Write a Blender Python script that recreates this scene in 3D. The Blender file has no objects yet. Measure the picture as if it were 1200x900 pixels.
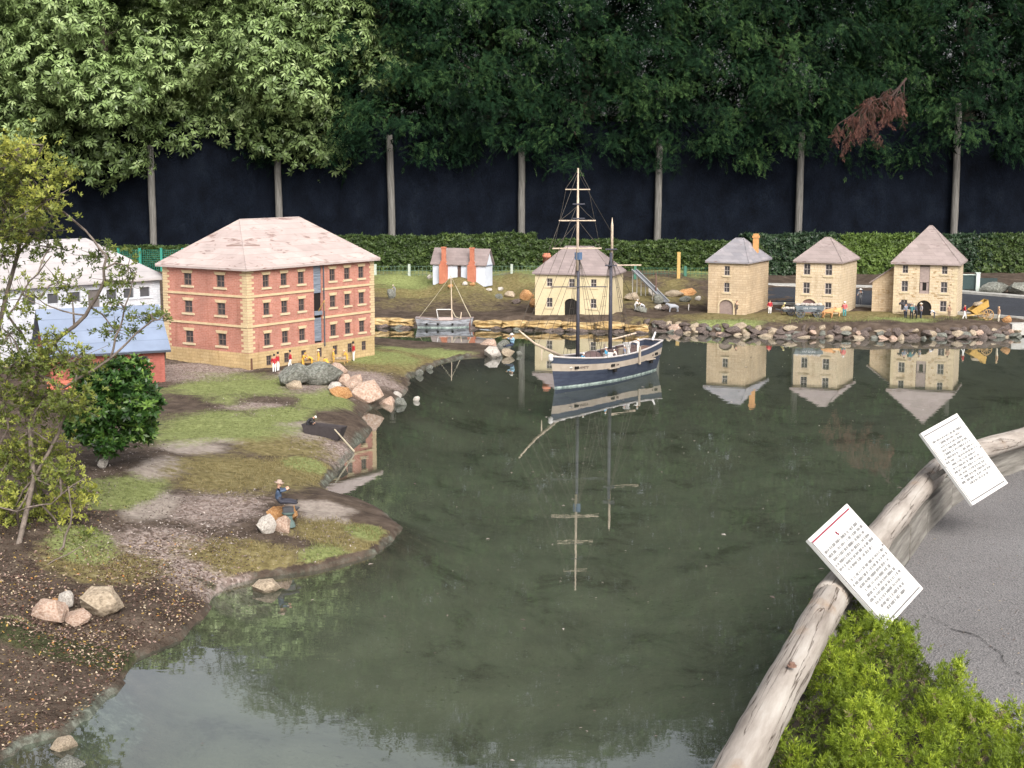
import bpy, bmesh, math, random
import numpy as np
from mathutils import Vector, Matrix

# ------------------------------------------------------------------ camera, sky, sun, exposure
SC = bpy.context.scene
COL = SC.collection
CAM_H, FPX, HOR = 1.8, 1700.0, 195.0
PITCH = math.atan((450.0 - HOR) / FPX)
cam = bpy.data.cameras.new('camera')
cam.sensor_width = 36.0
cam.lens = 36.0 * FPX / 1200.0
cam.clip_start, cam.clip_end = 0.05, 500.0
cam_o = bpy.data.objects.new('camera', cam)
COL.objects.link(cam_o)
cam_o.location = (0, 0, CAM_H)
cam_o.rotation_euler = (math.pi / 2 - PITCH, 0, 0)
SC.camera = cam_o

SUN_EL, SUN_AZ = math.radians(38), math.radians(162)     # azimuth clockwise from +Y
world = bpy.data.worlds.new('World')
SC.world = world
world.use_nodes = True
wn, wl = world.node_tree.nodes, world.node_tree.links
wn.clear()
sky = wn.new('ShaderNodeTexSky')
sky.sky_type = 'NISHITA'
sky.sun_disc = False
sky.sun_elevation, sky.sun_rotation = SUN_EL, SUN_AZ
sky.air_density, sky.dust_density, sky.ozone_density = 1.0, 6.0, 1.0
hsv = wn.new('ShaderNodeHueSaturation')
hsv.inputs['Saturation'].default_value = 0.25
bg = wn.new('ShaderNodeBackground')
bg.inputs['Strength'].default_value = 0.15
out = wn.new('ShaderNodeOutputWorld')
wl.new(sky.outputs[0], hsv.inputs['Color'])
wl.new(hsv.outputs[0], bg.inputs['Color'])
wl.new(bg.outputs[0], out.inputs['Surface'])

sun = bpy.data.lights.new('sun', 'SUN')
sun.energy, sun.angle, sun.color = 1.4, math.radians(25), (1.0, 0.95, 0.87)
sun_o = bpy.data.objects.new('sun', sun)
COL.objects.link(sun_o)
sd_ = Vector((math.sin(SUN_AZ) * math.cos(SUN_EL), math.cos(SUN_AZ) * math.cos(SUN_EL), math.sin(SUN_EL)))
sun_o.rotation_euler = sd_.to_track_quat('Z', 'Y').to_euler()
sun_o.location = sd_ * 40
SC.view_settings.view_transform = 'Standard'
SC.view_settings.look = 'None'
SC.view_settings.exposure = 0.85
SC.view_settings.gamma = 1.0
SC.cycles.max_bounces = 8
SC.cycles.transparent_max_bounces = 12
SC.cycles.caustics_reflective = False
SC.cycles.caustics_refractive = False

R = random.Random(7)
NR = np.random.default_rng(7)
CP, SP = math.cos(PITCH), math.sin(PITCH)

# ------------------------------------------------------------------ projection helpers (photo pixel -> place)
def ray(px, py):
    u, v = (px - 600) / FPX, -(py - 450) / FPX
    return Vector((u, CP + v * SP, -SP + v * CP))
def P(px, py, z=0.0):
    d = ray(px, py)
    t = (z - CAM_H) / d.z
    return Vector((d.x * t, d.y * t, z))
def PY(px, py, Y):
    d = ray(px, py)
    t = Y / d.y
    return Vector((d.x * t, Y, CAM_H + d.z * t))
def proj(x, y, z):
    dep = y * CP - (z - CAM_H) * SP
    up = y * SP + (z - CAM_H) * CP
    return 600 + FPX * x / dep, 450 - FPX * up / dep
def t_on(px, A, B, z=0.5):
    """parameter along the plan line A->B where the photo column px is met"""
    k = (px - 600) / FPX
    fa = A[0] - k * (A[1] * CP - (z - CAM_H) * SP)
    fb = B[0] - k * (B[1] * CP - (z - CAM_H) * SP)
    return fa / (fa - fb)

# ------------------------------------------------------------------ mesh helpers
class MB:
    def __init__(s):
        s.v, s.f, s.m = [], [], []
    def face(s, pts, m=0):
        b = len(s.v)
        s.v += [tuple(p) for p in pts]
        s.f.append(tuple(range(b, b + len(pts))))
        s.m.append(m)
    def box(s, c, d, m=0, rz=0.0, mat=None):
        b = len(s.v)
        cx, cy, cz = c
        hx, hy, hz = d[0] / 2, d[1] / 2, d[2] / 2
        cr, sr = math.cos(rz), math.sin(rz)
        for z in (-hz, hz):
            for x, y in ((-hx, -hy), (hx, -hy), (hx, hy), (-hx, hy)):
                p = Vector((x * cr - y * sr, x * sr + y * cr, z))
                if mat is not None:
                    p = mat @ p
                s.v.append((cx + p.x, cy + p.y, cz + p.z))
        for q in ((3, 2, 1, 0), (4, 5, 6, 7), (0, 1, 5, 4), (1, 2, 6, 5), (2, 3, 7, 6), (3, 0, 4, 7)):
            s.f.append(tuple(b + i for i in q))
            s.m.append(m)
        return s
    def beam(s, a, b, w, h, m=0):
        a, b = Vector(a), Vector(b)
        x = (b - a)
        L = x.length
        x.normalize()
        up = Vector((0, 0, 1)) if abs(x.z) < 0.95 else Vector((0, 1, 0))
        y = up.cross(x).normalized()
        z = x.cross(y)
        M = Matrix((x, y, z)).transposed()
        return s.box((a + b) / 2, (L, w, h), m, 0, M)
    def tube(s, pts, rad, n=6, m=0, cap=True):
        pts = [Vector(p) for p in pts]
        if not isinstance(rad, (list, tuple)):
            rad = [rad] * len(pts)
        b0 = len(s.v)
        prev = None
        for i, p in enumerate(pts):
            t = (pts[min(i + 1, len(pts) - 1)] - pts[max(i - 1, 0)])
            if t.length < 1e-9:
                t = Vector((0, 0, 1))
            t.normalize()
            if prev is None:
                up = Vector((0, 0, 1)) if abs(t.z) < 0.9 else Vector((1, 0, 0))
                x = up.cross(t).normalized()
            else:
                x = (prev - t * prev.dot(t))
                x = x.normalized() if x.length > 1e-6 else t.orthogonal().normalized()
            prev = x
            y = t.cross(x)
            for k in range(n):
                a = 2 * math.pi * k / n
                q = p + (x * math.cos(a) + y * math.sin(a)) * rad[i]
                s.v.append(tuple(q))
        for i in range(len(pts) - 1):
            for k in range(n):
                a, b = b0 + i * n + k, b0 + i * n + (k + 1) % n
                s.f.append((a, b, b + n, a + n))
                s.m.append(m)
        if cap:
            s.f.append(tuple(b0 + k for k in reversed(range(n))))
            s.m.append(m)
            e = b0 + (len(pts) - 1) * n
            s.f.append(tuple(e + k for k in range(n)))
            s.m.append(m)
        return s
    def lathe(s, prof, c=(0, 0, 0), n=16, m=0):
        b0 = len(s.v)
        for r, z in prof:
            for k in range(n):
                a = 2 * math.pi * k / n
                s.v.append((c[0] + r * math.cos(a), c[1] + r * math.sin(a), c[2] + z))
        for i in range(len(prof) - 1):
            for k in range(n):
                a, b = b0 + i * n + k, b0 + i * n + (k + 1) % n
                s.f.append((a, b, b + n, a + n))
                s.m.append(m)
        s.f.append(tuple(b0 + k for k in reversed(range(n))))
        s.m.append(m)
        e = b0 + (len(prof) - 1) * n
        s.f.append(tuple(e + k for k in range(n)))
        s.m.append(m)
        return s
    def mesh(s, name, mats, smooth=False):
        me = bpy.data.meshes.new(name)
        me.from_pydata(s.v, [], s.f)
        if not isinstance(mats, (list, tuple)):
            mats = [mats]
        for q in mats:
            me.materials.append(q)
        me.polygons.foreach_set('material_index', s.m)
        if smooth:
            me.polygons.foreach_set('use_smooth', [True] * len(s.f))
        me.update()
        return me
    def build(s, name, mats, parent=None, smooth=False, loc=None, rz=None):
        return link(name, s.mesh(name, mats, smooth), parent, loc, rz)

def link(name, me, parent=None, loc=None, rz=None):
    o = bpy.data.objects.new(name, me)
    COL.objects.link(o)
    if parent is not None:
        o.parent = parent
    if loc is not None:
        o.location = loc
    if rz is not None:
        o.rotation_euler = (0, 0, rz)
    return o
def tag(o, label=None, cat=None, group=None, kind=None):
    if label: o['label'] = label
    if cat: o['category'] = cat
    if group: o['group'] = group
    if kind: o['kind'] = kind
    return o
def thing(name, label, cat, loc=(0, 0, 0), rz=0.0, group=None):
    o = bpy.data.objects.new(name, None)
    o.empty_display_size = 0.1
    COL.objects.link(o)
    o.location = loc
    o.rotation_euler = (0, 0, rz)
    return tag(o, label, cat, group)

def np_mesh(name, V, F, mats, tint=None, smooth=False, attrs=None):
    """V (n,3), F (m,k) index array"""
    me = bpy.data.meshes.new(name)
    V = np.ascontiguousarray(V, dtype=np.float32)
    F = np.ascontiguousarray(F, dtype=np.int32)
    m, k = F.shape
    me.vertices.add(len(V))
    me.vertices.foreach_set('co', V.ravel())
    me.loops.add(m * k)
    me.loops.foreach_set('vertex_index', F.ravel())
    me.polygons.add(m)
    me.polygons.foreach_set('loop_start', np.arange(0, m * k, k, dtype=np.int32))
    try:
        me.polygons.foreach_set('loop_total', np.full(m, k, dtype=np.int32))
    except Exception:
        pass
    if smooth:
        me.polygons.foreach_set('use_smooth', np.ones(m, dtype=bool))
    if not isinstance(mats, (list, tuple)):
        mats = [mats]
    for q in mats:
        me.materials.append(q)
    me.update(calc_edges=True)
    at = dict(attrs or {})
    if tint is not None:
        at['tint'] = tint
    for an, av in at.items():
        a = me.attributes.new(an, 'FLOAT', 'POINT')
        a.data.foreach_set('value', np.ascontiguousarray(av, dtype=np.float32))
    return me

def scatter(TV, TF, pos, rot, scl, tint):
    """many copies of one leaf template: TV (k,3), TF (f,4), pos (n,3), rot (n,3,3), scl (n,)"""
    n, k = len(pos), len(TV)
    V = np.einsum('nij,kj->nki', rot, TV) * scl[:, None, None] + pos[:, None, :]
    F = TF[None, :, :] + (np.arange(n) * k)[:, None, None]
    return V.reshape(-1, 3), F.reshape(-1, TF.shape[1]), np.repeat(tint, k)
def frames(z, x):
    """rotation matrices with column0 = x made orthogonal to z, column2 = z"""
    z = z / (np.linalg.norm(z, axis=1, keepdims=True) + 1e-9)
    x = x - z * np.sum(x * z, axis=1, keepdims=True)
    x = x / (np.linalg.norm(x, axis=1, keepdims=True) + 1e-9)
    y = np.cross(z, x)
    return np.stack([x, y, z], axis=2)
def rand_dirs(n, rng=NR):
    v = rng.normal(size=(n, 3))
    return v / np.linalg.norm(v, axis=1, keepdims=True)

_perm = np.random.default_rng(3).random((256, 256))
def vnoise(x, y):
    xi, yi = np.floor(x).astype(int), np.floor(y).astype(int)
    fx, fy = x - xi, y - yi
    fx, fy = fx * fx * (3 - 2 * fx), fy * fy * (3 - 2 * fy)
    g = lambda i, j: _perm[i % 256, j % 256]
    return (g(xi, yi) * (1 - fx) + g(xi + 1, yi) * fx) * (1 - fy) + (g(xi, yi + 1) * (1 - fx) + g(xi + 1, yi + 1) * fx) * fy
def fbm(x, y, o=4):
    s, a, t = 0.0, 0.5, 0.0
    for i in range(o):
        s = s + a * vnoise(x * 2 ** i + 17.3 * i, y * 2 ** i + 5.1 * i)
        t += a
        a *= 0.5
    return s / t

# ------------------------------------------------------------------ materials
def new_mat(name):
    m = bpy.data.materials.new(name)
    m.use_nodes = True
    n, l = m.node_tree.nodes, m.node_tree.links
    n.clear()
    o = n.new('ShaderNodeOutputMaterial')
    b = n.new('ShaderNodeBsdfPrincipled')
    l.new(b.outputs[0], o.inputs['Surface'])
    return m, n, l, b, o
def ramp(n, stops, interp='LINEAR'):
    r = n.new('ShaderNodeValToRGB')
    r.color_ramp.interpolation = interp
    e = r.color_ramp.elements
    while len(e) < len(stops):
        e.new(0.5)
    for i, (p, c) in enumerate(stops):
        e[i].position = p
        e[i].color = (*c, 1)
    return r
def coords(n, l, kind='Object', scale=(1, 1, 1), rot=(0, 0, 0)):
    t = n.new('ShaderNodeTexCoord')
    mp = n.new('ShaderNodeMapping')
    mp.inputs['Scale'].default_value = scale
    mp.inputs['Rotation'].default_value = rot
    l.new(t.outputs[kind], mp.inputs['Vector'])
    return mp.outputs[0]
def noise(n, l, vec, scale, detail=6, rough=0.6, dist=0.0):
    q = n.new('ShaderNodeTexNoise')
    q.inputs['Scale'].default_value = scale
    q.inputs['Detail'].default_value = detail
    q.inputs['Roughness'].default_value = rough
    q.inputs['Distortion'].default_value = dist
    if vec is not None:
        l.new(vec, q.inputs['Vector'])
    return q.outputs['Fac']
def mixc(n, l, fac, a, b, mode='MIX'):
    q = n.new('ShaderNodeMix')
    q.data_type = 'RGBA'
    q.blend_type = mode
    for key, v in ((0, fac), (6, a), (7, b)):
        if isinstance(v, (int, float)):
            q.inputs[key].default_value = v
        elif isinstance(v, tuple):
            q.inputs[key].default_value = (*v, 1)
        else:
            l.new(v, q.inputs[key])
    return q.outputs[2]
def bump(n, l, b, h, strength=0.3, dist=0.01):
    q = n.new('ShaderNodeBump')
    q.inputs['Strength'].default_value = strength
    q.inputs['Distance'].default_value = dist
    l.new(h, q.inputs['Height'])
    l.new(q.outputs[0], b.inputs['Normal'])
    return q
def mat_noise(name, stops, scale=8, rough=0.85, bstr=0.3, bdist=0.01, stretch=(1, 1, 1), detail=8, fine=None, spec=0.3):
    """one surface of mottled colour"""
    m, n, l, b, o = new_mat(name)
    v = coords(n, l, 'Object', stretch)
    f = noise(n, l, v, scale, detail)
    r = ramp(n, stops)
    l.new(f, r.inputs[0])
    c = r.outputs[0]
    if fine:
        g = noise(n, l, v, fine[0], 4)
        r2 = ramp(n, [(0.35, (fine[1],) * 3), (0.65, (1, 1, 1))])
        l.new(g, r2.inputs[0])
        c = mixc(n, l, 1.0, c, r2.outputs[0], 'MULTIPLY')
        bump(n, l, b, g, bstr, bdist)
    else:
        bump(n, l, b, f, bstr, bdist)
    l.new(c, b.inputs['Base Color'])
    b.inputs['Roughness'].default_value = rough
    b.inputs['Specular IOR Level'].default_value = spec
    return m
def mat_brick(name, c1, c2, mortar, bw, bh, ms=0.012, bstr=0.5, wear=0.35, face_xy=True, bdist=0.003):
    """coursed masonry on a model building; object space, u runs along x+y so both pairs of walls get courses"""
    m, n, l, b, o = new_mat(name)
    t = n.new('ShaderNodeTexCoord')
    sep = n.new('ShaderNodeSeparateXYZ')
    l.new(t.outputs['Object'], sep.inputs[0])
    ad = n.new('ShaderNodeMath')
    l.new(sep.outputs[0], ad.inputs[0])
    l.new(sep.outputs[1], ad.inputs[1])
    cmb = n.new('ShaderNodeCombineXYZ')
    l.new(ad.outputs[0], cmb.inputs[0])
    l.new(sep.outputs[2], cmb.inputs[1])
    br = n.new('ShaderNodeTexBrick')
    l.new(cmb.outputs[0], br.inputs['Vector'])
    br.inputs['Color1'].default_value = (*c1, 1)
    br.inputs['Color2'].default_value = (*c2, 1)
    br.inputs['Mortar'].default_value = (*mortar, 1)
    br.inputs['Scale'].default_value = 1.0
    br.inputs['Mortar Size'].default_value = ms * bh / 0.1 if ms > 0.02 else bh * 0.09
    br.inputs['Brick Width'].default_value = bw
    br.inputs['Row Height'].default_value = bh
    br.inputs['Bias'].default_value = -0.2
    g = noise(n, l, t.outputs['Object'], 5, 7)
    r2 = ramp(n, [(0.3, (1 - wear,) * 3), (0.7, (1.08, 1.06, 1.04))])
    l.new(g, r2.inputs[0])
    c = mixc(n, l, 1.0, br.outputs['Color'], r2.outputs[0], 'MULTIPLY')
    g2 = noise(n, l, t.outputs['Object'], 60, 3)
    r3 = ramp(n, [(0.35, (0.86,) * 3), (0.65, (1.05,) * 3)])
    l.new(g2, r3.inputs[0])
    c = mixc(n, l, 1.0, c, r3.outputs[0], 'MULTIPLY')
    # a little grime that has run down the wall
    g3 = noise(n, l, coords(n, l, 'Object', (14, 14, 1.6)), 1.0, 5)
    r4 = ramp(n, [(0.55, (1, 1, 1)), (0.78, (0.72, 0.68, 0.62))])
    l.new(g3, r4.inputs[0])
    c = mixc(n, l, 1.0, c, r4.outputs[0], 'MULTIPLY')
    l.new(c, b.inputs['Base Color'])
    b.inputs['Roughness'].default_value = 0.9
    b.inputs['Specular IOR Level'].default_value = 0.2
    mth = n.new('ShaderNodeMath')
    mth.operation = 'SUBTRACT'
    l.new(g2, mth.inputs[0])
    l.new(br.outputs['Fac'], mth.inputs[1])
    bump(n, l, b, mth.outputs[0], bstr, bdist)
    return m
def mat_leaf(name, c_dark, c_mid, c_light, gloss=0.45, trans=0.35, spec=0.35):
    m, n, l, b, o = new_mat(name)
    a = n.new('ShaderNodeAttribute')
    a.attribute_name = 'tint'
    r = ramp(n, [(0.0, c_dark), (0.5, c_mid), (1.0, c_light)])
    l.new(a.outputs['Fac'], r.inputs[0])
    l.new(r.outputs[0], b.inputs['Base Color'])
    b.inputs['Roughness'].default_value = gloss
    b.inputs['Specular IOR Level'].default_value = spec
    tr = n.new('ShaderNodeBsdfTranslucent')
    l.new(r.outputs[0], tr.inputs['Color'])
    mx = n.new('ShaderNodeMixShader')
    mx.inputs[0].default_value = trans
    l.new(b.outputs[0], mx.inputs[1])
    l.new(tr.outputs[0], mx.inputs[2])
    l.new(mx.outputs[0], o.inputs['Surface'])
    return m
def mat_plain(name, c, rough=0.7, var=0.2, scale=40, metal=0.0):
    m, n, l, b, o = new_mat(name)
    f = noise(n, l, coords(n, l), scale, 5)
    r = ramp(n, [(0.3, tuple(x * (1 - var) for x in c)), (0.7, tuple(min(1, x * (1 + var * 0.6)) for x in c))])
    l.new(f, r.inputs[0])
    l.new(r.outputs[0], b.inputs['Base Color'])
    b.inputs['Roughness'].default_value = rough
    b.inputs['Metallic'].default_value = metal
    b.inputs['Specular IOR Level'].default_value = 0.3
    return m
_pc = {}
def paint(c, rough=0.75):
    k = tuple(round(x, 3) for x in c) + (rough,)
    if k not in _pc:
        _pc[k] = mat_plain('paint_%d' % len(_pc), c, rough)
    return _pc[k]
# ------------------------------------------------------------------ pond outline and terrain
LOG_PX = [(1420, 470), (1330, 474), (1200, 503), (1150, 519), (1105, 545), (1075, 572), (1030, 628), (985, 683), (945, 748), (905, 822), (868, 890), (832, 960), (790, 1050)]
LOG = [P(a, b, 0.33) for a, b in LOG_PX]
SHORE_PX = [(-260, 1120), (-60, 935), (0, 897), (27, 876), (73, 862), (103, 839), (125, 819), (152, 788), (166, 768), (218, 747), (226, 734), (243, 717), (248, 701),
            (267, 688), (293, 681), (333, 674), (367, 668), (400, 661), (440, 648), (464, 632), (470, 618), (456, 604), (425, 591), (400, 585), (379, 577),
            (384, 566), (396, 556), (402, 539), (415, 528), (430, 513), (434, 504), (424, 491), (432, 480), (449, 473), (466, 470), (478, 455), (482, 443),
            (500, 431), (520, 424), (548, 418), (575, 417), (588, 414), (588, 409), (570, 406), (540, 405), (500, 404), (460, 402), (436, 398), (395, 390), (380, 384), (385, 379),
            (440, 380), (490, 380.5), (560, 381), (650, 383), (730, 385), (765, 387), (800, 390), (850, 392), (900, 394), (950, 395), (1000, 396), (1050, 397), (1120, 396.5),
            (1200, 394), (1320, 393), (1420, 410)]
POND = [P(a, b, 0) for a, b in SHORE_PX] + [Vector((p.x - 0.05, p.y, 0)) for p in LOG]
POND = np.array([(p.x, p.y) for p in POND])
# soften the outline a little so that it wanders like a real edge
_q = []
for i in range(len(POND)):
    a, b = POND[i], POND[(i + 1) % len(POND)]
    L = np.linalg.norm(b - a)
    k = max(1, min(10, int(L / 0.12)))
    for j in range(k):
        p = a + (b - a) * j / k
        if p[0] < 0.6 and p[1] < 13:
            w = 0.025
            p = p + w * np.array([vnoise(p[0] * 6 + 3, p[1] * 6) - 0.5, vnoise(p[0] * 6 + 40, p[1] * 6 + 9) - 0.5]) * 2
        _q.append(p)
POND = np.array(_q)

def sdist(x, y):
    """signed distance to the pond outline, positive on land"""
    x, y = np.asarray(x, float), np.asarray(y, float)
    best = np.full(x.shape, 1e9)
    ins = np.zeros(x.shape, bool)
    n = len(POND)
    for i in range(n):
        ax, ay = POND[i]
        bx, by = POND[(i + 1) % n]
        ex, ey = bx - ax, by - ay
        t = np.clip(((x - ax) * ex + (y - ay) * ey) / (ex * ex + ey * ey + 1e-12), 0, 1)
        d = (x - ax - t * ex) ** 2 + (y - ay - t * ey) ** 2
        best = np.minimum(best, d)
        c = (ay > y) != (by > y)
        with np.errstate(divide='ignore', invalid='ignore'):
            xi = ax + (y - ay) * ex / (ey if ey != 0 else 1e-12)
        ins ^= c & (x < xi)
    s = np.sqrt(best)
    return np.where(ins, -s, s)

CTRL_PX = [  # photo pixel, ground height, how far from the water the bank takes to rise
    (290, 434, .14, .30), (440, 411, .11, .25), (196, 424, .16, .3), (350, 445, .15, .3), (100, 545, .20, .35), (20, 620, .24, .4), (0, 700, .22, .4), (120, 700, .13, .3),
    (60, 790, .12, .35), (0, 830, .16, .4), (250, 520, .15, .3), (200, 640, .14, .3), (330, 600, .12, .2), (420, 620, .08, .15), (450, 622, .06, .1), (380, 540, .11, .12), (400, 480, .13, .12),
    (520, 412, .045, .10), (565, 411, .035, .08), (470, 425, .08, .15), (850, 372, .12, .05), (1000, 372, .13, .05), (1180, 374, .13, .05), (1110, 350, .13, .05), (950, 345, .13, .05),
    (800, 368, .10, .06), (760, 370, .09, .06), (700, 368, .11, .06), (640, 368, .10, .06), (560, 368, .04, .08), (480, 368, .04, .08), (600, 352, .05, .08), (500, 352, .05, .08),
    (540, 341, .20, .08), (470, 338, .17, .08), (620, 338, .20, .08), (540, 324, .33, .1), (460, 322, .30, .1), (620, 320, .33, .1), (780, 340, .18, .08), (780, 322, .30, .1),
    (400, 300, .38, .2), (700, 300, .38, .2), (1000, 322, .22, .2), (1150, 325, .24, .2), (1150, 300, .34, .2), (150, 330, .30, .3), (0, 420, .24, .3)]
CTRL = []
for a, b, z, r in CTRL_PX:
    p = P(a, b, z)
    CTRL.append((p.x, p.y, z, r))
for p in LOG:
    CTRL.append((p.x + 0.35, p.y - 0.1, 0.07, 0.03))
    CTRL.append((p.x + 1.4, p.y - 0.3, 0.07, 0.03))
for x in (-12, -7, 0, 7, 12):
    CTRL.append((x, 27.0, 0.42, 0.2))
CTRL.append((-8, 6, 0.3, 0.4))
CTRL.append((-8, 12, 0.35, 0.4))
CTRL.append((9, 12, 0.13, 0.1))
CTRL = np.array(CTRL)

RIDGE = [P(a, b, .12) for a, b in ((-60, 752), (0, 748), (60, 752), (120, 748), (170, 742), (205, 736))]
def ridge(x, y):
    best = np.full(np.shape(x), 1e9)
    for a, b in zip(RIDGE[:-1], RIDGE[1:]):
        ex, ey = b.x - a.x, b.y - a.y
        t = np.clip(((x - a.x) * ex + (y - a.y) * ey) / (ex * ex + ey * ey), 0, 1)
        best = np.minimum(best, (x - a.x - t * ex) ** 2 + ((y - a.y - t * ey) * .8) ** 2)
    return np.exp(-best / .0055)
def heights(x, y, want_sd=False):
    x, y = np.asarray(x, float), np.asarray(y, float)
    sd = sdist(x, y)
    w = np.zeros(x.shape)
    zz = np.zeros(x.shape)
    rr = np.zeros(x.shape)
    for cx, cy, cz, cr in CTRL:
        d2 = (x - cx) ** 2 + ((y - cy) * 0.75) ** 2 + 0.02
        k = d2 ** -1.7
        w += k
        zz += k * cz
        rr += k * cr
    zz, rr = zz / w, rr / w
    rough = (fbm(x * 3.1, y * 3.1, 4) - 0.5) * 0.05 + (fbm(x * 14, y * 14, 3) - 0.5) * 0.014
    lim = np.clip(sd / 0.25, 0, 1)
    near = np.where(x > 0.75 + (y - 5.5) * 0.35, 0.2, 1.0) * np.where(y < 9.5, 1, 1)
    near = np.where(y > 9.5, 1.0, near)
    rough = rough + .045 * ridge(x, y) * (.6 + .8 * fbm(x * 9, y * 9, 3))
    land = 0.012 + (zz + rough * near * lim) * (1 - np.exp(-np.maximum(sd, 0) / rr))
    bed = -0.012 - 0.34 * (1 - np.exp(np.minimum(sd, 0) / 0.6)) + (fbm(x * 2.3 + 9, y * 2.3, 4) - 0.5) * 0.10 * np.clip(-sd / 0.5, 0, 1)
    h = np.where(sd > 0, land, bed)
    return (h, sd) if want_sd else h
def gz(x, y):
    return float(heights(np.array([x]), np.array([y]))[0])
def G(px, py):
    z = 0.1
    for _ in range(14):
        p = P(px, py, z)
        z = 0.5 * z + 0.5 * gz(p.x, p.y)
    p = P(px, py, z)
    return Vector((p.x, p.y, gz(p.x, p.y)))
def mpp(p):
    return (p.y * CP - (p.z - CAM_H) * SP) / FPX      # metres per photo pixel at a place

def ell(x, y, px, py, rx, ry, soft=0.35, nz=0.5, fr=3.0, dx=0.0):
    """soft patch on the ground whose outline is broken by noise"""
    c = P(px, py, 0.12)
    s = mpp(c)
    ax = rx * s
    ay = ry * s * c.y / (CAM_H - 0.12)
    q = np.sqrt(((x - c.x) / ax) ** 2 + ((y - c.y) / ay) ** 2) + (fbm(x * fr + dx, y * fr, 4) - 0.5) * 2 * nz
    return np.clip((1 + soft - q) / (2 * soft), 0, 1)

def axis(parts):
    return np.concatenate(parts)
xs = axis([np.array([-120, -60, -30, -18, -13, -10]), np.arange(-8.5, -3.2, 0.09), np.arange(-3.2, 4.2, 0.03), np.arange(4.2, 9.0, 0.08), np.array([10, 13, 18, 30, 60, 120])])
ys = [2.2]
while ys[-1] < 24:
    ys.append(ys[-1] * 1.0048)
ys = axis([np.array([-60, -20, -8, -2, 0.5, 1.5]), np.array(ys), np.array([26, 30, 40, 60, 120, 240])])
gx, gy = np.meshgrid(xs, ys)
gh, gsd = heights(gx, gy, True)
far = (np.abs(gx) > 9.5) | (gy < 1.6) | (gy > 25)
gh = np.where(far, np.maximum(gh, 0.1), gh)
X, Y = gx, gy
grass = np.zeros(X.shape)
for a in [(275, 458, 75, 16), (250, 505, 85, 20), (330, 490, 40, 10), (378, 470, 32, 14), (150, 588, 44, 20), (388, 632, 34, 11), (95, 652, 34, 16), (425, 607, 24, 7), (355, 538, 24, 7), (10, 745, 25, 12),
          (560, 330, 40, 4), (590, 326, 60, 6), (470, 330, 45, 5), (800, 326, 70, 9), (620, 332, 50, 7), (480, 338, 50, 5), (1060, 376, 40, 3), (860, 378, 50, 3), (450, 415, 40, 8), (500, 405, 60, 5)]:
    grass = np.maximum(grass, ell(X, Y, *a, soft=0.4, nz=0.55, fr=3.5))
olive = np.zeros(X.shape)
for a in [(285, 558, 75, 24), (350, 545, 55, 18), (455, 418, 60, 14), (530, 414, 60, 7), (300, 640, 70, 12), (400, 612, 60, 14), (120, 665, 60, 16), (540, 345, 130, 9), (700, 348, 120, 10), (980, 372, 200, 5), (330, 520, 60, 14)]:
    olive = np.maximum(olive, ell(X, Y, *a, soft=0.5, nz=0.6, fr=2.7, dx=31))
dust = np.zeros(X.shape)
for a in [(355, 505, 36, 9), (290, 518, 50, 7), (225, 532, 40, 8), (190, 560, 30, 14), (178, 600, 26, 18), (345, 512, 26, 14), (380, 590, 34, 7), (540, 335, 60, 8), (380, 600, 25, 6)]:
    dust = np.maximum(dust, ell(X, Y, *a, soft=0.5, nz=0.4, fr=3.1, dx=77))
chips = np.zeros(X.shape)
for a in [(225, 442, 60, 12), (190, 640, 70, 22), (250, 600, 60, 22), (370, 450, 50, 12), (430, 440, 40, 8), (380, 515, 40, 12), (300, 480, 30, 6), (250, 660, 60, 12)]:
    chips = np.maximum(chips, ell(X, Y, *a, soft=0.5, nz=0.6, fr=3.3, dx=51))
liner = np.clip(1.5 * fbm(X * 1.7 + 5, Y * 1.7, 4) - .22, .12, .8) * np.clip(1 - np.abs(gsd - 0.008) / (0.012 + 0.09 * fbm(X * 3.2, Y * 3.2, 4) ** 1.5), 0, 1) * (Y < 14.2) * (X < 1.2)
liner = np.maximum(liner, ell(X, Y, 120, 800, 34, 34, soft=0.4, nz=0.4, fr=4) * 0.8 * (gsd < 0.25))
grass = grass * (gsd > .04)
olive = olive * (gsd > .03)
dust = dust * (gsd > .03)
moss = np.clip(1.7 * ridge(X, Y), 0, 1.2) * (gsd > .02)
moss = np.maximum(moss, .8 * ell(X, Y, 330, 662, 90, 5, nz=.7) * (gsd > .02))
mud = np.clip((-gsd - .01) / .28 + (fbm(X * 5, Y * 5, 3) - .5) * .5, 0, 1)
nx, ny = len(xs), len(ys)
idx = np.arange(nx * ny).reshape(ny, nx)
F = np.stack([idx[:-1, :-1], idx[:-1, 1:], idx[1:, 1:], idx[1:, :-1]], axis=-1).reshape(-1, 4)

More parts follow.
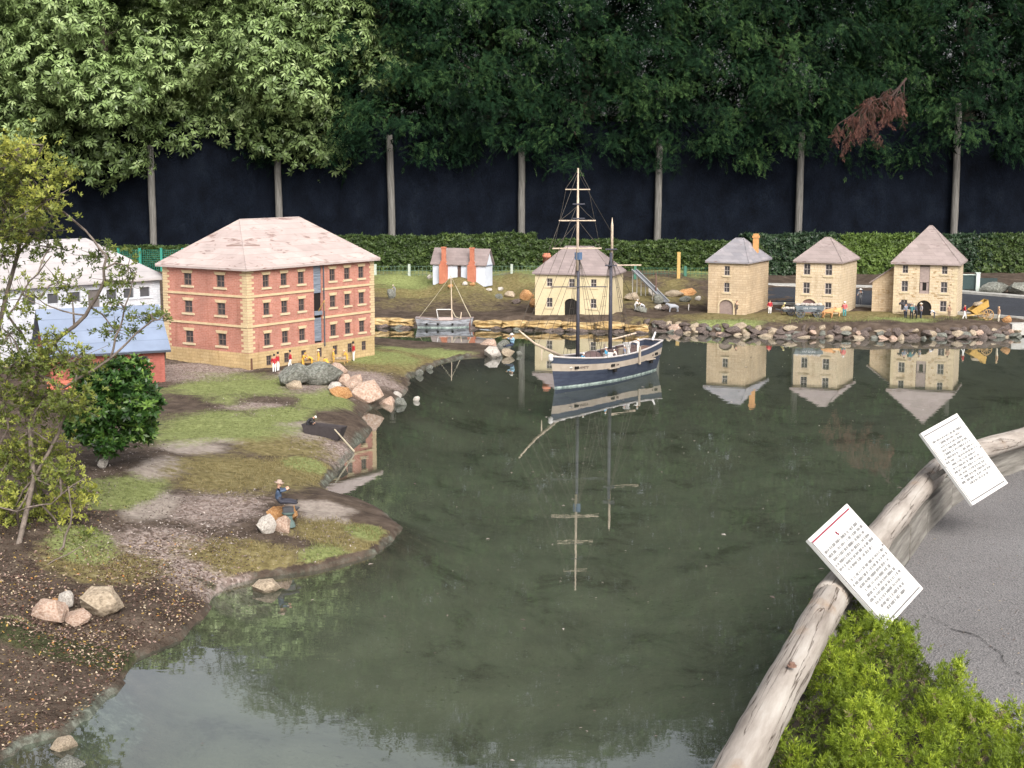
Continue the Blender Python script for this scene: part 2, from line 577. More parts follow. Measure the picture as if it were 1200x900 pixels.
def mat_ground():
    m, n, l, b, o = new_mat('soil_and_moss')
    v = coords(n, l)
    def attr(s):
        a = n.new('ShaderNodeAttribute')
        a.attribute_name = s
        return a.outputs['Fac']
    def nr(scale, stops, det=6):
        r = ramp(n, stops)
        l.new(noise(n, l, v, scale, det, 0.65), r.inputs[0])
        return r.outputs[0]
    def sharpen(a, scale, amt=0.9):
        q = noise(n, l, v, scale, 6, 0.7)
        s1 = n.new('ShaderNodeMath'); s1.operation = 'SUBTRACT'; l.new(q, s1.inputs[0]); s1.inputs[1].default_value = 0.5
        s2 = n.new('ShaderNodeMath'); s2.operation = 'MULTIPLY_ADD'; l.new(s1.outputs[0], s2.inputs[0]); s2.inputs[1].default_value = amt * 2; l.new(a, s2.inputs[2])
        r = ramp(n, [(0.25, (0, 0, 0)), (0.75, (1, 1, 1))]); l.new(s2.outputs[0], r.inputs[0])
        return r.outputs[0]
    c = nr(9, [(0.28, (.030, .021, .016)), (0.5, (.075, .055, .042)), (0.72, (.13, .10, .078))], 9)
    vo = n.new('ShaderNodeTexVoronoi'); vo.inputs['Scale'].default_value = 75; l.new(v, vo.inputs['Vector'])
    rc = ramp(n, [(0.0, (.09, .065, .05)), (0.35, (.20, .15, .13)), (0.7, (.34, .28, .25)), (1.0, (.12, .09, .08))]); l.new(vo.outputs['Color'], rc.inputs[0])
    c = mixc(n, l, sharpen(attr('chips'), 22), c, rc.outputs[0])
    c = mixc(n, l, sharpen(attr('dust'), 12, .5), c, nr(30, [(0.3, (.20, .165, .14)), (0.7, (.36, .31, .27))]))
    c = mixc(n, l, sharpen(attr('olive'), 18), c, nr(26, [(0.3, (.085, .067, .027)), (0.55, (.175, .145, .065)), (0.75, (.26, .225, .125))]))
    c = mixc(n, l, sharpen(attr('grass'), 26, .6), c, nr(34, [(0.28, (.09, .10, .035)), (0.5, (.18, .205, .075)), (0.75, (.29, .31, .14))]))
    c = mixc(n, l, sharpen(attr('liner'), 20, .4), c, nr(20, [(0.3, (.035, .04, .032)), (0.5, (.09, .10, .08)), (0.75, (.26, .28, .235))]))
    c = mixc(n, l, sharpen(attr('moss'), 24, .6), c, nr(40, [(0.3, (.018, .020, .010)), (0.55, (.045, .050, .022)), (0.75, (.10, .10, .05))]))
    # silty pond floor with drifts of sunken leaves
    vb = coords(n, l, 'Object', (1, .75, 0))
    rb = ramp(n, [(0.35, (.060, .056, .036)), (0.46, (.126, .126, .090)), (0.7, (.172, .172, .126))])
    l.new(noise(n, l, vb, 2.3, 10, .72, .3), rb.inputs[0])
    rd = ramp(n, [(0.34, (.30, .26, .19)), (0.42, (1, 1, 1))])
    l.new(noise(n, l, coords(n, l, 'Object', (6, 8.5, 0)), 4.0, 8, .72, .15), rd.inputs[0])
    rm = ramp(n, [(0.42, (0, 0, 0)), (0.62, (1, 1, 1))])
    l.new(noise(n, l, vb, 1.1, 5, .6), rm.inputs[0])
    cb = mixc(n, l, rm.outputs[0], rb.outputs[0], mixc(n, l, 1, rb.outputs[0], rd.outputs[0], 'MULTIPLY'))
    c = mixc(n, l, attr('mud'), c, cb)
    l.new(c, b.inputs['Base Color'])
    b.inputs['Roughness'].default_value = 0.95
    b.inputs['Specular IOR Level'].default_value = 0.15
    h1 = noise(n, l, v, 70, 6, .7)
    bump(n, l, b, h1, 0.9, 0.012)
    return m
M_GROUND = mat_ground()
me = np_mesh('ground', np.stack([gx, gy, gh], -1).reshape(-1, 3), F, M_GROUND, smooth=True,
             attrs={'grass': grass.ravel(), 'olive': olive.ravel(), 'dust': dust.ravel(), 'chips': chips.ravel(), 'liner': liner.ravel(), 'moss': moss.ravel(), 'mud': mud.ravel()})
tag(link('ground', me), 'sloping brown soil bank with mossy green patches around the pond', None, None, 'structure')

# water
def mat_water():
    m = bpy.data.materials.new('pond_water')
    m.use_nodes = True
    n, l = m.node_tree.nodes, m.node_tree.links
    n.clear()
    o = n.new('ShaderNodeOutputMaterial')
    gl = n.new('ShaderNodeBsdfGlossy')
    gl.inputs['Roughness'].default_value = 0.008
    gl.inputs['Color'].default_value = (.95, .97, 1, 1)
    tr = n.new('ShaderNodeBsdfTransparent')
    tr.inputs['Color'].default_value = (.80, .85, .80, 1)
    df = n.new('ShaderNodeBsdfDiffuse')                 # silt hanging in the water
    df.inputs['Color'].default_value = (.098, .118, .092, 1)
    mk = n.new('ShaderNodeMixShader')
    mk.inputs[0].default_value = .18
    l.new(tr.outputs[0], mk.inputs[1]); l.new(df.outputs[0], mk.inputs[2])
    # Fresnel reflection, the same from above and from below the surface
    lw = n.new('ShaderNodeLayerWeight')
    lw.inputs['Blend'].default_value = .5
    pw = n.new('ShaderNodeMath'); pw.operation = 'POWER'; pw.inputs[1].default_value = 3.7
    l.new(lw.outputs['Facing'], pw.inputs[0])
    fr = n.new('ShaderNodeMath'); fr.operation = 'MULTIPLY_ADD'; fr.inputs[1].default_value = .97; fr.inputs[2].default_value = .03
    l.new(pw.outputs[0], fr.inputs[0])
    v = coords(n, l, 'Object', (2.2, 5.5, 1))
    h = noise(n, l, v, 1.6, 3, .5)
    bp = n.new('ShaderNodeBump')
    bp.inputs['Strength'].default_value = 0.035
    bp.inputs['Distance'].default_value = 0.008
    l.new(h, bp.inputs['Height'])
    l.new(bp.outputs[0], gl.inputs['Normal'])
    l.new(bp.outputs[0], lw.inputs['Normal'])
    mx = n.new('ShaderNodeMixShader')
    l.new(fr.outputs[0], mx.inputs[0])
    l.new(mk.outputs[0], mx.inputs[1])
    l.new(gl.outputs[0], mx.inputs[2])
    l.new(mx.outputs[0], o.inputs['Surface'])
    return m
mb = MB()
x0, x1, y0, y1 = POND[:, 0].min() - .1, POND[:, 0].max() + .1, max(2.3, POND[:, 1].min()), POND[:, 1].max() + .1
mb.face([(x0, y0, 0), (x1, y0, 0), (x1, y1, 0), (x0, y1, 0)])
tag(mb.build('water', mat_water()), 'still dark green pond water mirroring trees and models', None, None, 'structure')

# ------------------------------------------------------------------ asphalt path on the right, road behind the far houses
def mat_asphalt(name, a, b_, sc):
    m, n, l, b, o = new_mat(name)
    v = coords(n, l)
    f = noise(n, l, v, sc, 4, .75)
    r = ramp(n, [(0.3, a), (0.7, b_)])
    l.new(f, r.inputs[0])
    g = noise(n, l, v, 1.7, 5)
    r2 = ramp(n, [(0.3, (.82, .80, .80)), (0.7, (1.06, 1.05, 1.05))])
    l.new(g, r2.inputs[0])
    vo = n.new('ShaderNodeTexVoronoi')
    vo.inputs['Scale'].default_value = sc * 0.9
    l.new(v, vo.inputs['Vector'])
    r3 = ramp(n, [(0.0, (.6, .6, .62)), (0.6, (1.25, 1.22, 1.22))])
    l.new(vo.outputs['Color'], r3.inputs[0])
    c = mixc(n, l, 1.0, r.outputs[0], r2.outputs[0], 'MULTIPLY')
    c = mixc(n, l, .7, c, r3.outputs[0], 'MULTIPLY')
    l.new(c, b.inputs['Base Color'])
    b.inputs['Roughness'].default_value = 0.9
    b.inputs['Specular IOR Level'].default_value = 0.25
    bump(n, l, b, vo.outputs['Distance'], 0.8, 0.006)
    return m
M_ASPH = mat_asphalt('path_asphalt', (.088, .087, .087), (.235, .230, .228), 150)
M_ROAD = mat_asphalt('road_asphalt', (.020, .023, .03), (.045, .05, .06), 60)
EDGE = [Vector((p.x + 0.050, p.y - 0.02, 0.12)) for p in LOG]
mb = MB()
for i in range(len(EDGE) - 1):
    a, b = EDGE[i], EDGE[i + 1]
    ra = Vector((max(a.x + 1.5, 12), a.y - 0.4, .12))
    rb = Vector((max(b.x + 1.5, 12), b.y - 0.4, .12))
    k = 6
    for j in range(k):
        mb.face([b.lerp(rb, j / k), b.lerp(rb, (j + 1) / k), a.lerp(ra, (j + 1) / k), a.lerp(ra, j / k)])
path = tag(mb.build('path', M_ASPH), 'grey asphalt footpath curving along the log edging', None, None, 'structure')
# the crack that wanders across the path
cr_px = [(1090, 722), (1105, 729), (1118, 738), (1136, 741), (1150, 747), (1160, 757), (1172, 764), (1178, 776), (1190, 787), (1210, 800)]
cp = []
for i in range(len(cr_px) - 1):
    for j in range(4):
        a, b = cr_px[i], cr_px[i + 1]
        q = P(a[0] + (b[0] - a[0]) * j / 4, a[1] + (b[1] - a[1]) * j / 4, .1245)
        cp.append(q + Vector((R.uniform(-.004, .004), R.uniform(-.008, .008), 0)))
mb = MB()
for i in range(len(cp) - 1):
    w0 = .004 + .006 * (i / len(cp)) * R.uniform(.4, 1.2)
    w1 = .004 + .006 * ((i + 1) / len(cp)) * R.uniform(.4, 1.2)
    mb.face([cp[i] + Vector((0, -w0, 0)), cp[i + 1] + Vector((0, -w1, 0)), cp[i + 1] + Vector((0, w1, 0)), cp[i] + Vector((0, w0, 0))])
mb.build('crack', paint((.045, .042, .042), .95), path)

fe = [P(a, b, .16) for a, b in ((780, 332), (890, 336), (960, 337), (1030, 339), (1127, 344), (1200, 350), (1330, 362))]
ne = [P(a, b, .16) for a, b in ((780, 350), (890, 355), (960, 355), (1030, 359), (1127, 366), (1200, 372), (1330, 384))]
mb = MB()
for i in range(1, len(fe) - 1):
    mb.face([ne[i], ne[i + 1], fe[i + 1], fe[i]])
tag(mb.build('road', M_ROAD), 'dark asphalt model road behind the stone houses', None, None, 'structure')
M_CONC = mat_noise('pale_concrete', [(.3, (.30, .29, .27)), (.7, (.5, .49, .46))], 9, .9, .3, .004, fine=(70, .8))
for nm, ed, off in (('kerb', fe, .07), ('kerb', ne, -.05)):
    mb = MB()
    for i in range(1, len(ed) - 1):
        a, b = ed[i] + Vector((0, off * .5 + .02 * (1 if off > 0 else -1), .0)), ed[i + 1] + Vector((0, off * .5 + .02 * (1 if off > 0 else -1), .0))
        w = .30 if off > 0 else .08
        d = Vector((0, w if off > 0 else -w, 0))
        t = Vector((0, 0, .025 if off > 0 else .012))
        mb.face([a + t, b + t, b + d + t, a + d + t] if off > 0 else [a + d + t, b + d + t, b + t, a + t])
        lo = Vector((0, 0, -.08))
        if off > 0:
            mb.face([a + lo, b + lo, b + t, a + t])
        else:
            mb.face([a + d + lo, b + d + lo, b + d + t, a + d + t])
    tag(mb.build(nm, M_CONC), None, None, None, 'structure')

# ------------------------------------------------------------------ shade-cloth fence with round posts
M_CLOTH = mat_noise('shade_cloth', [(.3, (.0016, .0027, .0056)), (.55, (.0045, .0071, .0135)), (.75, (.0090, .0128, .0203))], 3.5, .95, .3, .02, (1, 1, .7), fine=(60, .45), spec=0.1)
M_POST = mat_noise('weathered_pine', [(.25, (.0624, .0593, .0530)), (.5, (.1310, .1248, .1154)), (.75, (.2059, .1997, .1872))], 9, .9, .5, .01, (6, 6, .5), spec=0.15)
FY = 23.3
fence = thing('fence', 'tall dark navy shade cloth fence behind the hedge', 'fence', (0, FY, .35))
nxs, nzs = 160, 10
V = []
for j in range(nzs + 1):
    for i in range(nxs + 1):
        x = -13 + 26 * i / nxs
        z = -.2 + 2.35 * j / nzs
        V.append((x, 0.05 * (fbm(np.array(x * 1.1), np.array(z * .8), 3) - .5) * 2, z))
idx2 = np.arange((nxs + 1) * (nzs + 1)).reshape(nzs + 1, nxs + 1)
FF = np.stack([idx2[:-1, :-1], idx2[:-1, 1:], idx2[1:, 1:], idx2[1:, :-1]], -1).reshape(-1, 4)
o = link('shade_cloth', np_mesh('shade_cloth', np.array(V), FF, M_CLOTH, smooth=True), fence)
md = o.modifiers.new('thick', 'SOLIDIFY')
md.thickness = 0.006
post_px = [(-120, 165), (30, 175), (180, 170), (328, 185), (460, 158), (611, 172), (770, 160), (935, 155), (1118, 121), (1290, 130)]
for i, (px, top) in enumerate(post_px):
    p = PY(px, 280, FY - .12)
    zt = PY(px, top, FY - .12).z
    mb = MB()
    pts = [(R.uniform(-.004, .004), 0, z) for z in np.linspace(-.25, zt - .35, 9)]
    lean = R.uniform(-.03, .03)
    pts = [(x + lean * k / 8, y, z) for k, (x, y, z) in enumerate(pts)]
    mb.tube(pts, [.058 - .004 * k / 8 + R.uniform(-.002, .002) for k in range(9)], 12)
    mb.build('post', M_POST, fence, True, (p.x, -.12, 0))

# ------------------------------------------------------------------ trees beyond the fence
def frond_template():
    V, F = [], []
    def quad(a, b, c, d):
        i = len(V)
        V.extend([a, b, c, d])
        F.append((i, i + 1, i + 2, i + 3))
    dz = lambda x: -0.28 * x * x
    quad((0, -.02, 0), (.5, -.02, dz(.5)), (.5, .02, dz(.5)), (0, .02, 0))
    rq = random.Random(4)
    for k in range(5):
        for s in (-1, 1):
            x = .08 + .16 * k + .07 * (s > 0)
            L = .36 * (1 - .55 * x) * rq.uniform(.55, 1.25)
            bx, by = x, 0
            tx, ty = x + L * .80, s * L * .72
            mx, my = (bx + tx * 1.1) / 2.1, (by + ty * 1.1) / 2.1
            nx_, ny_ = -ty * .075, (tx - bx) * .075
            zt = dz(tx) - .10 * L
            quad((bx, by, dz(bx)), (mx + nx_ * s, my + ny_ * s, dz(mx) + .015), (tx, ty, zt), (mx - nx_ * s, my - ny_ * s, dz(mx) - .015))
    quad((.85, -.04, dz(.85)), (1.06, 0, dz(1.05)), (.85, .04, dz(.85)), (.78, 0, dz(.78)))
    return np.array(V), np.array(F)
FRV, FRF = frond_template()
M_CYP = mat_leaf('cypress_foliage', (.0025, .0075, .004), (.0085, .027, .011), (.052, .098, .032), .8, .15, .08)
M_DEAD = mat_leaf('dead_foliage', (.03, .018, .014), (.09, .040, .030), (.18, .075, .058), .8, .15)
M_BARK = mat_noise('rough_bark', [(.3, (.04, .032, .026)), (.7, (.13, .105, .085))], 14, .95, .8, .02, (3, 3, .6))
def cypress_crown(seed, nb=330, per=46, z0=1.68, z1=7.9, rmax=1.62):
    rng = np.random.default_rng(seed)
    P_, D_, N_, S_, T_ = [], [], [], [], []
    for b in range(nb):
        u = b / nb
        z = z0 + (z1 - z0) * (u ** 0.95) + rng.uniform(-.15, .15)
        h = (z - z0) / (z1 - z0)
        prof = (1.0 + .12 * min(1, h * 5)) * (1 - max(0, (h - .80) / .30) ** 1.6)
        r = rmax * prof * rng.uniform(.72, 1.08)
        ph = b * 2.39996 + rng.uniform(-.3, .3)
        od = np.array([math.cos(ph), math.sin(ph), 0])
        c = od * r + np.array([0, 0, z])
        tb = np.clip(rng.normal(.36, .17), 0, 1)
        low = h < .42
        n = int((per * 2.1 if low else per * .7) + rng.integers(-8, 8))
        t = rng.random(n) ** .6
        off = rng.normal(size=(n, 3)) * np.array([.15, .15, .10])
        pos = c - od * ((1 - t)[:, None] * .55) + off
        pos[:, 2] -= .10 * t
        d = od * 1.0 + rng.normal(size=(n, 3)) * .55 + np.array([0, 0, -.12])
        nn = np.array([0, 0, 1.0]) + od * .7 + rng.normal(size=(n, 3)) * .45
        P_.append(pos); D_.append(d); N_.append(nn)
        S_.append(rng.uniform(.10, .20, n) if low else rng.uniform(.18, .32, n))
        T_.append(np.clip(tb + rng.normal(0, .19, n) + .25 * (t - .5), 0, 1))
    n = 700                                         # inner foliage
    h = rng.random(n)
    ph = rng.uniform(0, 6.283, n)
    rr = rmax * .62 * np.sqrt(rng.random(n)) * (1 - np.clip((h - .75) / .3, 0, 1))
    P_.append(np.stack([rr * np.cos(ph), rr * np.sin(ph), z0 + .1 + (z1 - z0) * .93 * h], -1))
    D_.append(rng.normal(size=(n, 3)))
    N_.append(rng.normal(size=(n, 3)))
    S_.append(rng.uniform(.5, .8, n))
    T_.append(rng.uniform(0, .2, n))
    P_, D_, N_ = np.concatenate(P_), np.concatenate(D_), np.concatenate(N_)
    V, F, T = scatter(FRV, FRF, P_, frames(N_, D_), np.concatenate(S_), np.concatenate(T_))
    return np_mesh('crown', V, F, M_CYP, T)
def trunk_mesh(h, r, limbs, seed):
    rr = random.Random(seed)
    mb = MB()
    pts = [(rr.uniform(-.04, .04) * (k > 0), rr.uniform(-.04, .04) * (k > 0), h * k / 8) for k in range(9)]
    mb.tube(pts, [r * (1 - .85 * k / 8) * (1.25 if k == 0 else 1) for k in range(9)], 9)
    for k in range(limbs):
        z = h * (.25 + .65 * k / limbs)
        a = k * 2.4
        L = (1.1 if h > 5 else .8) * (1 - .5 * k / limbs)
        mb.tube([(0, 0, z), (L * .5 * math.cos(a), L * .5 * math.sin(a), z + .12), (L * math.cos(a + .1), L * math.sin(a + .1), z + .2)], [r * .35, r * .22, r * .06], 5)
    return mb.mesh('trunk', M_BARK, True)
CY = [cypress_crown(11), cypress_crown(12, z1=7.4)]
CT = trunk_mesh(7.0, .16, 14, 5)
cyp = [(-3.5, 24.3, .92, 0, 0.3, 'dark cypress at the left end, partly behind the pale leafy tree'),
       (-1.9, 23.9, 1.0, 1, 1.9, 'dark cypress rising above the fence behind the white cottage'),
       (-.35, 24.1, 1.02, 2, 3.3, 'dark cypress rising above the fence left of the ship masts'),
       (1.2, 23.9, 1.0, 0, 4.4, 'dark green cypress directly behind the two masts of the ship'),
       (2.75, 24.2, 1.0, 1, 5.6, 'dark green cypress behind the fence post right of the ship'),
       (4.3, 23.9, 1.03, 2, .9, 'dark cypress above the stone house with the chimney'),
       (5.75, 24.5, .94, 0, 2.4, 'dark cypress with a hanging dead brown branch'),
       (7.4, 24.0, 1.0, 1, 3.9, 'dark cypress directly above the rightmost fence post'),
       (9.2, 24.0, 1.0, 2, 5.1, 'dark cypress cut off by the right frame edge'),
       (11.2, 24.2, 1.0, 0, 1.1, None)]
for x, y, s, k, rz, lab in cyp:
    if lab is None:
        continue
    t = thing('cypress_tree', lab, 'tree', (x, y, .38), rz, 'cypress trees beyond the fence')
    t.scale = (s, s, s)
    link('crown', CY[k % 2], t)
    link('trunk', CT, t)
    if 'dead brown' in lab:
        dn = 42
        mb = MB()
        rng = np.random.default_rng(77)
        base = PY(1062, 92, 22.3)
        PP, DD, NN = [], [], []
        limb = [base, PY(1046, 112, 22.05), PY(1020, 118, 21.95), PY(992, 140, 21.95)]
        mb.tube(limb, [.018, .016, .010, .005], 6)
        for q in range(30):
            li = R.randrange(1, 4)
            root_p = limb[li - 1].lerp(limb[li], R.random())
            tip = root_p + Vector((R.uniform(-.30, .22), R.uniform(-.2, .1), R.uniform(-.6, .06)))
            mid = (root_p + tip) / 2 + Vector((R.uniform(-.10, .10), R.uniform(-.1, .1), R.uniform(.0, .12)))
            mb.tube([root_p, mid, mid.lerp(tip, .6) + Vector((R.uniform(-.06, .06), 0, R.uniform(-.03, .06))), tip], [.010, .007, .005, .002], 4)
            for j in range(16):
                f = R.uniform(.42, 1)
                p = mid.lerp(tip, (f - .4) / .6)
                PP.append(tuple(p)); DD.append((R.uniform(-.6, .6), R.uniform(-.5, .2), R.uniform(-1, -.3))); NN.append((R.uniform(-1, 1), -1, R.uniform(-.3, .6)))
        inv = t.matrix_basis.inverted()
        o = mb.build('dead_branch', paint((.045, .028, .024), .9), None)
        o.parent = t
        o.matrix_parent_inverse = Matrix.Translation(t.location).to_4x4().inverted() @ Matrix.Identity(4)
        o.matrix_parent_inverse = (Matrix.Translation(t.location) @ Matrix.Rotation(rz, 4, 'Z') @ Matrix.Scale(s, 4)).inverted()
        o['label'] = 'bare dead branch hanging below the crown'
        V, F_, T = scatter(FRV, FRF, np.array(PP), frames(np.array(NN), np.array(DD)), rng.uniform(.09, .17, len(PP)), rng.random(len(PP)))
        o2 = link('dead_sprays', np_mesh('dead_sprays', V, F_, M_DEAD, T), o)
        o2['label'] = 'rust brown dead foliage on the hanging branch'

# broad-leaved trees, top left
def whorl_template(nl=8):
    V, F = [], []
    rr = random.Random(2)
    for k in range(nl):
        a = 6.2832 * k / nl + rr.uniform(-.2, .2)
        L = rr.uniform(.8, 1.1)
        el = rr.uniform(-.6, .2)
        d = np.array([math.cos(a) * math.cos(el), math.sin(a) * math.cos(el), math.sin(el)])
        s = np.array([-math.sin(a), math.cos(a), 0]) * .17
        up = np.array([0, 0, .05])
        b = d * .08
        m_ = d * .55 * L + up
        tip = d * L + np.array([0, 0, -.22])
        i = len(V)
        V.extend([b, m_ + s - up * .8, tip, m_ - s - up * .8])
        F.append((i, i + 1, i + 2, i + 3))
    return np.array(V), np.array(F)
WHV, WHF = whorl_template()
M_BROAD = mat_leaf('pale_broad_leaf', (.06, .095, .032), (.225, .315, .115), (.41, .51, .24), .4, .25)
def broad_crown(seed, lobes, n_per, ls=(.072, .120), mat=None, tmpl=None, shell=.72, tint_mu=.5, up=.8, inner=0):
    rng = np.random.default_rng(seed)
    TV, TF = tmpl or (WHV, WHF)
    A, B, C, S_, T_ = [], [], [], [], []
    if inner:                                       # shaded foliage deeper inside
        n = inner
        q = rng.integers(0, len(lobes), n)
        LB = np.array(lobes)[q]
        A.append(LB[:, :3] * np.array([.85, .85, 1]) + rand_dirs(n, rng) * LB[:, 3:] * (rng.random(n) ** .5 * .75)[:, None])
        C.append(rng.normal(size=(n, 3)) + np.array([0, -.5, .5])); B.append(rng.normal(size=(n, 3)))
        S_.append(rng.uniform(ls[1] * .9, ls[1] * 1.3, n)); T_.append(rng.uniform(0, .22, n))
    for (cx, cy, cz, rx, ry, rz_) in lobes:
        n = int(n_per * rx * rz_)
        d = rand_dirs(n, rng)
        rad = shell + (1 - shell) * rng.random(n) ** .7
        lump = 1 + .16 * np.sin(d[:, 0] * 6 + cx * 3) * np.sin(d[:, 2] * 7 + cz) + rng.normal(0, .05, n)
        p = d * (rad * lump)[:, None] * np.array([rx, ry, rz_]) + np.array([cx, cy, cz])
        A.append(p)
        C.append(d * np.array([1 / rx, 1 / ry, 1 / rz_]) * min(rx, rz_) + np.array([0, 0, up]) + rng.normal(size=(n, 3)) * .35)
        B.append(rng.normal(size=(n, 3)))
        S_.append(rng.uniform(*ls, n))
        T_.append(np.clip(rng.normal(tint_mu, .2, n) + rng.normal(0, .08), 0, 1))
    A, B, C = np.concatenate(A), np.concatenate(B), np.concatenate(C)
    V, F, T = scatter(TV, TF, A, frames(C, B), np.concatenate(S_), np.concatenate(T_))
    return np_mesh('crown', V, F, mat or M_BROAD, T)
def lobes_for(seed, n, cx, z0, z1, R_, y0=0, rr=(.55, .85)):
    q = random.Random(seed)
    L = []
    for i in range(n):
        h = (i + .5) / n
        a = i * 2.39996 + q.uniform(-.3, .3)
        pr = R_ * (.55 + .75 * min(1, h * 3)) * (1 - max(0, h - .65) * 1.6)
        rad = pr * q.uniform(.5, 1.0)
        r = q.uniform(*rr)
        L.append((cx + rad * math.cos(a), y0 + rad * math.sin(a), z0 + (z1 - z0) * h, r * 1.1, r, r * .85))
    return L
bt = [(-3.75, 23.9, 21, 40, 1.6, 1.75, 5.6, 'pale green broad-leaved tree above the long red warehouse'),
      (-6.6, 23.9, 22, 50, 2.1, 1.6, 5.9, 'bright pale broad-leaved tree filling the top left corner'),
      (-10.0, 24.2, 23, 26, 1.9, 1.8, 5.9, None)]
for x, y, sd0, nl, R_, z0, z1, lab in bt:
    t = thing('broadleaf_tree', lab or 'pale broad-leaved tree cut off by the left frame edge', 'tree', (x, y, .38), 0, 'broad-leaved trees beyond the fence')
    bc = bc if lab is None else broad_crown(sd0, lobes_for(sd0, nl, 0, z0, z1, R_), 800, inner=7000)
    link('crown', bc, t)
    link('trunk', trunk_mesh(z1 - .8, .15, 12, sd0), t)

# ------------------------------------------------------------------ hedge in front of the fence
LFV = np.array([(0, 0, 0), (.5, .26, .06), (1, 0, -.06), (.5, -.26, .06)])
LFF = np.array([(0, 1, 2, 3)])
def sprig_template(n=6, w=.2, seed=1):
    V, F = [], []
    rr = random.Random(seed)
    for k in range(n):
        a = 2.4 * k
        el = rr.uniform(-.1, .9)
        d = np.array([math.cos(a) * math.cos(el), math.sin(a) * math.cos(el), math.sin(el)])
        s = np.array([-math.sin(a), math.cos(a), .15]) * w
        o_ = np.array([0, 0, .45 * k / n])
        i = len(V)
        V.extend([o_, o_ + d * .5 + s, o_ + d, o_ + d * .5 - s])
        F.append((i, i + 1, i + 2, i + 3))
    return np.array(V), np.array(F)
SPV, SPF = sprig_template()
M_HEDGE = [mat_leaf('hedge_leaf_mid', (.015, .028, .008), (.048, .080, .021), (.13, .18, .05), .5, .25),
           mat_leaf('hedge_leaf_dark', (.010, .022, .012), (.026, .05, .024), (.07, .11, .045), .45, .2),
           mat_leaf('hedge_leaf_bright', (.035, .06, .012), (.095, .15, .03), (.2, .28, .07), .5, .3)]
def hedge_mesh(seed, w, h, d, n, ls=(.035, .07)):
    rng = np.random.default_rng(seed)
    u = rng.random((n, 3))
    p = np.stack([(u[:, 0] - .5) * w, (u[:, 1] - .5) * d, u[:, 2] * h], -1)
    ax = rng.integers(0, 3, n)                      # most leaves sit on the outer shell
    f = rng.random(n) < .8
    p[f & (ax == 0), 1] = -d / 2 + rng.normal(0, .02, (f & (ax == 0)).sum())
    p[f & (ax == 1), 2] = h + rng.normal(0, .015, (f & (ax == 1)).sum())
    lump = (fbm(p[:, 0] * 4 + seed, p[:, 2] * 4 + p[:, 1] * 3, 3) - .5)
    p[:, 1] -= lump * .10
    p[:, 2] *= 1 + lump * .22
    nn = np.stack([rng.normal(0, .5, n), -np.where(ax == 0, 1.0, .2) + rng.normal(0, .4, n), np.where(ax == 1, 1.0, .5) + rng.normal(0, .4, n)], -1)
    V, F, T = scatter(SPV, SPF, p, frames(nn, rng.normal(size=(n, 3))), rng.uniform(*ls, n), np.clip(rng.normal(.45, .2, n), 0, 1))
    return V, F, T
HV = [hedge_mesh(31, 1.35, .56, .55, 3200), hedge_mesh(32, 1.35, .52, .55, 3200)]
hedge_list = [(-150, 291, 0), (-40, 291, 0), (70, 289, 0), (172, 288, 0), (395, 279, 0), (478, 277, 0), (572, 277, 0), (668, 281, 0), (762, 284, 0), (842, 283, 0), (925, 277, 1), (1020, 275, 2), (1112, 278, 1), (1190, 275, 0), (1290, 275, 0)]
hl = {172: 'low green hedge showing between white building and red warehouse', 395: 'clipped hedge piece just right of the red warehouse roof', 478: 'clipped hedge piece left of the white cottage',
      572: 'clipped hedge piece directly behind the white cottage', 668: 'clipped hedge piece behind the cream house roof', 762: 'clipped hedge piece behind the yellow stake', 842: 'clipped hedge piece at left of the chimney house roof',
      925: 'dark dense shrub in the hedge between the first two stone houses', 1020: 'bright yellow-green shrub in the hedge left of the tallest house', 1112: 'dark shrub in the hedge beside the tallest house roof', 1190: 'bushy green hedge piece at the right edge',
      70: 'low green hedge behind the white building'}
hm = {}
for i, (px, top, k) in enumerate(hedge_list):
    Yh = 21.6
    p = PY(px, 300, Yh)
    zt = PY(px, top, Yh).z
    gzv = gz(p.x, Yh)
    key = (i % 2, k)
    if key not in hm:
        V, F_, T = HV[i % 2]
        hm[key] = np_mesh('foliage', V, F_, M_HEDGE[k], T)
        hm['stem'] = hm.get('stem') or MB().tube([(0, 0, -.1), (0, 0, .2), (.03, 0, .4)], [.03, .025, .012], 5).tube([(0, 0, .1), (.25, 0, .3), (.4, 0, .42)], [.02, .015, .006], 5).tube([(0, 0, .1), (-.25, 0, .3), (-.4, 0, .42)], [.02, .015, .006], 5).mesh('stem', M_BARK)
    lab = hl.get(px)
    if lab is None:
        if px in (-150, 1290):
            continue
        lab = 'low green hedge behind the left shrub at the frame edge'
    t = thing('hedge_shrub', lab, 'hedge', (p.x, Yh, gzv - .02), 0, 'hedge along the fence foot')
    s = (zt - gzv) / .56
    t.scale = (1.02, 1, max(.5, s))
    link('foliage', hm[key], t)
    link('stem', hm['stem'], t)
# ------------------------------------------------------------------ model buildings
M_BRICK = mat_brick('salmon_red_brick', (.41, .172, .130), (.47, .222, .175), (.44, .265, .21), .042, .014, bstr=.35, wear=.25)
M_BRICK2 = mat_brick('raw_red_brick', (.30, .095, .075), (.36, .125, .10), (.29, .10, .08), .040, .014, bstr=.5, wear=.2)
M_SAND = mat_brick('yellow_sandstone', (.46, .335, .175), (.53, .40, .225), (.38, .275, .15), .07, .026, bstr=.3, wear=.25)
M_SAND1 = mat_brick('golden_stone_block', (0.4724, 0.3661, 0.2479), (0.5509, 0.4370, 0.3089), (0.4028, 0.3032, 0.1921), .075, .027, bstr=.45, wear=.2)
M_SAND2 = mat_brick('pale_stone_block', (0.5251, 0.4279, 0.3037), (0.5868, 0.4862, 0.3544), (0.4555, 0.3569, 0.2323), .07, .03, bstr=.35, wear=.16)
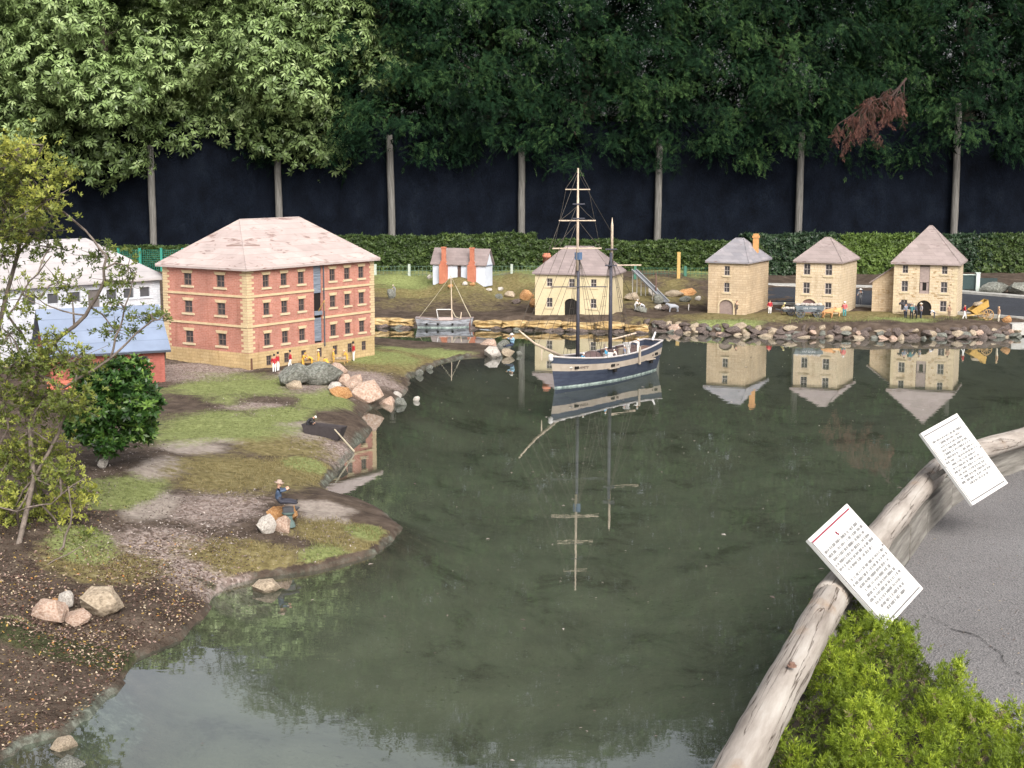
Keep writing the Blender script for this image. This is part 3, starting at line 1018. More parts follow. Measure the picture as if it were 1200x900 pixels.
M_CREAM = mat_noise('cream_render', [(.3, (.468, .390, .242)), (.7, (.577, .491, .328))], 5, .9, .2, .003, fine=(50, .88))
M_WHITE = mat_brick('white_painted_brick', (.499, .515, .562), (.562, .577, .624), (.468, .484, .530), .05, .02, bstr=.6, wear=.15)
M_WHITE2 = mat_noise('white_board', [(.3, (.437, .468, .530)), (.7, (.562, .593, .655))], 6, .8, .2, .003)
M_TRIM = mat_noise('sandstone_trim', [(.3, (.44, .335, .20)), (.7, (.55, .435, .275))], 18, .9, .3, .003)
M_TRIM2 = mat_noise('pale_trim', [(.3, (.452, .367, .234)), (.7, (.546, .452, .312))], 18, .9, .3, .003)
M_GLASS = mat_plain('dark_window_glass', (.055, .05, .052), .25, .4, 30)
M_FRAME = mat_plain('window_frame_paint', (.42, .37, .34), .7)
M_FRAMED = mat_plain('brown_window_frame', (.16, .11, .09), .7)
M_DOORB = mat_plain('brown_door_paint', (.23, .155, .135), .75, .15, 30)
M_GREYB = mat_noise('grey_blue_boards', [(.3, (.10, .12, .15)), (.7, (.24, .27, .32))], 9, .8, .3, .003, (1, 1, 8))
M_DARK = mat_plain('dark_interior', (.012, .010, .009), .9)
M_TERRA = mat_noise('terracotta', [(.3, (.351, .117, .070)), (.7, (.468, .187, .117))], 12, .9, .3, .003)

def mat_roof(name, a, b_, wearc, amt=.55, course=.035, cw=.3):
    m, n, l, b, o = new_mat(name)
    t = n.new('ShaderNodeTexCoord')
    sep = n.new('ShaderNodeSeparateXYZ')
    l.new(t.outputs['Object'], sep.inputs[0])
    ad = n.new('ShaderNodeMath')
    l.new(sep.outputs[0], ad.inputs[0]); l.new(sep.outputs[1], ad.inputs[1])
    cmb = n.new('ShaderNodeCombineXYZ')
    l.new(ad.outputs[0], cmb.inputs[0]); l.new(sep.outputs[2], cmb.inputs[1])
    br = n.new('ShaderNodeTexBrick')
    l.new(cmb.outputs[0], br.inputs['Vector'])
    br.inputs['Color1'].default_value = (*a, 1)
    br.inputs['Color2'].default_value = (*b_, 1)
    br.inputs['Mortar'].default_value = (*[x * .80 for x in a], 1)
    br.inputs['Scale'].default_value = 1
    br.inputs['Mortar Size'].default_value = course * .05
    br.inputs['Mortar Smooth'].default_value = 1.0
    br.inputs['Brick Width'].default_value = cw
    br.inputs['Row Height'].default_value = course
    vv = n.new('ShaderNodeMapping')
    vv.inputs['Scale'].default_value = (5, 26, 1)
    l.new(cmb.outputs[0], vv.inputs['Vector'])
    g = noise(n, l, vv.outputs[0], 1.0, 7, .62, .6)
    r = ramp(n, [(amt, (0, 0, 0)), (amt + .09, (1, 1, 1))])
    l.new(g, r.inputs[0])
    c = mixc(n, l, r.outputs[0], br.outputs['Color'], wearc)
    g2 = noise(n, l, t.outputs['Object'], 6, 6)
    r2 = ramp(n, [(.3, (.84, .83, .83)), (.7, (1.06, 1.05, 1.05))])
    l.new(g2, r2.inputs[0])
    c = mixc(n, l, 1.0, c, r2.outputs[0], 'MULTIPLY')
    l.new(c, b.inputs['Base Color'])
    b.inputs['Roughness'].default_value = .85
    b.inputs['Specular IOR Level'].default_value = .25
    bump(n, l, b, br.outputs['Fac'], -.4, .004)
    return m
RF_PINK = mat_roof('weathered_pink_white_roof', (.3741, .3069, .2890), (.4256, .3573, .3360), (.2128, .1445, .1277), .565, .045)
RF_WHITE = mat_roof('off_white_roof', (.350, .331, .334), (.388, .365, .365), (.274, .236, .228), .64, .05)
RF_BLUE = mat_roof('pale_blue_roof', (.1748, .2162, .2990), (.1978, .2392, .3220), (.1472, .1748, .2392), .70, .085, 1.2)
RF_MAUVE = mat_roof('mauve_shingle_roof', (.214, .175, .169), (.261, .214, .207), (.142, .106, .101), .62, .03, .1)
RF_GREY = mat_roof('grey_lilac_roof', (.214, .207, .225), (.279, .261, .273), (.178, .131, .119), .60, .035, .12)
RF_SALMON = mat_roof('pink_grey_roof', (.255, .211, .198), (.302, .249, .237), (.166, .119, .106), .58, .04, .12)

class Bld:
    def __init__(s, name, label, O, rz, W, D, H, wall, base=0.07, group=None):
        s.W, s.D, s.H, s.base = W, D, H, base
        s.root = thing(name, label, 'building', O, rz, group)
        s.op = {'front': [], 'right': [], 'left': [], 'back': []}
        s.wallmat = wall
    def pt(s, side, u, z, out=0.0):
        return {'front': (u, -out, z), 'right': (s.W + out, u, z), 'left': (-out, u, z), 'back': (u, s.D + out, z)}[side]
    def slab(s, mb, side, u0, u1, z0, z1, o0, o1, m=0):
        a = Vector(s.pt(side, u0, z0, o0)); b = Vector(s.pt(side, u1, z1, o1))
        c = (a + b) / 2
        d = [abs(b[i] - a[i]) for i in range(3)]
        mb.box(c, d, m)
    def window(s, side, u, z, w, h, sill=None, lintel=None, frame=None, rev=.012, mull=1, pane=None, name='window', bars=1):
        s.op[side].append((u - w / 2, u + w / 2, z - h / 2, z + h / 2, rev))
        mb = MB()
        e = .003
        s.slab(mb, side, u - w / 2 - e, u + w / 2 + e, z - h / 2 - e, z + h / 2 + e, -rev - .004, -rev)
        o = mb.build(name, pane or M_GLASS, s.root)
        if frame:
            mb = MB()
            t = max(.0035, w * .075)
            for (a, b, c, d) in ((u - w / 2, u - w / 2 + t, z - h / 2, z + h / 2), (u + w / 2 - t, u + w / 2, z - h / 2, z + h / 2),
                                 (u - w / 2 + t, u + w / 2 - t, z - h / 2, z - h / 2 + t), (u - w / 2 + t, u + w / 2 - t, z + h / 2 - t, z + h / 2)):
                s.slab(mb, side, a, b, c, d, -rev + .0005, -rev + .006)
            for k in range(bars):
                zz = z - h / 2 + h * (k + 1) / (bars + 1)
                s.slab(mb, side, u - w / 2 + t, u + w / 2 - t, zz - t * .45, zz + t * .45, -rev + .0005, -rev + .005)
            if mull:
                s.slab(mb, side, u - t * .3, u + t * .3, z - h / 2 + t, z + h / 2 - t, -rev + .0006, -rev + .0035)
            mb.build('frame', frame, o)
        if sill:
            mb = MB()
            s.slab(mb, side, u - w * .5 - w * .28, u + w * .5 + w * .28, z - h / 2 - h * .17, z - h / 2 - .0005, -.004, .009)
            mb.build('sill', sill, o)
        if lintel:
            mb = MB()
            ww, hh = w * .5 + w * .22, h * .24
            pts = [(u - ww, z + h / 2 + hh), (u + ww, z + h / 2 + hh), (u + ww * .82, z + h / 2 + .0005), (u - ww * .82, z + h / 2 + .0005)]
            fr = [s.pt(side, a, b, .005) for a, b in pts]
            bk = [s.pt(side, a, b, -.003) for a, b in pts]
            mb.face(fr)
            for k in range(4):
                mb.face([fr[k], fr[(k + 1) % 4], bk[(k + 1) % 4], bk[k]])
            mb.build('lintel', lintel, o)
        return o
    def arch(s, side, u, w, h, door, trim=None, spring=.62, rev=.014, z0=0.0, name='door', tw=.016):
        """round or segmental headed door: opening is cut square, the spandrels are filled with wall stone"""
        zs, n = z0 + h * spring, 12
        ar = [(u + w / 2 * math.cos(math.pi * k / n), zs + (h * (1 - spring)) * math.sin(math.pi * k / n)) for k in range(n + 1)]
        s.op[side].append((u - w / 2, u + w / 2, z0 - .0 if z0 > 0 else -s.base + .001, z0 + h, rev))
        mb = MB()
        s.slab(mb, side, u - w / 2 - .003, u + w / 2 + .003, z0 - .05, z0 + h + .003, -rev - .006, -rev)
        d = mb.build(name, door, s.root)
        mb = MB()                                   # spandrels
        top = z0 + h
        for k in range(n):
            a, b = ar[k], ar[k + 1]
            mb.face([s.pt(side, a[0], a[1], -.001), s.pt(side, a[0], top, -.001), s.pt(side, b[0], top, -.001), s.pt(side, b[0], b[1], -.001)])
            mb.face([s.pt(side, a[0], a[1], -.001), s.pt(side, b[0], b[1], -.001), s.pt(side, b[0], b[1], -rev), s.pt(side, a[0], a[1], -rev)])
        mb.build('spandrel', s.wallmat, d)
        if trim:
            mb = MB()
            arc = [(u + w / 2, z0)] + ar + [(u - w / 2, z0)]
            k0 = len(arc)
            def off(i, t):
                p = Vector(arc[i])
                q = Vector(arc[min(i + 1, k0 - 1)]) - Vector(arc[max(i - 1, 0)])
                q = Vector((q.y, -q.x)).normalized()
                return p + q * t
            for i in range(k0 - 1):
                a0, a1 = off(i, 0), off(i, tw)
                b0, b1 = off(i + 1, 0), off(i + 1, tw)
                mb.face([s.pt(side, *a0, .006), s.pt(side, *b0, .006), s.pt(side, *b1, .006), s.pt(side, *a1, .006)])
                mb.face([s.pt(side, *a1, .006), s.pt(side, *b1, .006), s.pt(side, *b1, -.001), s.pt(side, *a1, -.001)])
                mb.face([s.pt(side, *a0, .006), s.pt(side, *b0, .006), s.pt(side, *b0, -.008), s.pt(side, *a0, -.008)])
            mb.build('arch', trim, d)
        return d
    def walls(s, mats=None, split=None):
        """split: height of a plinth in the second material"""
        mb = MB()
        for side in ('front', 'right', 'left', 'back'):
            L = s.W if side in ('front', 'back') else s.D
            us, zs = {0.0, L}, {-s.base, s.H}
            if split:
                zs.add(split)
            for a, b, c, d, r in s.op[side]:
                us |= {a, b}; zs |= {c, d}
            us, zs = sorted(us), sorted(zs)
            for i in range(len(us) - 1):
                for j in range(len(zs) - 1):
                    uc, zc = (us[i] + us[i + 1]) / 2, (zs[j] + zs[j + 1]) / 2
                    if any(a < uc < b and c < zc < d for a, b, c, d, r in s.op[side]):
                        continue
                    mb.face([s.pt(side, us[i], zs[j]), s.pt(side, us[i + 1], zs[j]), s.pt(side, us[i + 1], zs[j + 1]), s.pt(side, us[i], zs[j + 1])],
                            1 if split and zc < split else 0)
            for a, b, c, d, r in s.op[side]:
                for (u0, z0, u1, z1) in ((a, c, b, c), (b, c, b, d), (b, d, a, d), (a, d, a, c)):
                    mb.face([s.pt(side, u0, z0), s.pt(side, u1, z1), s.pt(side, u1, z1, -r), s.pt(side, u0, z0, -r)], 1 if split and (z0 + z1) / 2 < split else 0)
        return mb.build('wall', mats or [s.wallmat], s.root)
    def hip(s, rise, mat, ov=.035, ridge=None, t=.014, along='x', fascia=None):
        W, D, H = s.W, s.D, s.H
        e = [(-ov, -ov), (W + ov, -ov), (W + ov, D + ov), (-ov, D + ov)]
        if along == 'x':
            rl = max(.02, W - D) if ridge is None else ridge
            r0, r1 = (W / 2 - rl / 2, D / 2), (W / 2 + rl / 2, D / 2)
            fs = [((0, 1), (1, 0)), ((1, 2), (1,)), ((2, 3), (0, 1)), ((3, 0), (0,))]
        else:
            rl = max(.02, D - W) if ridge is None else ridge
            r0, r1 = (W / 2, D / 2 - rl / 2), (W / 2, D / 2 + rl / 2)
            fs = [((0, 1), (0,)), ((1, 2), (1, 0)), ((2, 3), (1,)), ((3, 0), (0, 1))]
        rr = (r0, r1)
        zt = H + t
        mb = MB()
        for (a, b), top in fs:
            mb.face([(*e[a], zt), (*e[b], zt)] + [(*rr[k], H + rise) for k in top])
        for k in range(4):
            a, b = e[k], e[(k + 1) % 4]
            mb.face([(*a, H - .003), (*b, H - .003), (*b, zt), (*a, zt)])
        mb.face([(*q, H - .003) for q in reversed(e)])
        o = mb.build('roof', mat, s.root)
        mb = MB()                                   # hip and ridge capping
        for k in range(4):
            q = e[k]
            r = min(rr, key=lambda c: (c[0] - q[0]) ** 2 + (c[1] - q[1]) ** 2)
            mb.tube([(*q, zt), (*r, H + rise)], [.006, .006], 5)
        mb.tube([(*r0, H + rise), (*r1, H + rise)], .007, 5)
        mb.build('ridge_cap', mat, o)
        return o
    def quoins(s, corners, mat, n, h0, h1, a=.05, b=.03, proud=.004):
        for (cx, cy, sx, sy) in corners:
            mb = MB()
            hh = (h1 - h0) / n
            for k in range(n):
                la, lb = (a, b) if k % 2 else (b, a)
                z0, z1 = h0 + k * hh + .0015, h0 + (k + 1) * hh - .0015
                x0, x1 = (cx - sx * proud, cx + sx * la) if sx else (0, 0)
                y0, y1 = (cy - sy * proud, cy + sy * lb)
                mb.box(((x0 + x1) / 2, (y0 + y1) / 2, (z0 + z1) / 2), (abs(x1 - x0), abs(y1 - y0), z1 - z0))
            mb.build('quoins', mat, s.root)

def house_frame(cpx, pl, pr, th, z):
    C = P(cpx[0], cpx[1], z)
    th = math.radians(th)
    xd, yd = Vector((math.cos(th), -math.sin(th), 0)), Vector((math.sin(th), math.cos(th), 0))
    W = t_on(pl, C, C - xd, z + .2)
    D = t_on(pr, C, C + yd, z + .2)
    return C - xd * W, -th, W, D
def zat(px, py, p):
    """height above p of the point seen at pixel row py straight over place p"""
    return PY(px, py, p.y).z - p.z

# --- long red brick warehouse
zA = .14
A, B = P(292, 436, zA), P(439, 412, zA)
xd = (B - A).normalized()
W = (B - A).length
yd = Vector((-xd.y, xd.x, 0))
D = t_on(193, A, A + yd, .5)
Hh = zat(292, 317, A)
ww = Bld('brick_warehouse', 'large red brick warehouse with sandstone quoins and pale hipped roof', A, math.atan2(xd.y, xd.x), W, D, Hh, M_BRICK)
def uA(zx):
    return t_on(180 + zx / 4.444, A, B, .5) * W
def uL(zx):
    return t_on(180 + zx / 4.444, A, A + yd, .5)
k = Hh / 520.0
rows = [(850 - 392) * k, (850 - 536) * k, (850 - 695) * k]
cols = [uA(z) for z in (591, 684, 773, 935, 1011, 1084)]
for z in rows:
    for u in cols:
        ww.window('front', u, z, .074, .102, M_TRIM2, M_TRIM, M_FRAMED)
    for zx in (354, 184):
        ww.window('left', uL(zx), z, .094, .102, M_TRIM2, M_TRIM, M_FRAMED)
for zx in (597, 690, 779, 862, 943, 1020, 1093):
    ww.window('front', uA(zx), .070, .062, .082, None, None, M_FRAMED)
ub, wb = uA(858), .105
ww.op['front'].append((ub - wb / 2, ub + wb / 2, .155, Hh - .004, .02))
ww.walls([M_BRICK, M_SAND], .15)
ww.hip(zat(320, 256, A + xd * W / 2 + yd * D / 2) - Hh, RF_PINK, .045, ridge=.74)
ww.quoins([(0, 0, 1, 1)], M_TRIM, 30, .155, Hh - .004, .075, .05)
ww.quoins([(0, D, 1, -1)], M_TRIM, 30, .155, Hh - .004, .075, .05)
ww.quoins([(W, 0, -1, 1)], M_TRIM, 30, .155, Hh - .004, .06, .045)
for z in ((850 - 465) * k, (850 - 618) * k):
    for side, u0, u1 in (('front', .0, ub - wb / 2 - .002), ('front', ub + wb / 2 + .002, W), ('left', 0, D)):
        mb = MB()
        ww.slab(mb, side, u0, u1, z - .009, z + .009, -.004, .0085)
        mb.build('string_course', M_TRIM, ww.root)
mb = MB()
ww.slab(mb, 'front', ub - wb / 2 - .002, ub + wb / 2 + .002, .15, Hh, -.026, -.0195)
bay = mb.build('loading_bay', M_DARK, ww.root)
for nm, z0, z1, mt, oo in (('weatherboard', .585, .0, M_GREYB, -.008), ('hatch', .395, .43, M_GREYB, .006), ('door', .17, .37, M_GREYB, -.010)):
    mb = MB()
    z1 = z1 or Hh - .006
    nb = max(1, int((z1 - z0) / .022))
    for q in range(nb):
        ww.slab(mb, 'front', ub - wb / 2 + .004, ub + wb / 2 - .004, z0 + (z1 - z0) * q / nb + .0008, z0 + (z1 - z0) * (q + 1) / nb - .0008, -.018, oo - (.002 if q % 2 else 0))
    mb.build(nm, mt, bay)
mb = MB()
mb.tube([(ub + wb / 2 + .012, -.012, .12), (ub + wb / 2 + .012, -.012, Hh - .01)], .006, 6)
mb.build('downpipe', paint((.07, .075, .09)), ww.root)
mb = MB()
mb.beam((ub, -.005, .43), (ub - .03, -.10, .53), .006, .006).beam((ub - .03, -.10, .53), (ub - .03, -.10, .44), .002, .002)
mb.build('hoist', paint((.55, .36, .12)), bay)
mb = MB()
mb.tube([(.022, -.010, .0), (.022, -.010, .11)], .008, 6)
mb.build('drain_pipe', paint((.12, .06, .04)), ww.root)

# --- long white building with pale roof, far left
zW = .22
ang = math.radians(47)
Cr = PY(187, 327, 12.35)
He = Cr.z - zW
Cr.z = zW
xw = Vector((math.cos(ang), math.sin(ang), 0))       # along the front, receding to the right
Lw = 2.3
yw = Vector((-xw.y, xw.x, 0))
Dw = .95
wh = Bld('white_building', 'long white building with pale hipped roof behind the blue-roofed shed', Cr - xw * Lw, ang, Lw, Dw, He, M_WHITE, .2)
def uW(px):
    return t_on(px, Cr - xw * Lw, Cr, .9) * Lw
for px, s_ in ((34, None), (61, None), (87, None), (130, 1), (150, 1), (169, 1)):
    wh.window('front', uW(px), He - .10, .095, .080, M_WHITE2 if s_ else None, None, None, pane=paint((.06, .06, .065)), name='window')
    if True:
        mb = MB()
wh.window('front', uW(109), He - .135, .105, .165, None, None, None, pane=paint((.12, .105, .10)), name='door')
wh.walls()
wh.hip(.34, RF_WHITE, .05, ridge=1.5)

# --- red brick shed with pale blue roof in front of it
zS = .15
Cs = P(194, 450, zS)
a2 = math.radians(26)
xs_ = Vector((math.cos(a2), math.sin(a2), 0))
ys_ = Vector((-xs_.y, xs_.x, 0))
Ls = t_on(58, Cs, Cs - xs_, .4)
Hs = zat(194, 409, Cs)
Ds = .62
sh = Bld('brick_shed', 'low red brick shed with pale blue pitched roof', Cs - xs_ * Ls, a2, Ls, Ds, Hs, M_BRICK2, .1)
def uS(px):
    return t_on(px, Cs - xs_ * Ls, Cs, .3) * Ls
for px in (131, 166, 96):
    sh.window('front', uS(px), Hs - .075, .10, .06, None, None, M_FRAMED)
sh.walls()
rise = .30
mb = MB()
ov = .04
for z_, y0_, y1_ in ((0, -ov, Ds / 2), (0, Ds + ov, Ds / 2)):
    a_ = Vector((-ov, y0_, Hs - .012)); b_ = Vector((Ls + ov, y0_, Hs - .012)); c_ = Vector((Ls + ov, y1_, Hs + rise)); d_ = Vector((-ov, y1_, Hs + rise))
    up = Vector((0, 0, .014))
    mb.face([a_ + up, b_ + up, c_ + up, d_ + up]); mb.face([a_, b_, c_, d_])
    for q, w_ in ((a_, b_), (b_, c_), (d_, a_)):
        mb.face([q, w_, w_ + up, q + up])
ro = mb.build('roof', RF_BLUE, sh.root)
mb = MB()
mb.box((Ls / 2, -ov - .004, Hs - .012), (Ls + 2 * ov, .007, .016))
mb.build('fascia', paint((.05, .055, .07)), ro)
for x_ in (.0008, Ls - .0008):
    mb = MB()
    mb.face([(x_, 0, Hs), (x_, Ds, Hs), (x_, Ds / 2, Hs + rise)])
    mb.build('gable', M_BRICK2, sh.root)
p = G(76, 456)
mb = MB()
for j in range(3):
    for q in range(5):
        mb.box((-.1 + q * .05 + (.025 if j % 2 else 0), 0, .012 + j * .022), (.047, .05, .020))
o = mb.build('brick_stack', paint((.46, .14, .09)), None, False, p, .3)
tag(o, 'low stack of red bricks behind the dark green bush', 'bricks')

# --- white cottage with two outside chimneys, back centre
gC = G(568, 326) + Vector((0, 0, .03))
O, rz, W, D = house_frame((569, 327), 507, 577, 24, gC.z)
H = zat(540, 309, O)
co = Bld('white_cottage', 'small white cottage with mauve roof and two orange chimneys', O, rz, W, D, H, M_WHITE2, .1)
uC = lambda px: t_on(px, O, O + Vector((math.cos(rz), math.sin(rz), 0)), gC.z + .1)
dw = .058
co.op['front'].append((uC(538) - dw / 2, uC(538) + dw / 2, .0, H - .012, .012))
mb = MB(); co.slab(mb, 'front', uC(538) - dw / 2 - .002, uC(538) + dw / 2 + .002, 0, H - .01, -.02, -.012)
mb.build('door', paint((.10, .06, .05)), co.root)
co.walls()
rise = zat(540, 291, O + Vector((0, D / 2, 0))) - H
mb = MB(); ov = .025
for y0_, y1_ in ((-ov, D / 2), (D + ov, D / 2)):
    a_ = Vector((-ov, y0_, H - .01)); b_ = Vector((W + ov, y0_, H - .01)); c_ = Vector((W + ov, y1_, H + rise)); d_ = Vector((-ov, y1_, H + rise)); up = Vector((0, 0, .012))
    mb.face([a_ + up, b_ + up, c_ + up, d_ + up]); mb.face([a_, b_, c_, d_])
    for q, w_ in ((a_, b_), (b_, c_), (d_, a_)):
        mb.face([q, w_, w_ + up, q + up])
mb.build('roof', RF_MAUVE, co.root)
for x_ in (.0008, W - .0008):
    mb = MB(); mb.face([(x_, 0, H), (x_, D, H), (x_, D / 2, H + rise)]); mb.build('gable', M_WHITE2, co.root)
mb = MB(); mb.box((W + .004, D / 2, H - .01), (.006, D, .012)).build('gable_beam', paint((.12, .14, .2)), co.root)
for px in (521, 554):
    u = uC(px)
    mb = MB()
    mb.box((u, -.035, .05), (.10, .068, .26)).box((u, -.028, .20), (.075, .052, .05)).box((u, -.020, .28), (.052, .038, .24)).box((u, -.020, .405), (.062, .048, .02))
    mb.build('chimney', M_TERRA, co.root)

# --- cream house behind the ship
gC = G(716, 368)
O, rz, W, D = house_frame((717, 368.5), 627, 730, 16, gC.z)
H = zat(675, 321, O)
cr = Bld('cream_house', 'cream rendered house with mauve hipped roof behind the ship', O, rz, W, D, H, M_CREAM, .08)
dx_ = Vector((math.cos(rz), math.sin(rz), 0))
uC = lambda px: t_on(px, O, O + dx_, gC.z + .2)
sc = mpp(O)
for px in (644, 670, 695.5):
    cr.window('front', uC(px), zat(px, 330.5, O), 7 * sc, 9.5 * sc, M_TRIM2, None, M_FRAME, mull=1)
for px in (644, 695.5):
    cr.window('front', uC(px), zat(px, 354, O), 7 * sc, 11 * sc, M_TRIM2, None, M_FRAME, mull=1)
cr.arch('front', uC(669), 15 * sc, 17 * sc, M_DARK, None, .7)
cr.walls()
cr.hip(zat(680, 288, O + Vector((0, D / 2, 0))) - H, RF_MAUVE, .03, ridge=W * .36)
mb = MB().lathe([(.045, 0), (.045, .12), (.052, .12), (.052, .15), (.04, .15), (.04, .17)], (W * .10, D * .3, H + .06), 14)
mb.build('chimney', M_TERRA, cr.root, True)
# --- stone house with the tall chimney
def stone(cpx, pl, pr, th, eave, z, name, label, mat):
    O, rz, W, D = house_frame(cpx, pl, pr, th, z)
    H = zat((cpx[0] + pl) / 2, eave, O)
    b = Bld(name, label, O, rz, W, D, H, mat, .08, 'stone houses on the far bank')
    dx = Vector((math.cos(rz), math.sin(rz), 0))
    return b, O, (lambda px: t_on(px, O, O + dx, z + .3)), mpp(O)
M_BRW = paint((.28, .22, .20))
h1, O, u1, s1 = stone((874, 369.5), 829.5, 900, 27, 307.5, .125, 'stone_house', 'narrow golden stone house with grey roof and orange chimney', M_SAND1)
for py in (316.5, 336):
    h1.window('front', u1(851.5), zat(851, py, O), 6.8 * s1, 11 * s1, M_TRIM2, None, M_FRAME)
h1.arch('front', u1(851.5), 17 * s1, 17 * s1, paint((.25, .19, .17)), M_TRIM2, .6)
h1.walls()
h1.hip(zat(868, 278.5, O + Vector((0, h1.D / 2, 0))) - h1.H, RF_GREY, .03, ridge=.10)
mb = MB().box((h1.W * .86, h1.D * .62, h1.H + .13), (.055, .055, .28)).box((h1.W * .86, h1.D * .62, h1.H + .28), (.07, .07, .025)).box((h1.W * .86, h1.D * .62, h1.H + .30), (.05, .05, .03))
mb.build('chimney', mat_plain('orange_brick', (.52, .27, .11), .9), h1.root)

h2, O, u2, s2 = stone((983, 370), 932, 1003, 26, 307, .13, 'stone_house', 'middle stone house with pinkish roof and four upper windows', M_SAND2)
for py in (315, 337):
    for px in (945, 970.5):
        h2.window('front', u2(px), zat(px, py, O), 8 * s2, 13 * s2, M_TRIM2, None, M_FRAME)
h2.window('front', u2(971), zat(971, 359, O), 7.5 * s2, 13 * s2, M_TRIM2, None, M_FRAME)
h2.arch('front', u2(948.5), 18 * s2, 18 * s2, paint((.22, .13, .12)), M_TRIM2, .55)
h2.walls()
h2.hip(zat(970, 277.5, O + Vector((0, h2.D / 2, 0))) - h2.H, RF_SALMON, .03, ridge=.06)

h3, O, u3, s3 = stone((1119.5, 372), 1047, 1127.5, 22.5, 309, .13, 'stone_house', 'tallest stone house with steep pink roof and side lean-to', M_SAND2)
for px in (1060, 1106):
    h3.window('front', u3(px), zat(px, 315, O), 6.5 * s3, 9.5 * s3, M_TRIM2, None, M_FRAME)
    h3.window('front', u3(px), zat(px, 335, O), 7.5 * s3, 12.5 * s3, M_TRIM2, None, M_FRAME)
    h3.window('front', u3(px), zat(px, 357, O), 7.5 * s3, 12.5 * s3, M_TRIM2, None, M_FRAME)
ub3 = u3(1083)
h3.op['front'].append((ub3 - 5.7 * s3, ub3 + 5.7 * s3, zat(1083, 343, O), h3.H - .01, .014))
mb = MB()
h3.slab(mb, 'front', ub3 - 5.9 * s3, ub3 + 5.9 * s3, zat(1083, 343.5, O), h3.H - .008, -.02, -.0135)
bay = mb.build('loading_bay', M_DARK, h3.root)
for nm, ya, yb in (('hatch', 330, 311.5), ('hatch', 343, 339.5)):
    mb = MB()
    h3.slab(mb, 'front', ub3 - 5.4 * s3, ub3 + 5.4 * s3, zat(1083, ya, O), zat(1083, yb, O), -.013, -.006)
    mb.build(nm, M_BRW, bay)
mb = MB()
for xx in (-3.6, 3.6):
    h3.slab(mb, 'front', ub3 + (xx - 1.4) * s3, ub3 + (xx + 1.4) * s3, zat(1083, 339.3, O), zat(1083, 330.5, O), -.013, -.009)
mb.build('shutter', M_BRW, bay)
h3.arch('front', u3(1083.5), 17 * s3, 18.5 * s3, M_DARK, None, .55)
h3.walls()
h3.hip(zat(1088, 264, O + Vector((0, h3.D / 2, 0))) - h3.H, RF_SALMON, .04, ridge=.03)
h3.quoins([(0, 0, 1, 1), (h3.W, 0, -1, 1)], M_TRIM2, 18, .0, h3.H - .006, .055, .03, .004)
mb = MB()                                            # rough projecting facing stones
for q in range(70):
    u, z = R.uniform(.04, h3.W - .05), R.uniform(.02, h3.H - .03)
    w_ = R.uniform(.02, .04)
    if any(a - .02 < u + w_ and u < b + .02 and c - .03 < z + .012 and z < d + .02 for a, b, c, d, r in h3.op['front']):
        continue
    h3.slab(mb, 'front', u, u + w_, z, z + .010, -.003, .003)
mb.build('facing_stones', mat_plain('brown_stone', (.33, .23, .12), .9), h3.root)['kind'] = 'stuff'
# lean-to on the left flank
Hl, Wl, Dl = zat(1047, 312.5, O), 27 * s3, h3.D * .55
Hl2 = zat(1020, 332, O)
y0_ = h3.D * .22
mb = MB()
mb.face([(-Wl, y0_, -.08), (-.001, y0_, -.08), (-.001, y0_, Hl), (-Wl, y0_, Hl2)])
mb.face([(-Wl, y0_, -.08), (-Wl, y0_, Hl2), (-Wl, y0_ + Dl, Hl2), (-Wl, y0_ + Dl, -.08)])
mb.face([(-Wl, y0_ + Dl, -.08), (-.001, y0_ + Dl, -.08), (-.001, y0_ + Dl, Hl), (-Wl, y0_ + Dl, Hl2)])
lt = mb.build('lean_to', M_SAND1, h3.root)
sl = (Hl - Hl2) / Wl
mb = MB()
e = .03
for t0, t1 in ((0.002, .016),):
    q = [(-Wl - e, y0_ - e, Hl2 - e * sl), (-.001, y0_ - e, Hl), (-.001, y0_ + Dl + e, Hl), (-Wl - e, y0_ + Dl + e, Hl2 - e * sl)]
    lo = [(a, b, c + t0) for a, b, c in q]; hi = [(a, b, c + t1) for a, b, c in q]
    mb.face(hi); mb.face(lo)
    for i in range(4):
        mb.face([lo[i], lo[(i + 1) % 4], hi[(i + 1) % 4], hi[i]])
mb.build('roof', RF_SALMON, lt)
mb = MB()
for q in range(16):
    u = R.uniform(-Wl + .02, -.05); z = R.uniform(.03, max(.05, Hl2 + (u + Wl) * sl - .05))
    mb.box((u + .015, y0_ - .0005, z), (R.uniform(.025, .04), .006, .010))
mb.build('facing_stones', mat_plain('brown_stone_side', (.33, .23, .12), .9), lt)['kind'] = 'stuff'
# ------------------------------------------------------------------ ships
M_NAVY = mat_noise('navy_hull_paint', [(.3, (.020, .026, .045)), (.7, (.045, .054, .080))], 9, .6, .2, .003, (1, 1, 6))
M_CREAMP = mat_noise('cream_hull_band', [(.3, (.27, .225, .18)), (.7, (.37, .315, .26))], 12, .7, .15, .002)
M_SCUM = mat_noise('pale_waterline', [(.35, (.12, .16, .15)), (.6, (.42, .50, .46))], 30, .9, .2, .002)
M_SPAR = mat_plain('pale_spar_wood', (.50, .40, .31), .7, .2, 20)
M_SPARD = mat_plain('dark_mast_paint', (.045, .045, .06), .6, .3, 20)
M_ROPE = mat_plain('tarred_rope', (.07, .06, .05), .9)
M_ROPEL = mat_plain('pale_rope', (.45, .40, .30), .9)
M_DECK = mat_plain('brown_deck', (.16, .10, .08), .8, .3, 20)
M_BROWN = mat_plain('dark_brown_cover', (.105, .070, .068), .85, .25, 12)
M_WPAINT = mat_plain('white_paint', (.55, .53, .52), .6, .12, 20)

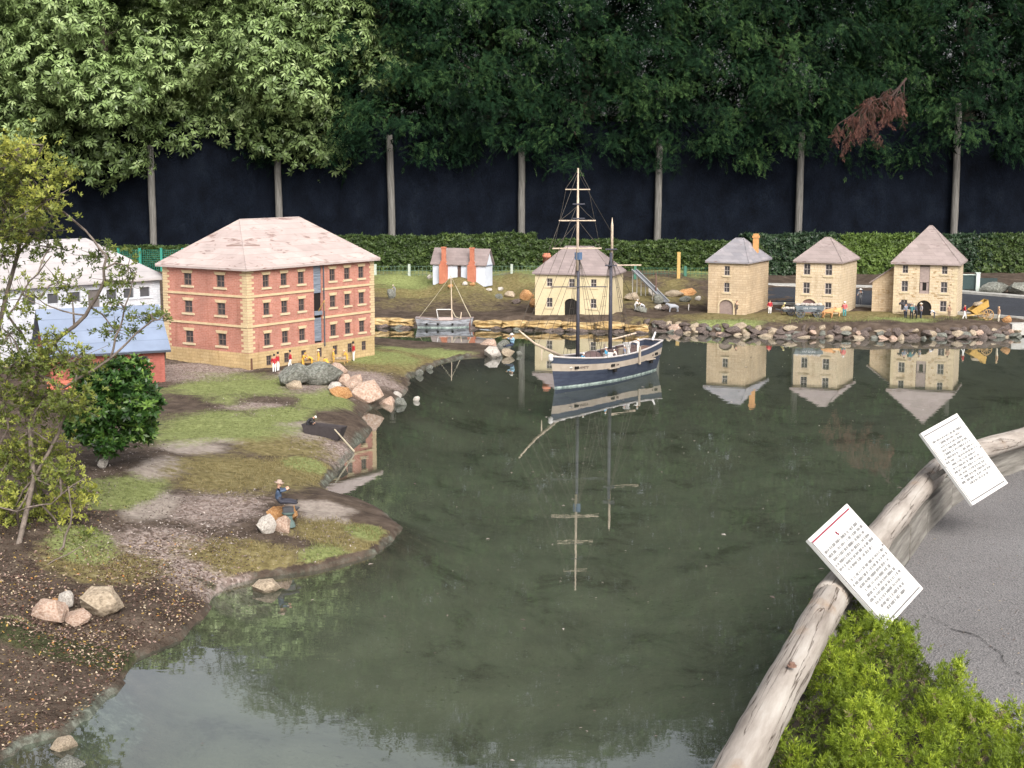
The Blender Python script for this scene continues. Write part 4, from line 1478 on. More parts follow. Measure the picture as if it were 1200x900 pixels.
def hull(L, Bm, sheer, levels, fac, mats, nst=22, transom=.55, rake=.06, keel=-.05):
    """levels: list of (fraction of sheer | 'k' for keel); returns a hull mesh, rail points left and right, and the deck outline"""
    mb = MB()
    rows = []
    for i in range(nst + 1):
        s = -1 + 2 * i / nst
        if s > 0:
            b = (1 - s ** 2.3) ** .85
        else:
            b = 1 - (1 - transom) * (-s) ** 2.6
        S = sheer(s)
        ring = []
        for lv, fc in zip(levels, fac):
            z = keel if lv == 'k' else lv * S if lv > .02 else lv
            low = 1 - (1 - fc) * (1 + .8 * max(0, s) + .9 * max(0, -s))
            y = Bm / 2 * b * max(low, .03)
            x = s * L / 2 + (z / max(S, .01)) * rake * (max(0, s) ** 2 + .8 * max(0, -s) ** 3 * -1)
            ring.append((x, y, z))
        rows.append(ring)
    nl = len(levels)
    for sg in (1, -1):
        for i in range(nst):
            for j in range(nl - 1):
                a, b, c, d = rows[i][j], rows[i + 1][j], rows[i + 1][j + 1], rows[i][j + 1]
                q = [(p[0], p[1] * sg, p[2]) for p in (a, b, c, d)]
                mb.face(q if sg < 0 else q[::-1], j)
    for j in range(nl - 1):                           # transom
        a, b = rows[0][j], rows[0][j + 1]
        mb.face([(a[0], a[1], a[2]), (b[0], b[1], b[2]), (b[0], -b[1], b[2]), (a[0], -a[1], a[2])], j)
    rail = [r[-1] for r in rows]
    return mb, rail, rows

bowp, sternp = P(650, 455, 0), P(762, 432.5, 0)
mid = (bowp + sternp) / 2
ax = (bowp - sternp)
LS = ax.length
rzs = math.atan2(ax.y, ax.x)
ship = thing('sailing_ship', 'two-masted model sailing ship with navy and cream hull', 'ship', mid, rzs)
shr = lambda s: .208 + .058 * max(0, s) ** 2 + .05 * max(0, -s) ** 2.2
hb, rail, rows = hull(LS, .36, shr, ['k', .0, .013, .55, .79, 1.0], [.5, .80, .82, .97, 1.0, .99], None)
hb.build('hull', [M_NAVY, M_SCUM, M_NAVY, M_CREAMP, M_NAVY], ship, False)
mb = MB()
for sg in (1, -1):
    mb.tube([(x, y * sg, z + .004) for x, y, z in rail], .008, 6)
mb.tube([(rail[0][0], rail[0][1], rail[0][2] + .004), (rail[0][0], -rail[0][1], rail[0][2] + .004)], .008, 6)
mb.build('rail', paint((.40, .37, .36)), ship)
mb = MB()
dk = [(x * .985, y * .95, z - .055) for x, y, z in rail]
for i in range(len(dk) - 1):
    a, b = dk[i], dk[i + 1]
    mb.face([(a[0], -a[1], a[2]), (b[0], -b[1], b[2]), (b[0], b[1], b[2]), (a[0], a[1], a[2])])
mb.build('deck', M_DECK, ship)
ir = Matrix.Rotation(-rzs, 3, 'Z')
def sx_for(px, z=.25, y=0):
    """hull x of the centre-line point seen in photo column px"""
    a = Vector((mid.x, mid.y)); d = Vector((math.cos(rzs), math.sin(rzs)))
    return t_on(px, a, a + d, z)
def ship_z(px, py, lx):
    w = mid + Vector((math.cos(rzs), math.sin(rzs), 0)) * lx
    return PY(px, py, w.y).z
fx, mx_ = sx_for(677), sx_for(715)
zf = [ship_z(678, q, fx) for q in (300, 197)]
zm = [ship_z(716, q, mx_) for q in (300, 255)]
mb = MB().tube([(fx, 0, .12), (fx, 0, zf[0])], [.017, .012], 10)
fm = mb.build('foremast', M_SPARD, ship, True)
mb = MB().tube([(fx + .012, 0, zf[0] - .12), (fx + .012, 0, ship_z(678, 262, fx)), (fx + .012, 0, zf[1])], [.012, .011, .006], 8)
mb.build('topmast', M_SPAR, fm, True)
mb = MB().tube([(mx_, 0, .12), (mx_, 0, zm[0] + .03)], [.018, .013], 10)
mm = mb.build('mainmast', M_SPARD, ship, True)
mb = MB().tube([(mx_ - .012, 0, zm[0] - .03), (mx_ - .012, 0, zm[1] - .07), (mx_ - .012, 0, zm[1])], [.012, .011, .002], 8)
mb.build('topmast', M_SPAR, mm, True)
yd_dir = Vector((1, 0.06, 0)).normalized()           # yards braced round to lie across our view
yd_l = ir @ yd_dir
sc12 = mpp(Vector((mid.x, mid.y, .8)))
for py, x0p, x1p, r, mt in ((222, 664.5, 692.5, .006, M_SPAR), (258.5, 657, 699, .007, M_SPAR), (291, 650, 706, .008, M_SPAR), (336, 648, 712, .006, M_SPARD)):
    z = ship_z(678, py, fx)
    a, b = (x0p - 678) * sc12, (x1p - 678) * sc12
    mb = MB().tube([Vector((fx + .02, 0, z)) + yd_l * a, Vector((fx + .02, 0, z)) + yd_l * b], [r * .8, r * .8], 6)
    mb.build('yard', mt, fm)
for mast, xx, pys in ((fm, fx, (239, 256)), (mm, mx_, (292, 311))):
    for py in pys:
        z = ship_z(690, py, xx)
        MB().box((xx, 0, z), (.10, .05, .010), 0, -rzs).build('crosstree', M_SPARD, mast)
MB().box((fx, 0, ship_z(678, 300, fx)), (.045, .045, .06)).build('mast_cap', paint((.08, .13, .22)), fm)
mb = MB().tube([Vector((mx_ - .02, 0, ship_z(715, 311, mx_))) + yd_l * .0, Vector((mx_ - .02, 0, ship_z(715, 311, mx_) - .0)) + yd_l * .25], .006, 6)
mb.build('gaff', M_SPAR, mm)
mb = MB().tube([Vector((mx_ - .02, 0, ship_z(715, 398, mx_))) , Vector((mx_ - .40, .0, ship_z(715, 398, mx_) + .02))], .008, 6)
mb.build('boom', M_SPAR, mm)
bow = Vector(rail[-1])
tipw = PY(608, 387, bowp.y - .33)
tip = ir @ (tipw - Vector((mid.x, mid.y, 0)))
mb = MB().tube([bow + Vector((-.18, 0, -.02)), bow.lerp(tip, .5), tip], [.014, .010, .005], 8)
bs = mb.build('bowsprit', M_SPAR, ship, True)
mb = MB().tube([bow.lerp(tip, .28) + Vector((0, 0, .0)), bow.lerp(tip, .28) + Vector((0, 0, -.09))], [.007, .003], 6)
mb.build('dolphin_striker', M_SPAR, bs)
mb = MB().lathe([(.0, -.02), (.018, -.012), (.022, .0), (.018, .014), (.024, .024), (.016, .04), (.0, .046)], tuple(bow + Vector((-.005, 0, -.02))), 10)
mb.build('figurehead', M_WPAINT, bs, True)
def rig(mbx, a, b, r=.0022):
    mbx.tube([a, Vector(a).lerp(Vector(b), .5) + Vector((0, 0, -.006)), b], r, 4, 0, False)
def rail_at(x, sg):
    q = min(rail, key=lambda c: abs(c[0] - x))
    return (q[0], q[1] * sg * 1.02, q[2])
for mast, xx, tops in ((fm, fx, (zf[0], ship_z(678, 258, fx))), (mm, mx_, (zm[0], zm[0]))):
    mb = MB()
    for sg in (1, -1):
        for dxx in (-.13, -.08, -.03, .02):
            rig(mb, (xx, .008 * sg, tops[0]), rail_at(xx + dxx, sg))
        for q in range(9):                            # ratlines
            f = .08 + .1 * q
            a = Vector(rail_at(xx - .13, sg)).lerp(Vector((xx, 0, tops[0])), f)
            b = Vector(rail_at(xx + .02, sg)).lerp(Vector((xx, 0, tops[0])), f)
            mb.tube([a, b], .0016, 4, 0, False)
    mb.build('shrouds', M_ROPE, mast)
mb = MB()
zt = zf[1]
for f, z in ((1, zt - .03), (.85, ship_z(678, 238, fx)), (.6, ship_z(678, 258, fx)), (.42, ship_z(678, 292, fx)), (.2, zf[0])):
    rig(mb, bow.lerp(tip, f), (fx + .01, 0, z))
rig(mb, (fx, 0, zt - .05), (mx_, 0, zm[1] - .12))
rig(mb, (fx, 0, zf[0]), (mx_, 0, .3))
for sg in (1, -1):
    rig(mb, Vector((fx + .02, 0, ship_z(678, 222, fx))) + yd_l * (14 * sc12 * sg), (fx, 0, zt))
    rig(mb, Vector((fx + .02, 0, ship_z(678, 258.5, fx))) + yd_l * (20 * sc12 * sg), (fx, 0, ship_z(678, 240, fx)))
    rig(mb, Vector((fx + .02, 0, ship_z(678, 291, fx))) + yd_l * (27 * sc12 * sg), (fx, 0, ship_z(678, 259, fx)))
    rig(mb, Vector((fx + .02, 0, ship_z(678, 222, fx))) + yd_l * (13 * sc12 * sg), Vector((fx + .02, 0, ship_z(678, 258.5, fx))) + yd_l * (20 * sc12 * sg), .0016)
    rig(mb, Vector((fx + .02, 0, ship_z(678, 258.5, fx))) + yd_l * (20 * sc12 * sg), Vector((fx + .02, 0, ship_z(678, 291, fx))) + yd_l * (27 * sc12 * sg), .0016)
rig(mb, (mx_, 0, zm[0]), (rail[0][0], 0, rail[0][2] + .03))
mb.build('stays', M_ROPE, fm)
# deck furniture
mb = MB()
for i, (zz, a, b) in enumerate(((0, .12, .085), (.05, .115, .08), (.085, .09, .06), (.10, .05, .03))):
    pass
prof = [(.0, 1.0), (.05, .96), (.085, .74), (.103, .36)]
cx_ = sx_for(693)
ring = []
for z, f in prof:
    ring.append([(cx_ + .13 * f * math.cos(t) , .075 * f * math.sin(t), .15 + z) for t in [2 * math.pi * q / 14 for q in range(14)]])
for i in range(3):
    for q in range(14):
        mb.face([ring[i][q], ring[i][(q + 1) % 14], ring[i + 1][(q + 1) % 14], ring[i + 1][q]])
mb.face(ring[3])
mb.build('covered_boat', M_BROWN, ship, True)
for px, w, l, h, mt, nm in ((714, .10, .12, .085, M_BROWN, 'deckhouse'), (735, .12, .16, .07, M_BROWN, 'deckhouse'), (706, .05, .07, .07, M_WPAINT, 'hatch'), (723, .05, .06, .09, M_CREAMP, 'barrel_rack'), (728, .05, .03, .13, M_WPAINT, 'bitts')):
    x_ = sx_for(px)
    y_ = .06 if nm in ('hatch', 'barrel_rack', 'bitts') else 0
    MB().box((x_, y_, .15 + h / 2 + (.02 if px > 730 else 0)), (l, w, h)).box((x_, y_, .15 + h + (.02 if px > 730 else 0) + .005), (l * 1.1, w * 1.1, .010)).build(nm, mt, ship)
mb = MB()
for sg in (1, -1):                                    # wales, gun ports and channels on both sides
    for px in (660, 694, 752):
        x_ = sx_for(px + 3)
        q = min(rows, key=lambda r: abs(r[4][0] - x_))
        mb.box((q[4][0], sg * (q[3][1] + q[4][1]) / 2, (q[3][2] + q[4][2]) / 2), (.05, .012, .022))
mb.build('gun_port', M_DARK, ship)
for sg in (1, -1):
    for px in (700, 742):
        x_ = sx_for(px)
        q = min(rows, key=lambda r: abs(r[3][0] - x_))
        MB().box((q[3][0], sg * (q[3][1] + .012), q[3][2] + .004), (.14, .03, .008)).box((q[3][0] - .02, sg * (q[3][1] + .012), q[3][2] - .016), (.03, .02, .03), 1).build('channel', [M_CREAMP, M_DARK], ship)
mb = MB()
x_ = sx_for(728); q = min(rows, key=lambda r: abs(r[5][0] - x_))
for sg in (1, -1):
    mb.box((q[5][0], sg * (q[5][1] + .012), q[5][2] - .03), (.02, .012, .15))
mb.build('gangway_post', M_CREAMP, ship)
mb = MB().tube([(rail[0][0] + .02, 0, rail[0][2]), (rail[0][0] - .03, 0, rail[0][2] + .07)], [.012, .008], 6)
mb.build('stern_post', M_WPAINT, ship)
# the name in the cream band near the bow
def text_mesh(s, size, mat, name='lettering', ext=.0008):
    cu = bpy.data.curves.new('t', 'FONT')
    cu.body, cu.size, cu.extrude = s, size, ext
    cu.align_x, cu.align_y = 'CENTER', 'CENTER'
    ob = bpy.data.objects.new('t', cu)
    COL.objects.link(ob)
    me = bpy.data.meshes.new_from_object(ob.evaluated_get(bpy.context.evaluated_depsgraph_get()))
    bpy.data.objects.remove(ob)
    me.materials.clear()
    me.materials.append(mat)
    return me
def on_hull(px, sg, txt, size):
    x_ = sx_for(px)
    i = min(range(len(rows)), key=lambda r: abs(rows[r][4][0] - x_))
    i = max(1, min(len(rows) - 2, i))
    a, b = Vector(rows[i - 1][3]), Vector(rows[i + 1][3])
    c, d = Vector(rows[i - 1][4]), Vector(rows[i + 1][4])
    for v in (a, b, c, d):
        v.y *= sg
    xa = ((b + d) / 2 - (a + c) / 2).normalized() * (-1 if sg < 0 else 1)
    return a, b, c, d, xa
for px, txt, size in ((672, 'AMITY', .032), (706, 'XIIII', .022), (747, 'XIII', .022)):
    for sg in (1,):
        a, b, c, d, xa = on_hull(px, sg, txt, size)
        # pick the side of the hull that faces the viewer
        best = None
        for sgn in (1, -1):
            a, b, c, d, xa = on_hull(px, sgn, txt, size)
            ctr = (a + b + c + d) / 4
            wpos = mid + Matrix.Rotation(rzs, 3, 'Z') @ ctr
            if best is None or wpos.y < best[0]:
                best = (wpos.y, sgn, a, b, c, d, ctr)
        _, sgn, a, b, c, d, ctr = best
        zc = ((c + d) / 2 - (a + b) / 2).normalized()
        xc = ((b + d) / 2 - (a + c) / 2).normalized()
        wx = Matrix.Rotation(rzs, 3, 'Z') @ xc
        if wx.x < 0:
            xc = -xc
        nc = xc.cross(zc).normalized()
        zc = nc.cross(xc)
        M_ = Matrix((xc, zc, nc)).transposed().to_4x4()
        M_.translation = ctr + nc * .0035
        o = link('lettering', text_mesh(txt, size, paint((.10, .07, .06))), ship)
        o.matrix_local = M_

# sloop at the quay
b0, b1 = P(489, 381.5, 0), P(554, 381.5, 0)
sm = (b0 + b1) / 2 + Vector((0, -.16, 0))
Ls2 = (b1 - b0).length * .95
sloop = thing('sloop', 'small weathered grey sloop moored at the yellow quay', 'boat', sm, .0)
M_GREYW = mat_noise('flaking_grey_white_paint', [(.35, (.11, .105, .11)), (.5, (.26, .27, .30)), (.7, (.38, .385, .41))], 14, .8, .3, .003, (1, 1, 5))
hb, rl2, rw2 = hull(Ls2, .22, lambda s: .085 + .025 * s * s, ['k', 0, .012, .5, 1.0], [.5, .8, .82, .97, 1.0], None, 14, .6, .03, -.03)
hb.build('hull', [M_DARK, M_SCUM, M_GREYW, M_GREYW], sloop)
mb = MB()
for sg in (1, -1):
    mb.tube([(x, y * sg, z + .002) for x, y, z in rl2], .006, 5)
mb.build('rail', paint((.24, .19, .18)), sloop)
mb = MB()
dk = [(x * .98, y * .94, z - .02) for x, y, z in rl2]
for i in range(len(dk) - 1):
    a, b = dk[i], dk[i + 1]
    mb.face([(a[0], -a[1], a[2]), (b[0], -b[1], b[2]), (b[0], b[1], b[2]), (a[0], a[1], a[2])])
mb.build('deck', M_DECK, sloop)
s2_ = mpp(sm)
fxp = lambda px: (px - 522) * s2_
MB().tube([(fxp(531), 0, .05), (fxp(530), 0, .05 + 58 * s2_)], [.009, .004], 6).build('mast', M_SPAR, sloop)
MB().tube([(fxp(513), 0, .20), (fxp(531), 0, .20)], .006, 6).tube([(fxp(513), 0, .20), (fxp(515), 0, .09)], .005, 5).build('boom', M_WPAINT, sloop)
mb = MB(); rig(mb, (fxp(536), 0, .46), (fxp(554), 0, .09), .004); rig(mb, (fxp(530), 0, .58), (fxp(554), 0, .10), .002); rig(mb, (fxp(530), 0, .58), (fxp(491), 0, .09), .002)
mb.tube([(fxp(531), 0, .20), (fxp(535), -.01, .12), (fxp(540), 0, .10), (fxp(542), 0, .15)], .004, 5)
mb.build('rigging', M_ROPEL, sloop)
MB().box((fxp(524), 0, .085), (.16, .10, .05)).build('cabin', paint((.45, .36, .33)), sloop)
MB().tube([(fxp(541), 0, .08), (fxp(542), 0, .17)], .006, 6).build('tiller', M_SPAR, sloop)
mb = MB()
for px in (502, 515, 532):
    for sg in (1, -1):
        mb.box((fxp(px), sg * .106, .045), (.02, .02, .02))
mb.build('port_hole', M_DARK, sloop)
MB().box((Ls2 / 2 - .012, 0, .04), (.02, .05, .12)).build('stem_post', paint((.14, .07, .06)), sloop)

# ------------------------------------------------------------------ rocks
def rock_mat(name, a, b_, c, sc=7):
    return mat_noise(name, [(.30, a), (.5, b_), (.72, c)], sc, .92, .7, .01, fine=(45, .72), spec=.2)
RK = {'pink': rock_mat('pink_quartzite', (.30, .17, .12), (.50, .36, .28), (.64, .52, .44)),
      'grey': rock_mat('grey_lichen_stone', (.07, .075, .06), (.19, .19, .165), (.38, .39, .35)),
      'orange': rock_mat('orange_sandstone', (.28, .13, .05), (.50, .26, .11), (.62, .42, .24)),
      'white': rock_mat('pale_quartz', (.32, .28, .24), (.55, .50, .45), (.70, .66, .61)),
      'tan': rock_mat('tan_boulder', (.20, .155, .11), (.42, .34, .25), (.58, .48, .37)),
      'brown': rock_mat('brown_wall_stone', (.045, .036, .03), (.13, .10, .09), (.34, .28, .25), 11)}
from mathutils import noise as mnoise
def rock_mesh(seed, n=15, jag=.25, bev=.03, fine=0):
    rr = random.Random(seed)
    bm = bmesh.new()
    for i in range(n):
        z = 1 - 2 * (i + .5) / n
        a = i * 2.39996 + rr.uniform(-.5, .5)
        r = math.sqrt(max(0, 1 - z * z))
        k = 1 + rr.uniform(-jag, jag)
        bm.verts.new((r * math.cos(a) * k, r * math.sin(a) * k, z * (1 + rr.uniform(-jag, jag) * .6)))
    res = bmesh.ops.convex_hull(bm, input=bm.verts)
    junk = [e for e in res['geom_interior'] if isinstance(e, bmesh.types.BMVert)] + [e for e in res['geom_unused'] if isinstance(e, bmesh.types.BMVert)]
    if junk:
        bmesh.ops.delete(bm, geom=list(set(junk)), context='VERTS')
    if bev:
        bmesh.ops.bevel(bm, geom=list(bm.edges), offset=bev, segments=1, affect='EDGES', clamp_overlap=True)
    if fine:                                         # break the flat faces up into rough stone
        bmesh.ops.triangulate(bm, faces=list(bm.faces))
        bmesh.ops.subdivide_edges(bm, edges=list(bm.edges), cuts=fine, use_grid_fill=True, smooth=.15)
        o3 = Vector((seed * 3.7, seed * 1.3, seed * 2.1))
        for v in bm.verts:
            d_ = mnoise.fractal(v.co * 1.6 + o3, .9, 2.1, 5) * .075 + mnoise.fractal(v.co * 5 + o3, .9, 2.1, 3) * .022
            v.co += v.normal * d_
    me = bpy.data.meshes.new('rock')
    bm.to_mesh(me)
    bm.free()
    return me
ROCKS = [rock_mesh(s, 10 + s % 6, .26 + .03 * (s % 4), 0, 3) for s in range(14)]
_rm = {}
def rock_data(k, col):
    if (k, col) not in _rm:
        m = ROCKS[k % len(ROCKS)].copy()
        m.materials.append(RK[col])
        _rm[(k, col)] = m
    return _rm[(k, col)]
def rock(px, py, wpx, hpx, col, label, k, rz=None, depth=.8, group=None, sink=.25, water=False, name='rock', parent=None, z=None):
    """px,py: foot of the stone in the photo"""
    p = P(px, py, 0) if water else G(px, py) if z is None else P(px, py, z)
    s = mpp(p)
    o = link(name, rock_data(k, col), parent)
    sx, sz = wpx * s / 2, hpx * s / 2
    o.scale = (sx, max(sx, sz) * depth, sz / (1 - sink * .5) * 1.0)
    o.location = (p.x, p.y + max(sx, sz) * depth * .5, (0 if water else p.z) + sz * (1 - sink))
    o.rotation_euler = (R.uniform(-.12, .12), R.uniform(-.15, .15), R.uniform(-.5, .5) if rz is None else rz)
    if label:
        tag(o, label, 'rock', group)
    return o
g1 = 'pink boulders at the inlet below the warehouse'
rock(341, 452, 46, 26, 'grey', 'dark hollowed grey boulder below the warehouse soldiers', 1, .1)
rock(372, 451, 52, 30, 'grey', 'large lichen-covered grey boulder in front of the warehouse', 4, .3)
rock(345, 456, 24, 11, 'tan', 'flat tan slab under the hollow of the grey boulder', 6, -.4)
rock(392, 443, 26, 20, 'pink', 'pale pink stone at the right shoulder of the grey boulder', 2)
for a in [(392, 459, 15, 14, 'white', 'small white stone at the left end of the pink boulder pile', 3), (405, 452, 18, 14, 'pink', 'small pink stone at the back of the boulder pile', 5),
          (400, 466, 27, 15, 'orange', 'rusty orange stone at the front of the boulder pile', 8), (414, 459, 26, 17, 'pink', 'mid-size pink stone leaning in the boulder pile', 9),
          (431, 472, 36, 29, 'pink', 'largest pale pink boulder of the pile at the inlet', 0), (419, 453, 16, 15, 'pink', 'upright pink stone behind the largest boulder', 11),
          (456, 472, 25, 20, 'pink', 'rounded pink boulder at the water end of the pile', 7), (395, 448, 13, 9, 'white', 'flat white stone atop the left of the boulder pile', 12)]:
    rock(*a[:6], a[6], group=g1)
for a in [(465, 467, 10, 10, 'white', 'little white stone beyond the rounded pink boulder', 2), (469, 475, 16, 9, 'grey', 'grey stone in the shallows by the pink boulders', 5), (488, 470, 8, 7, 'white', 'lone small white stone standing in the pond near the boulders', 3),
          (491, 440, 11, 9, 'grey', 'small grey stone in the water off the grassy bank', 4), (312, 694, 40, 17, 'tan', 'pointed pale stone rising from the water at the near shore', 9),
          (72, 878, 36, 14, 'tan', 'flat half sunken stone near the bottom left shore', 6), (76, 905, 40, 16, 'grey', 'rounded half sunken stone at the bottom frame edge', 10), (503, 433, 9, 6, 'grey', 'tiny grey stone at the waterline of the grassy bank', 1)]:
    rock(*a[:6], a[6], water=True, sink=.45)
g2 = 'cluster of stones on the near left bank'
for a in [(118, 722, 60, 38, 'tan', 'big flat-topped tan boulder on the near left bank', 9, .2), (57, 730, 42, 27, 'pink', 'pink and white angular stone left in the near cluster', 5, -.3), (76, 712, 20, 22, 'white', 'upright pale stone between the near cluster boulders', 3, .5),
          (75, 722, 16, 14, 'pink', 'small rounded stone in the middle of the near cluster', 7, .1), (91, 732, 36, 17, 'pink', 'low pale wedge stone at the front of the near cluster', 11, .4), (64, 708, 9, 8, 'orange', 'tiny orange stone at the back of the near cluster', 2, .4)]:
    rock(*a[:6], a[6], rz=a[7], group=g2)
rock(313, 625, 24, 24, 'white', 'whitish boulder left of the seated blue-coated figure', 7, .6)
rock(330, 624, 24, 22, 'pink', 'pale pink boulder right below the seated blue-coated figure', 12, -.5)
rock(326, 610, 26, 20, 'orange', 'rough orange stone under the seated figure', 8, .2)
rock(340, 609, 20, 18, 'orange', 'orange stone with an anvil before it beside the seated figure', 0, .2)
rock(120, 549, 12, 14, 'white', 'small white stone at the foot of the dark green bush', 3)
for a in [(573, 409, 24, 13, 'pink', 'flat pink stone at the tip of the grassy spit', 6), (578, 419, 24, 15, 'white', 'pale stone in front at the tip of the spit', 9), (590, 412, 18, 16, 'grey', 'grey stone behind at the tip of the spit', 4), (594, 418, 16, 11, 'tan', 'low tan stone beneath the seated angler', 2), (608, 417, 10, 6, 'grey', 'small outermost stone of the spit', 10)]:
    rock(*a[:6], a[6], group='stones at the tip of the spit', z=.0, sink=.3)
for a in [(516, 328, 8, 4, 'white', 'small pale stone by the left cottage chimney', 3), (528, 331, 7, 5, 'orange', 'yellowish stone left before the cottage door', 7), (545, 329, 7, 5, 'white', 'pale stone right before the cottage door', 5), (553, 330, 8, 4, 'orange', 'yellow stone below the right cottage chimney', 1), (503, 327, 6, 6, 'white', 'small white stone left of the cottage wall', 4)]:
    rock(*a[:6], a[6], group='stones before the cottage')
for a in [(616, 352, 16, 14, 'orange', 'orange stone beside the cream house wall', 2), (598, 349, 14, 8, 'tan', 'tan stone on the bank left of the cream house', 5), (585, 350, 10, 7, 'grey', 'grey stone on the bank below the cottage', 8), (606, 356, 12, 6, 'brown', 'brown stone at the water end of the bank', 11),
          (625, 360, 14, 12, 'orange', 'rust coloured stone against the cream house corner', 6), (458, 350, 14, 12, 'grey', 'grey stone below the left grass slope', 10), (573, 341, 8, 4, 'white', 'whitish stone on the grass slope', 3), (586, 342, 9, 5, 'white', 'pale stone on the grass slope nearer the cream house', 1)]:
    rock(*a[:6], a[6], group='stones on the back bank')
for a in [(740, 352, 22, 10, 'tan', 'flat tan stone beside the cream house right wall', 6), (789, 348, 22, 9, 'tan', 'flat tan stone below the yellow stake', 2), (806, 346, 24, 9, 'orange', 'bright orange flat stone below the yellow stake', 8), (803, 354, 16, 8, 'grey', 'grey stone under the orange flat stone', 4),
          (818, 352, 8, 6, 'white', 'small pale stone left of the chimney house', 3), (771, 356, 18, 12, 'grey', 'grey stone under the loading chute end', 10), (765, 347, 16, 12, 'white', 'pale stone under the middle of the chute', 1), (752, 366, 16, 7, 'grey', 'low grey stone at the wharf edge', 5), (782, 364, 14, 8, 'brown', 'brown stone at the wharf beside the grey horse', 7), (772, 363, 12, 7, 'white', 'pale stone before the chute at the wharf', 12)]:
    rock(*a[:6], a[6], group='stones on the wharf')
rock(1182, 378, 12, 9, 'orange', 'orange stone at the right end of the far bank', 7)
rock(1166, 345, 36, 16, 'grey', 'grey boulder under the hedge right of the gate', 4, .2)
rock(1198, 345, 34, 16, 'grey', 'grey boulder under the hedge at the frame edge', 9, .2)

# rubble wall along the far right bank, each stone a piece
rub = thing('rubble_wall', 'low rubble stone wall along the far right waterline', 'wall', P(980, 394, 0))
shore = [P(a, b, 0) for a, b in ((752, 386.5), (765, 387), (800, 390), (850, 392), (900, 394), (950, 395), (1000, 396), (1050, 397), (1120, 396.5), (1200, 394), (1260, 393.5))]
acc = 0
def along(pts, step):
    out_ = []
    for i in range(len(pts) - 1):
        L = (pts[i + 1] - pts[i]).length
        n = max(1, int(L / step))
        for j in range(n):
            out_.append(pts[i].lerp(pts[i + 1], (j + R.random() * .6) / n))
    return out_
def stone_piece(par, p, w, h, d, zc, col, nm='stone'):
    o = link(nm, rock_data(R.randrange(14), col), par)
    o.location = (p.x - par.location.x, p.y - par.location.y, zc - par.location.z)
    o.scale = (w / 2, d / 2, h / 2)
    o.rotation_euler = (R.uniform(-.25, .25), R.uniform(-.25, .25), R.uniform(-.4, .4))
for row, (zc, st, back) in enumerate(((.003, .085, -.015), (.040, .088, .02), (.078, .095, .075))):
    for p in along(shore, st):
        w = R.uniform(.07, .19) * (1.1 if row == 0 else .95)
        col = R.choice(['brown', 'brown', 'brown', 'brown', 'brown', 'brown', 'tan', 'tan', 'pink', 'grey', 'grey'] if row < 2 else ['brown', 'brown', 'brown', 'tan'])
        stone_piece(rub, p + Vector((0, back + R.uniform(-.02, .02), 0)), w, R.uniform(.045, .095), R.uniform(.10, .18), zc + R.uniform(-.01, .012), col)
# yellow quay in front of the cream house
M_YEL = rock_mat('yellow_quay_stone', (.13, .085, .04), (.40, .27, .12), (.58, .46, .27))
quay = thing('quay_wall', 'yellow stone quay edge between the sloop and the cream house', 'wall', P(650, 380, 0))
def quay_run(par, pa, pb, seedk):
    a, b = P(*pa, .045), P(*pb, .045)
    L = (b - a).length
    x = 0
    while x < L - .05:
        w = R.uniform(.26, .46)
        w = min(w, L - x)
        bm = bmesh.new()
        bmesh.ops.create_cube(bm, size=1)
        bmesh.ops.subdivide_edges(bm, edges=list(bm.edges), cuts=2, use_grid_fill=True)
        for v in bm.verts:
            v.co = Vector((v.co.x * (w - .012), v.co.y * .20, v.co.z * .060))
            v.co += Vector((R.uniform(-.02, .02), R.uniform(-.025, .025), R.uniform(-.014, .012)))
        me = bpy.data.meshes.new('block')
        bm.to_mesh(me); bm.free()
        me.materials.append(M_YEL)
        o = link('block', me, par)
        c = a.lerp(b, (x + w / 2) / L)
        o.location = (c.x - par.location.x, c.y + .10 - par.location.y, .062 + R.uniform(-.008, .008))
        x += w
    for p in along([a, b], .15):
        stone_piece(par, p + Vector((0, .03, 0)), R.uniform(.12, .2), .07, .14, .008, R.choice(['brown', 'grey', 'brown']))
quay_run(quay, (556, 381), (762, 386.5), 1)
q2 = thing('quay_wall', 'short yellow stone quay edge left of the sloop', 'wall', P(460, 380, 0))
quay_run(q2, (425, 379.5), (488, 380.5), 2)
o = MB().box((0, 0, 0), (1.2, .3, .12)).build('concrete_edge', M_CONC, None, False, P(1250, 394, 0) + Vector((0, .12, .075)))
tag(o, 'pale concrete edge block at the far right waterline', 'kerb block')
# ------------------------------------------------------------------ small painted figures
def skin_mesh(J, E, rad, mats_of, subdiv=1):
    """J joint positions, E edges, rad radii (rx, ry); faces take the slot of the nearest joint"""
    me = bpy.data.meshes.new('body')
    names = list(J)
    me.from_pydata([J[k] for k in names], [(names.index(a), names.index(b)) for a, b in E], [])
    ob = bpy.data.objects.new('body', me)
    COL.objects.link(ob)
    sk = ob.modifiers.new('skin', 'SKIN')
    sk.use_smooth_shade = True
    sv = me.skin_vertices[0].data
    for i, k in enumerate(names):
        r = rad[k]
        sv[i].radius = (r, r) if not isinstance(r, tuple) else r
        sv[i].use_root = (i == 0)
    if subdiv:
        ss = ob.modifiers.new('sub', 'SUBSURF')
        ss.levels = ss.render_levels = subdiv
    dg = bpy.context.evaluated_depsgraph_get()
    m2 = bpy.data.meshes.new_from_object(ob.evaluated_get(dg))
    bpy.data.objects.remove(ob)
    P_ = np.array([J[k] for k in names])
    sl = [mats_of[k] for k in names]
    mi = []
    for p in m2.polygons:
        c = np.array(p.center)
        mi.append(sl[int(np.argmin(((P_ - c) ** 2).sum(1)))])
    nslot = max(sl) + 1
    m2.materials.clear()
    for _ in range(nslot):
        m2.materials.append(None)
    m2.polygons.foreach_set('material_index', mi)
    m2.update()
    return m2
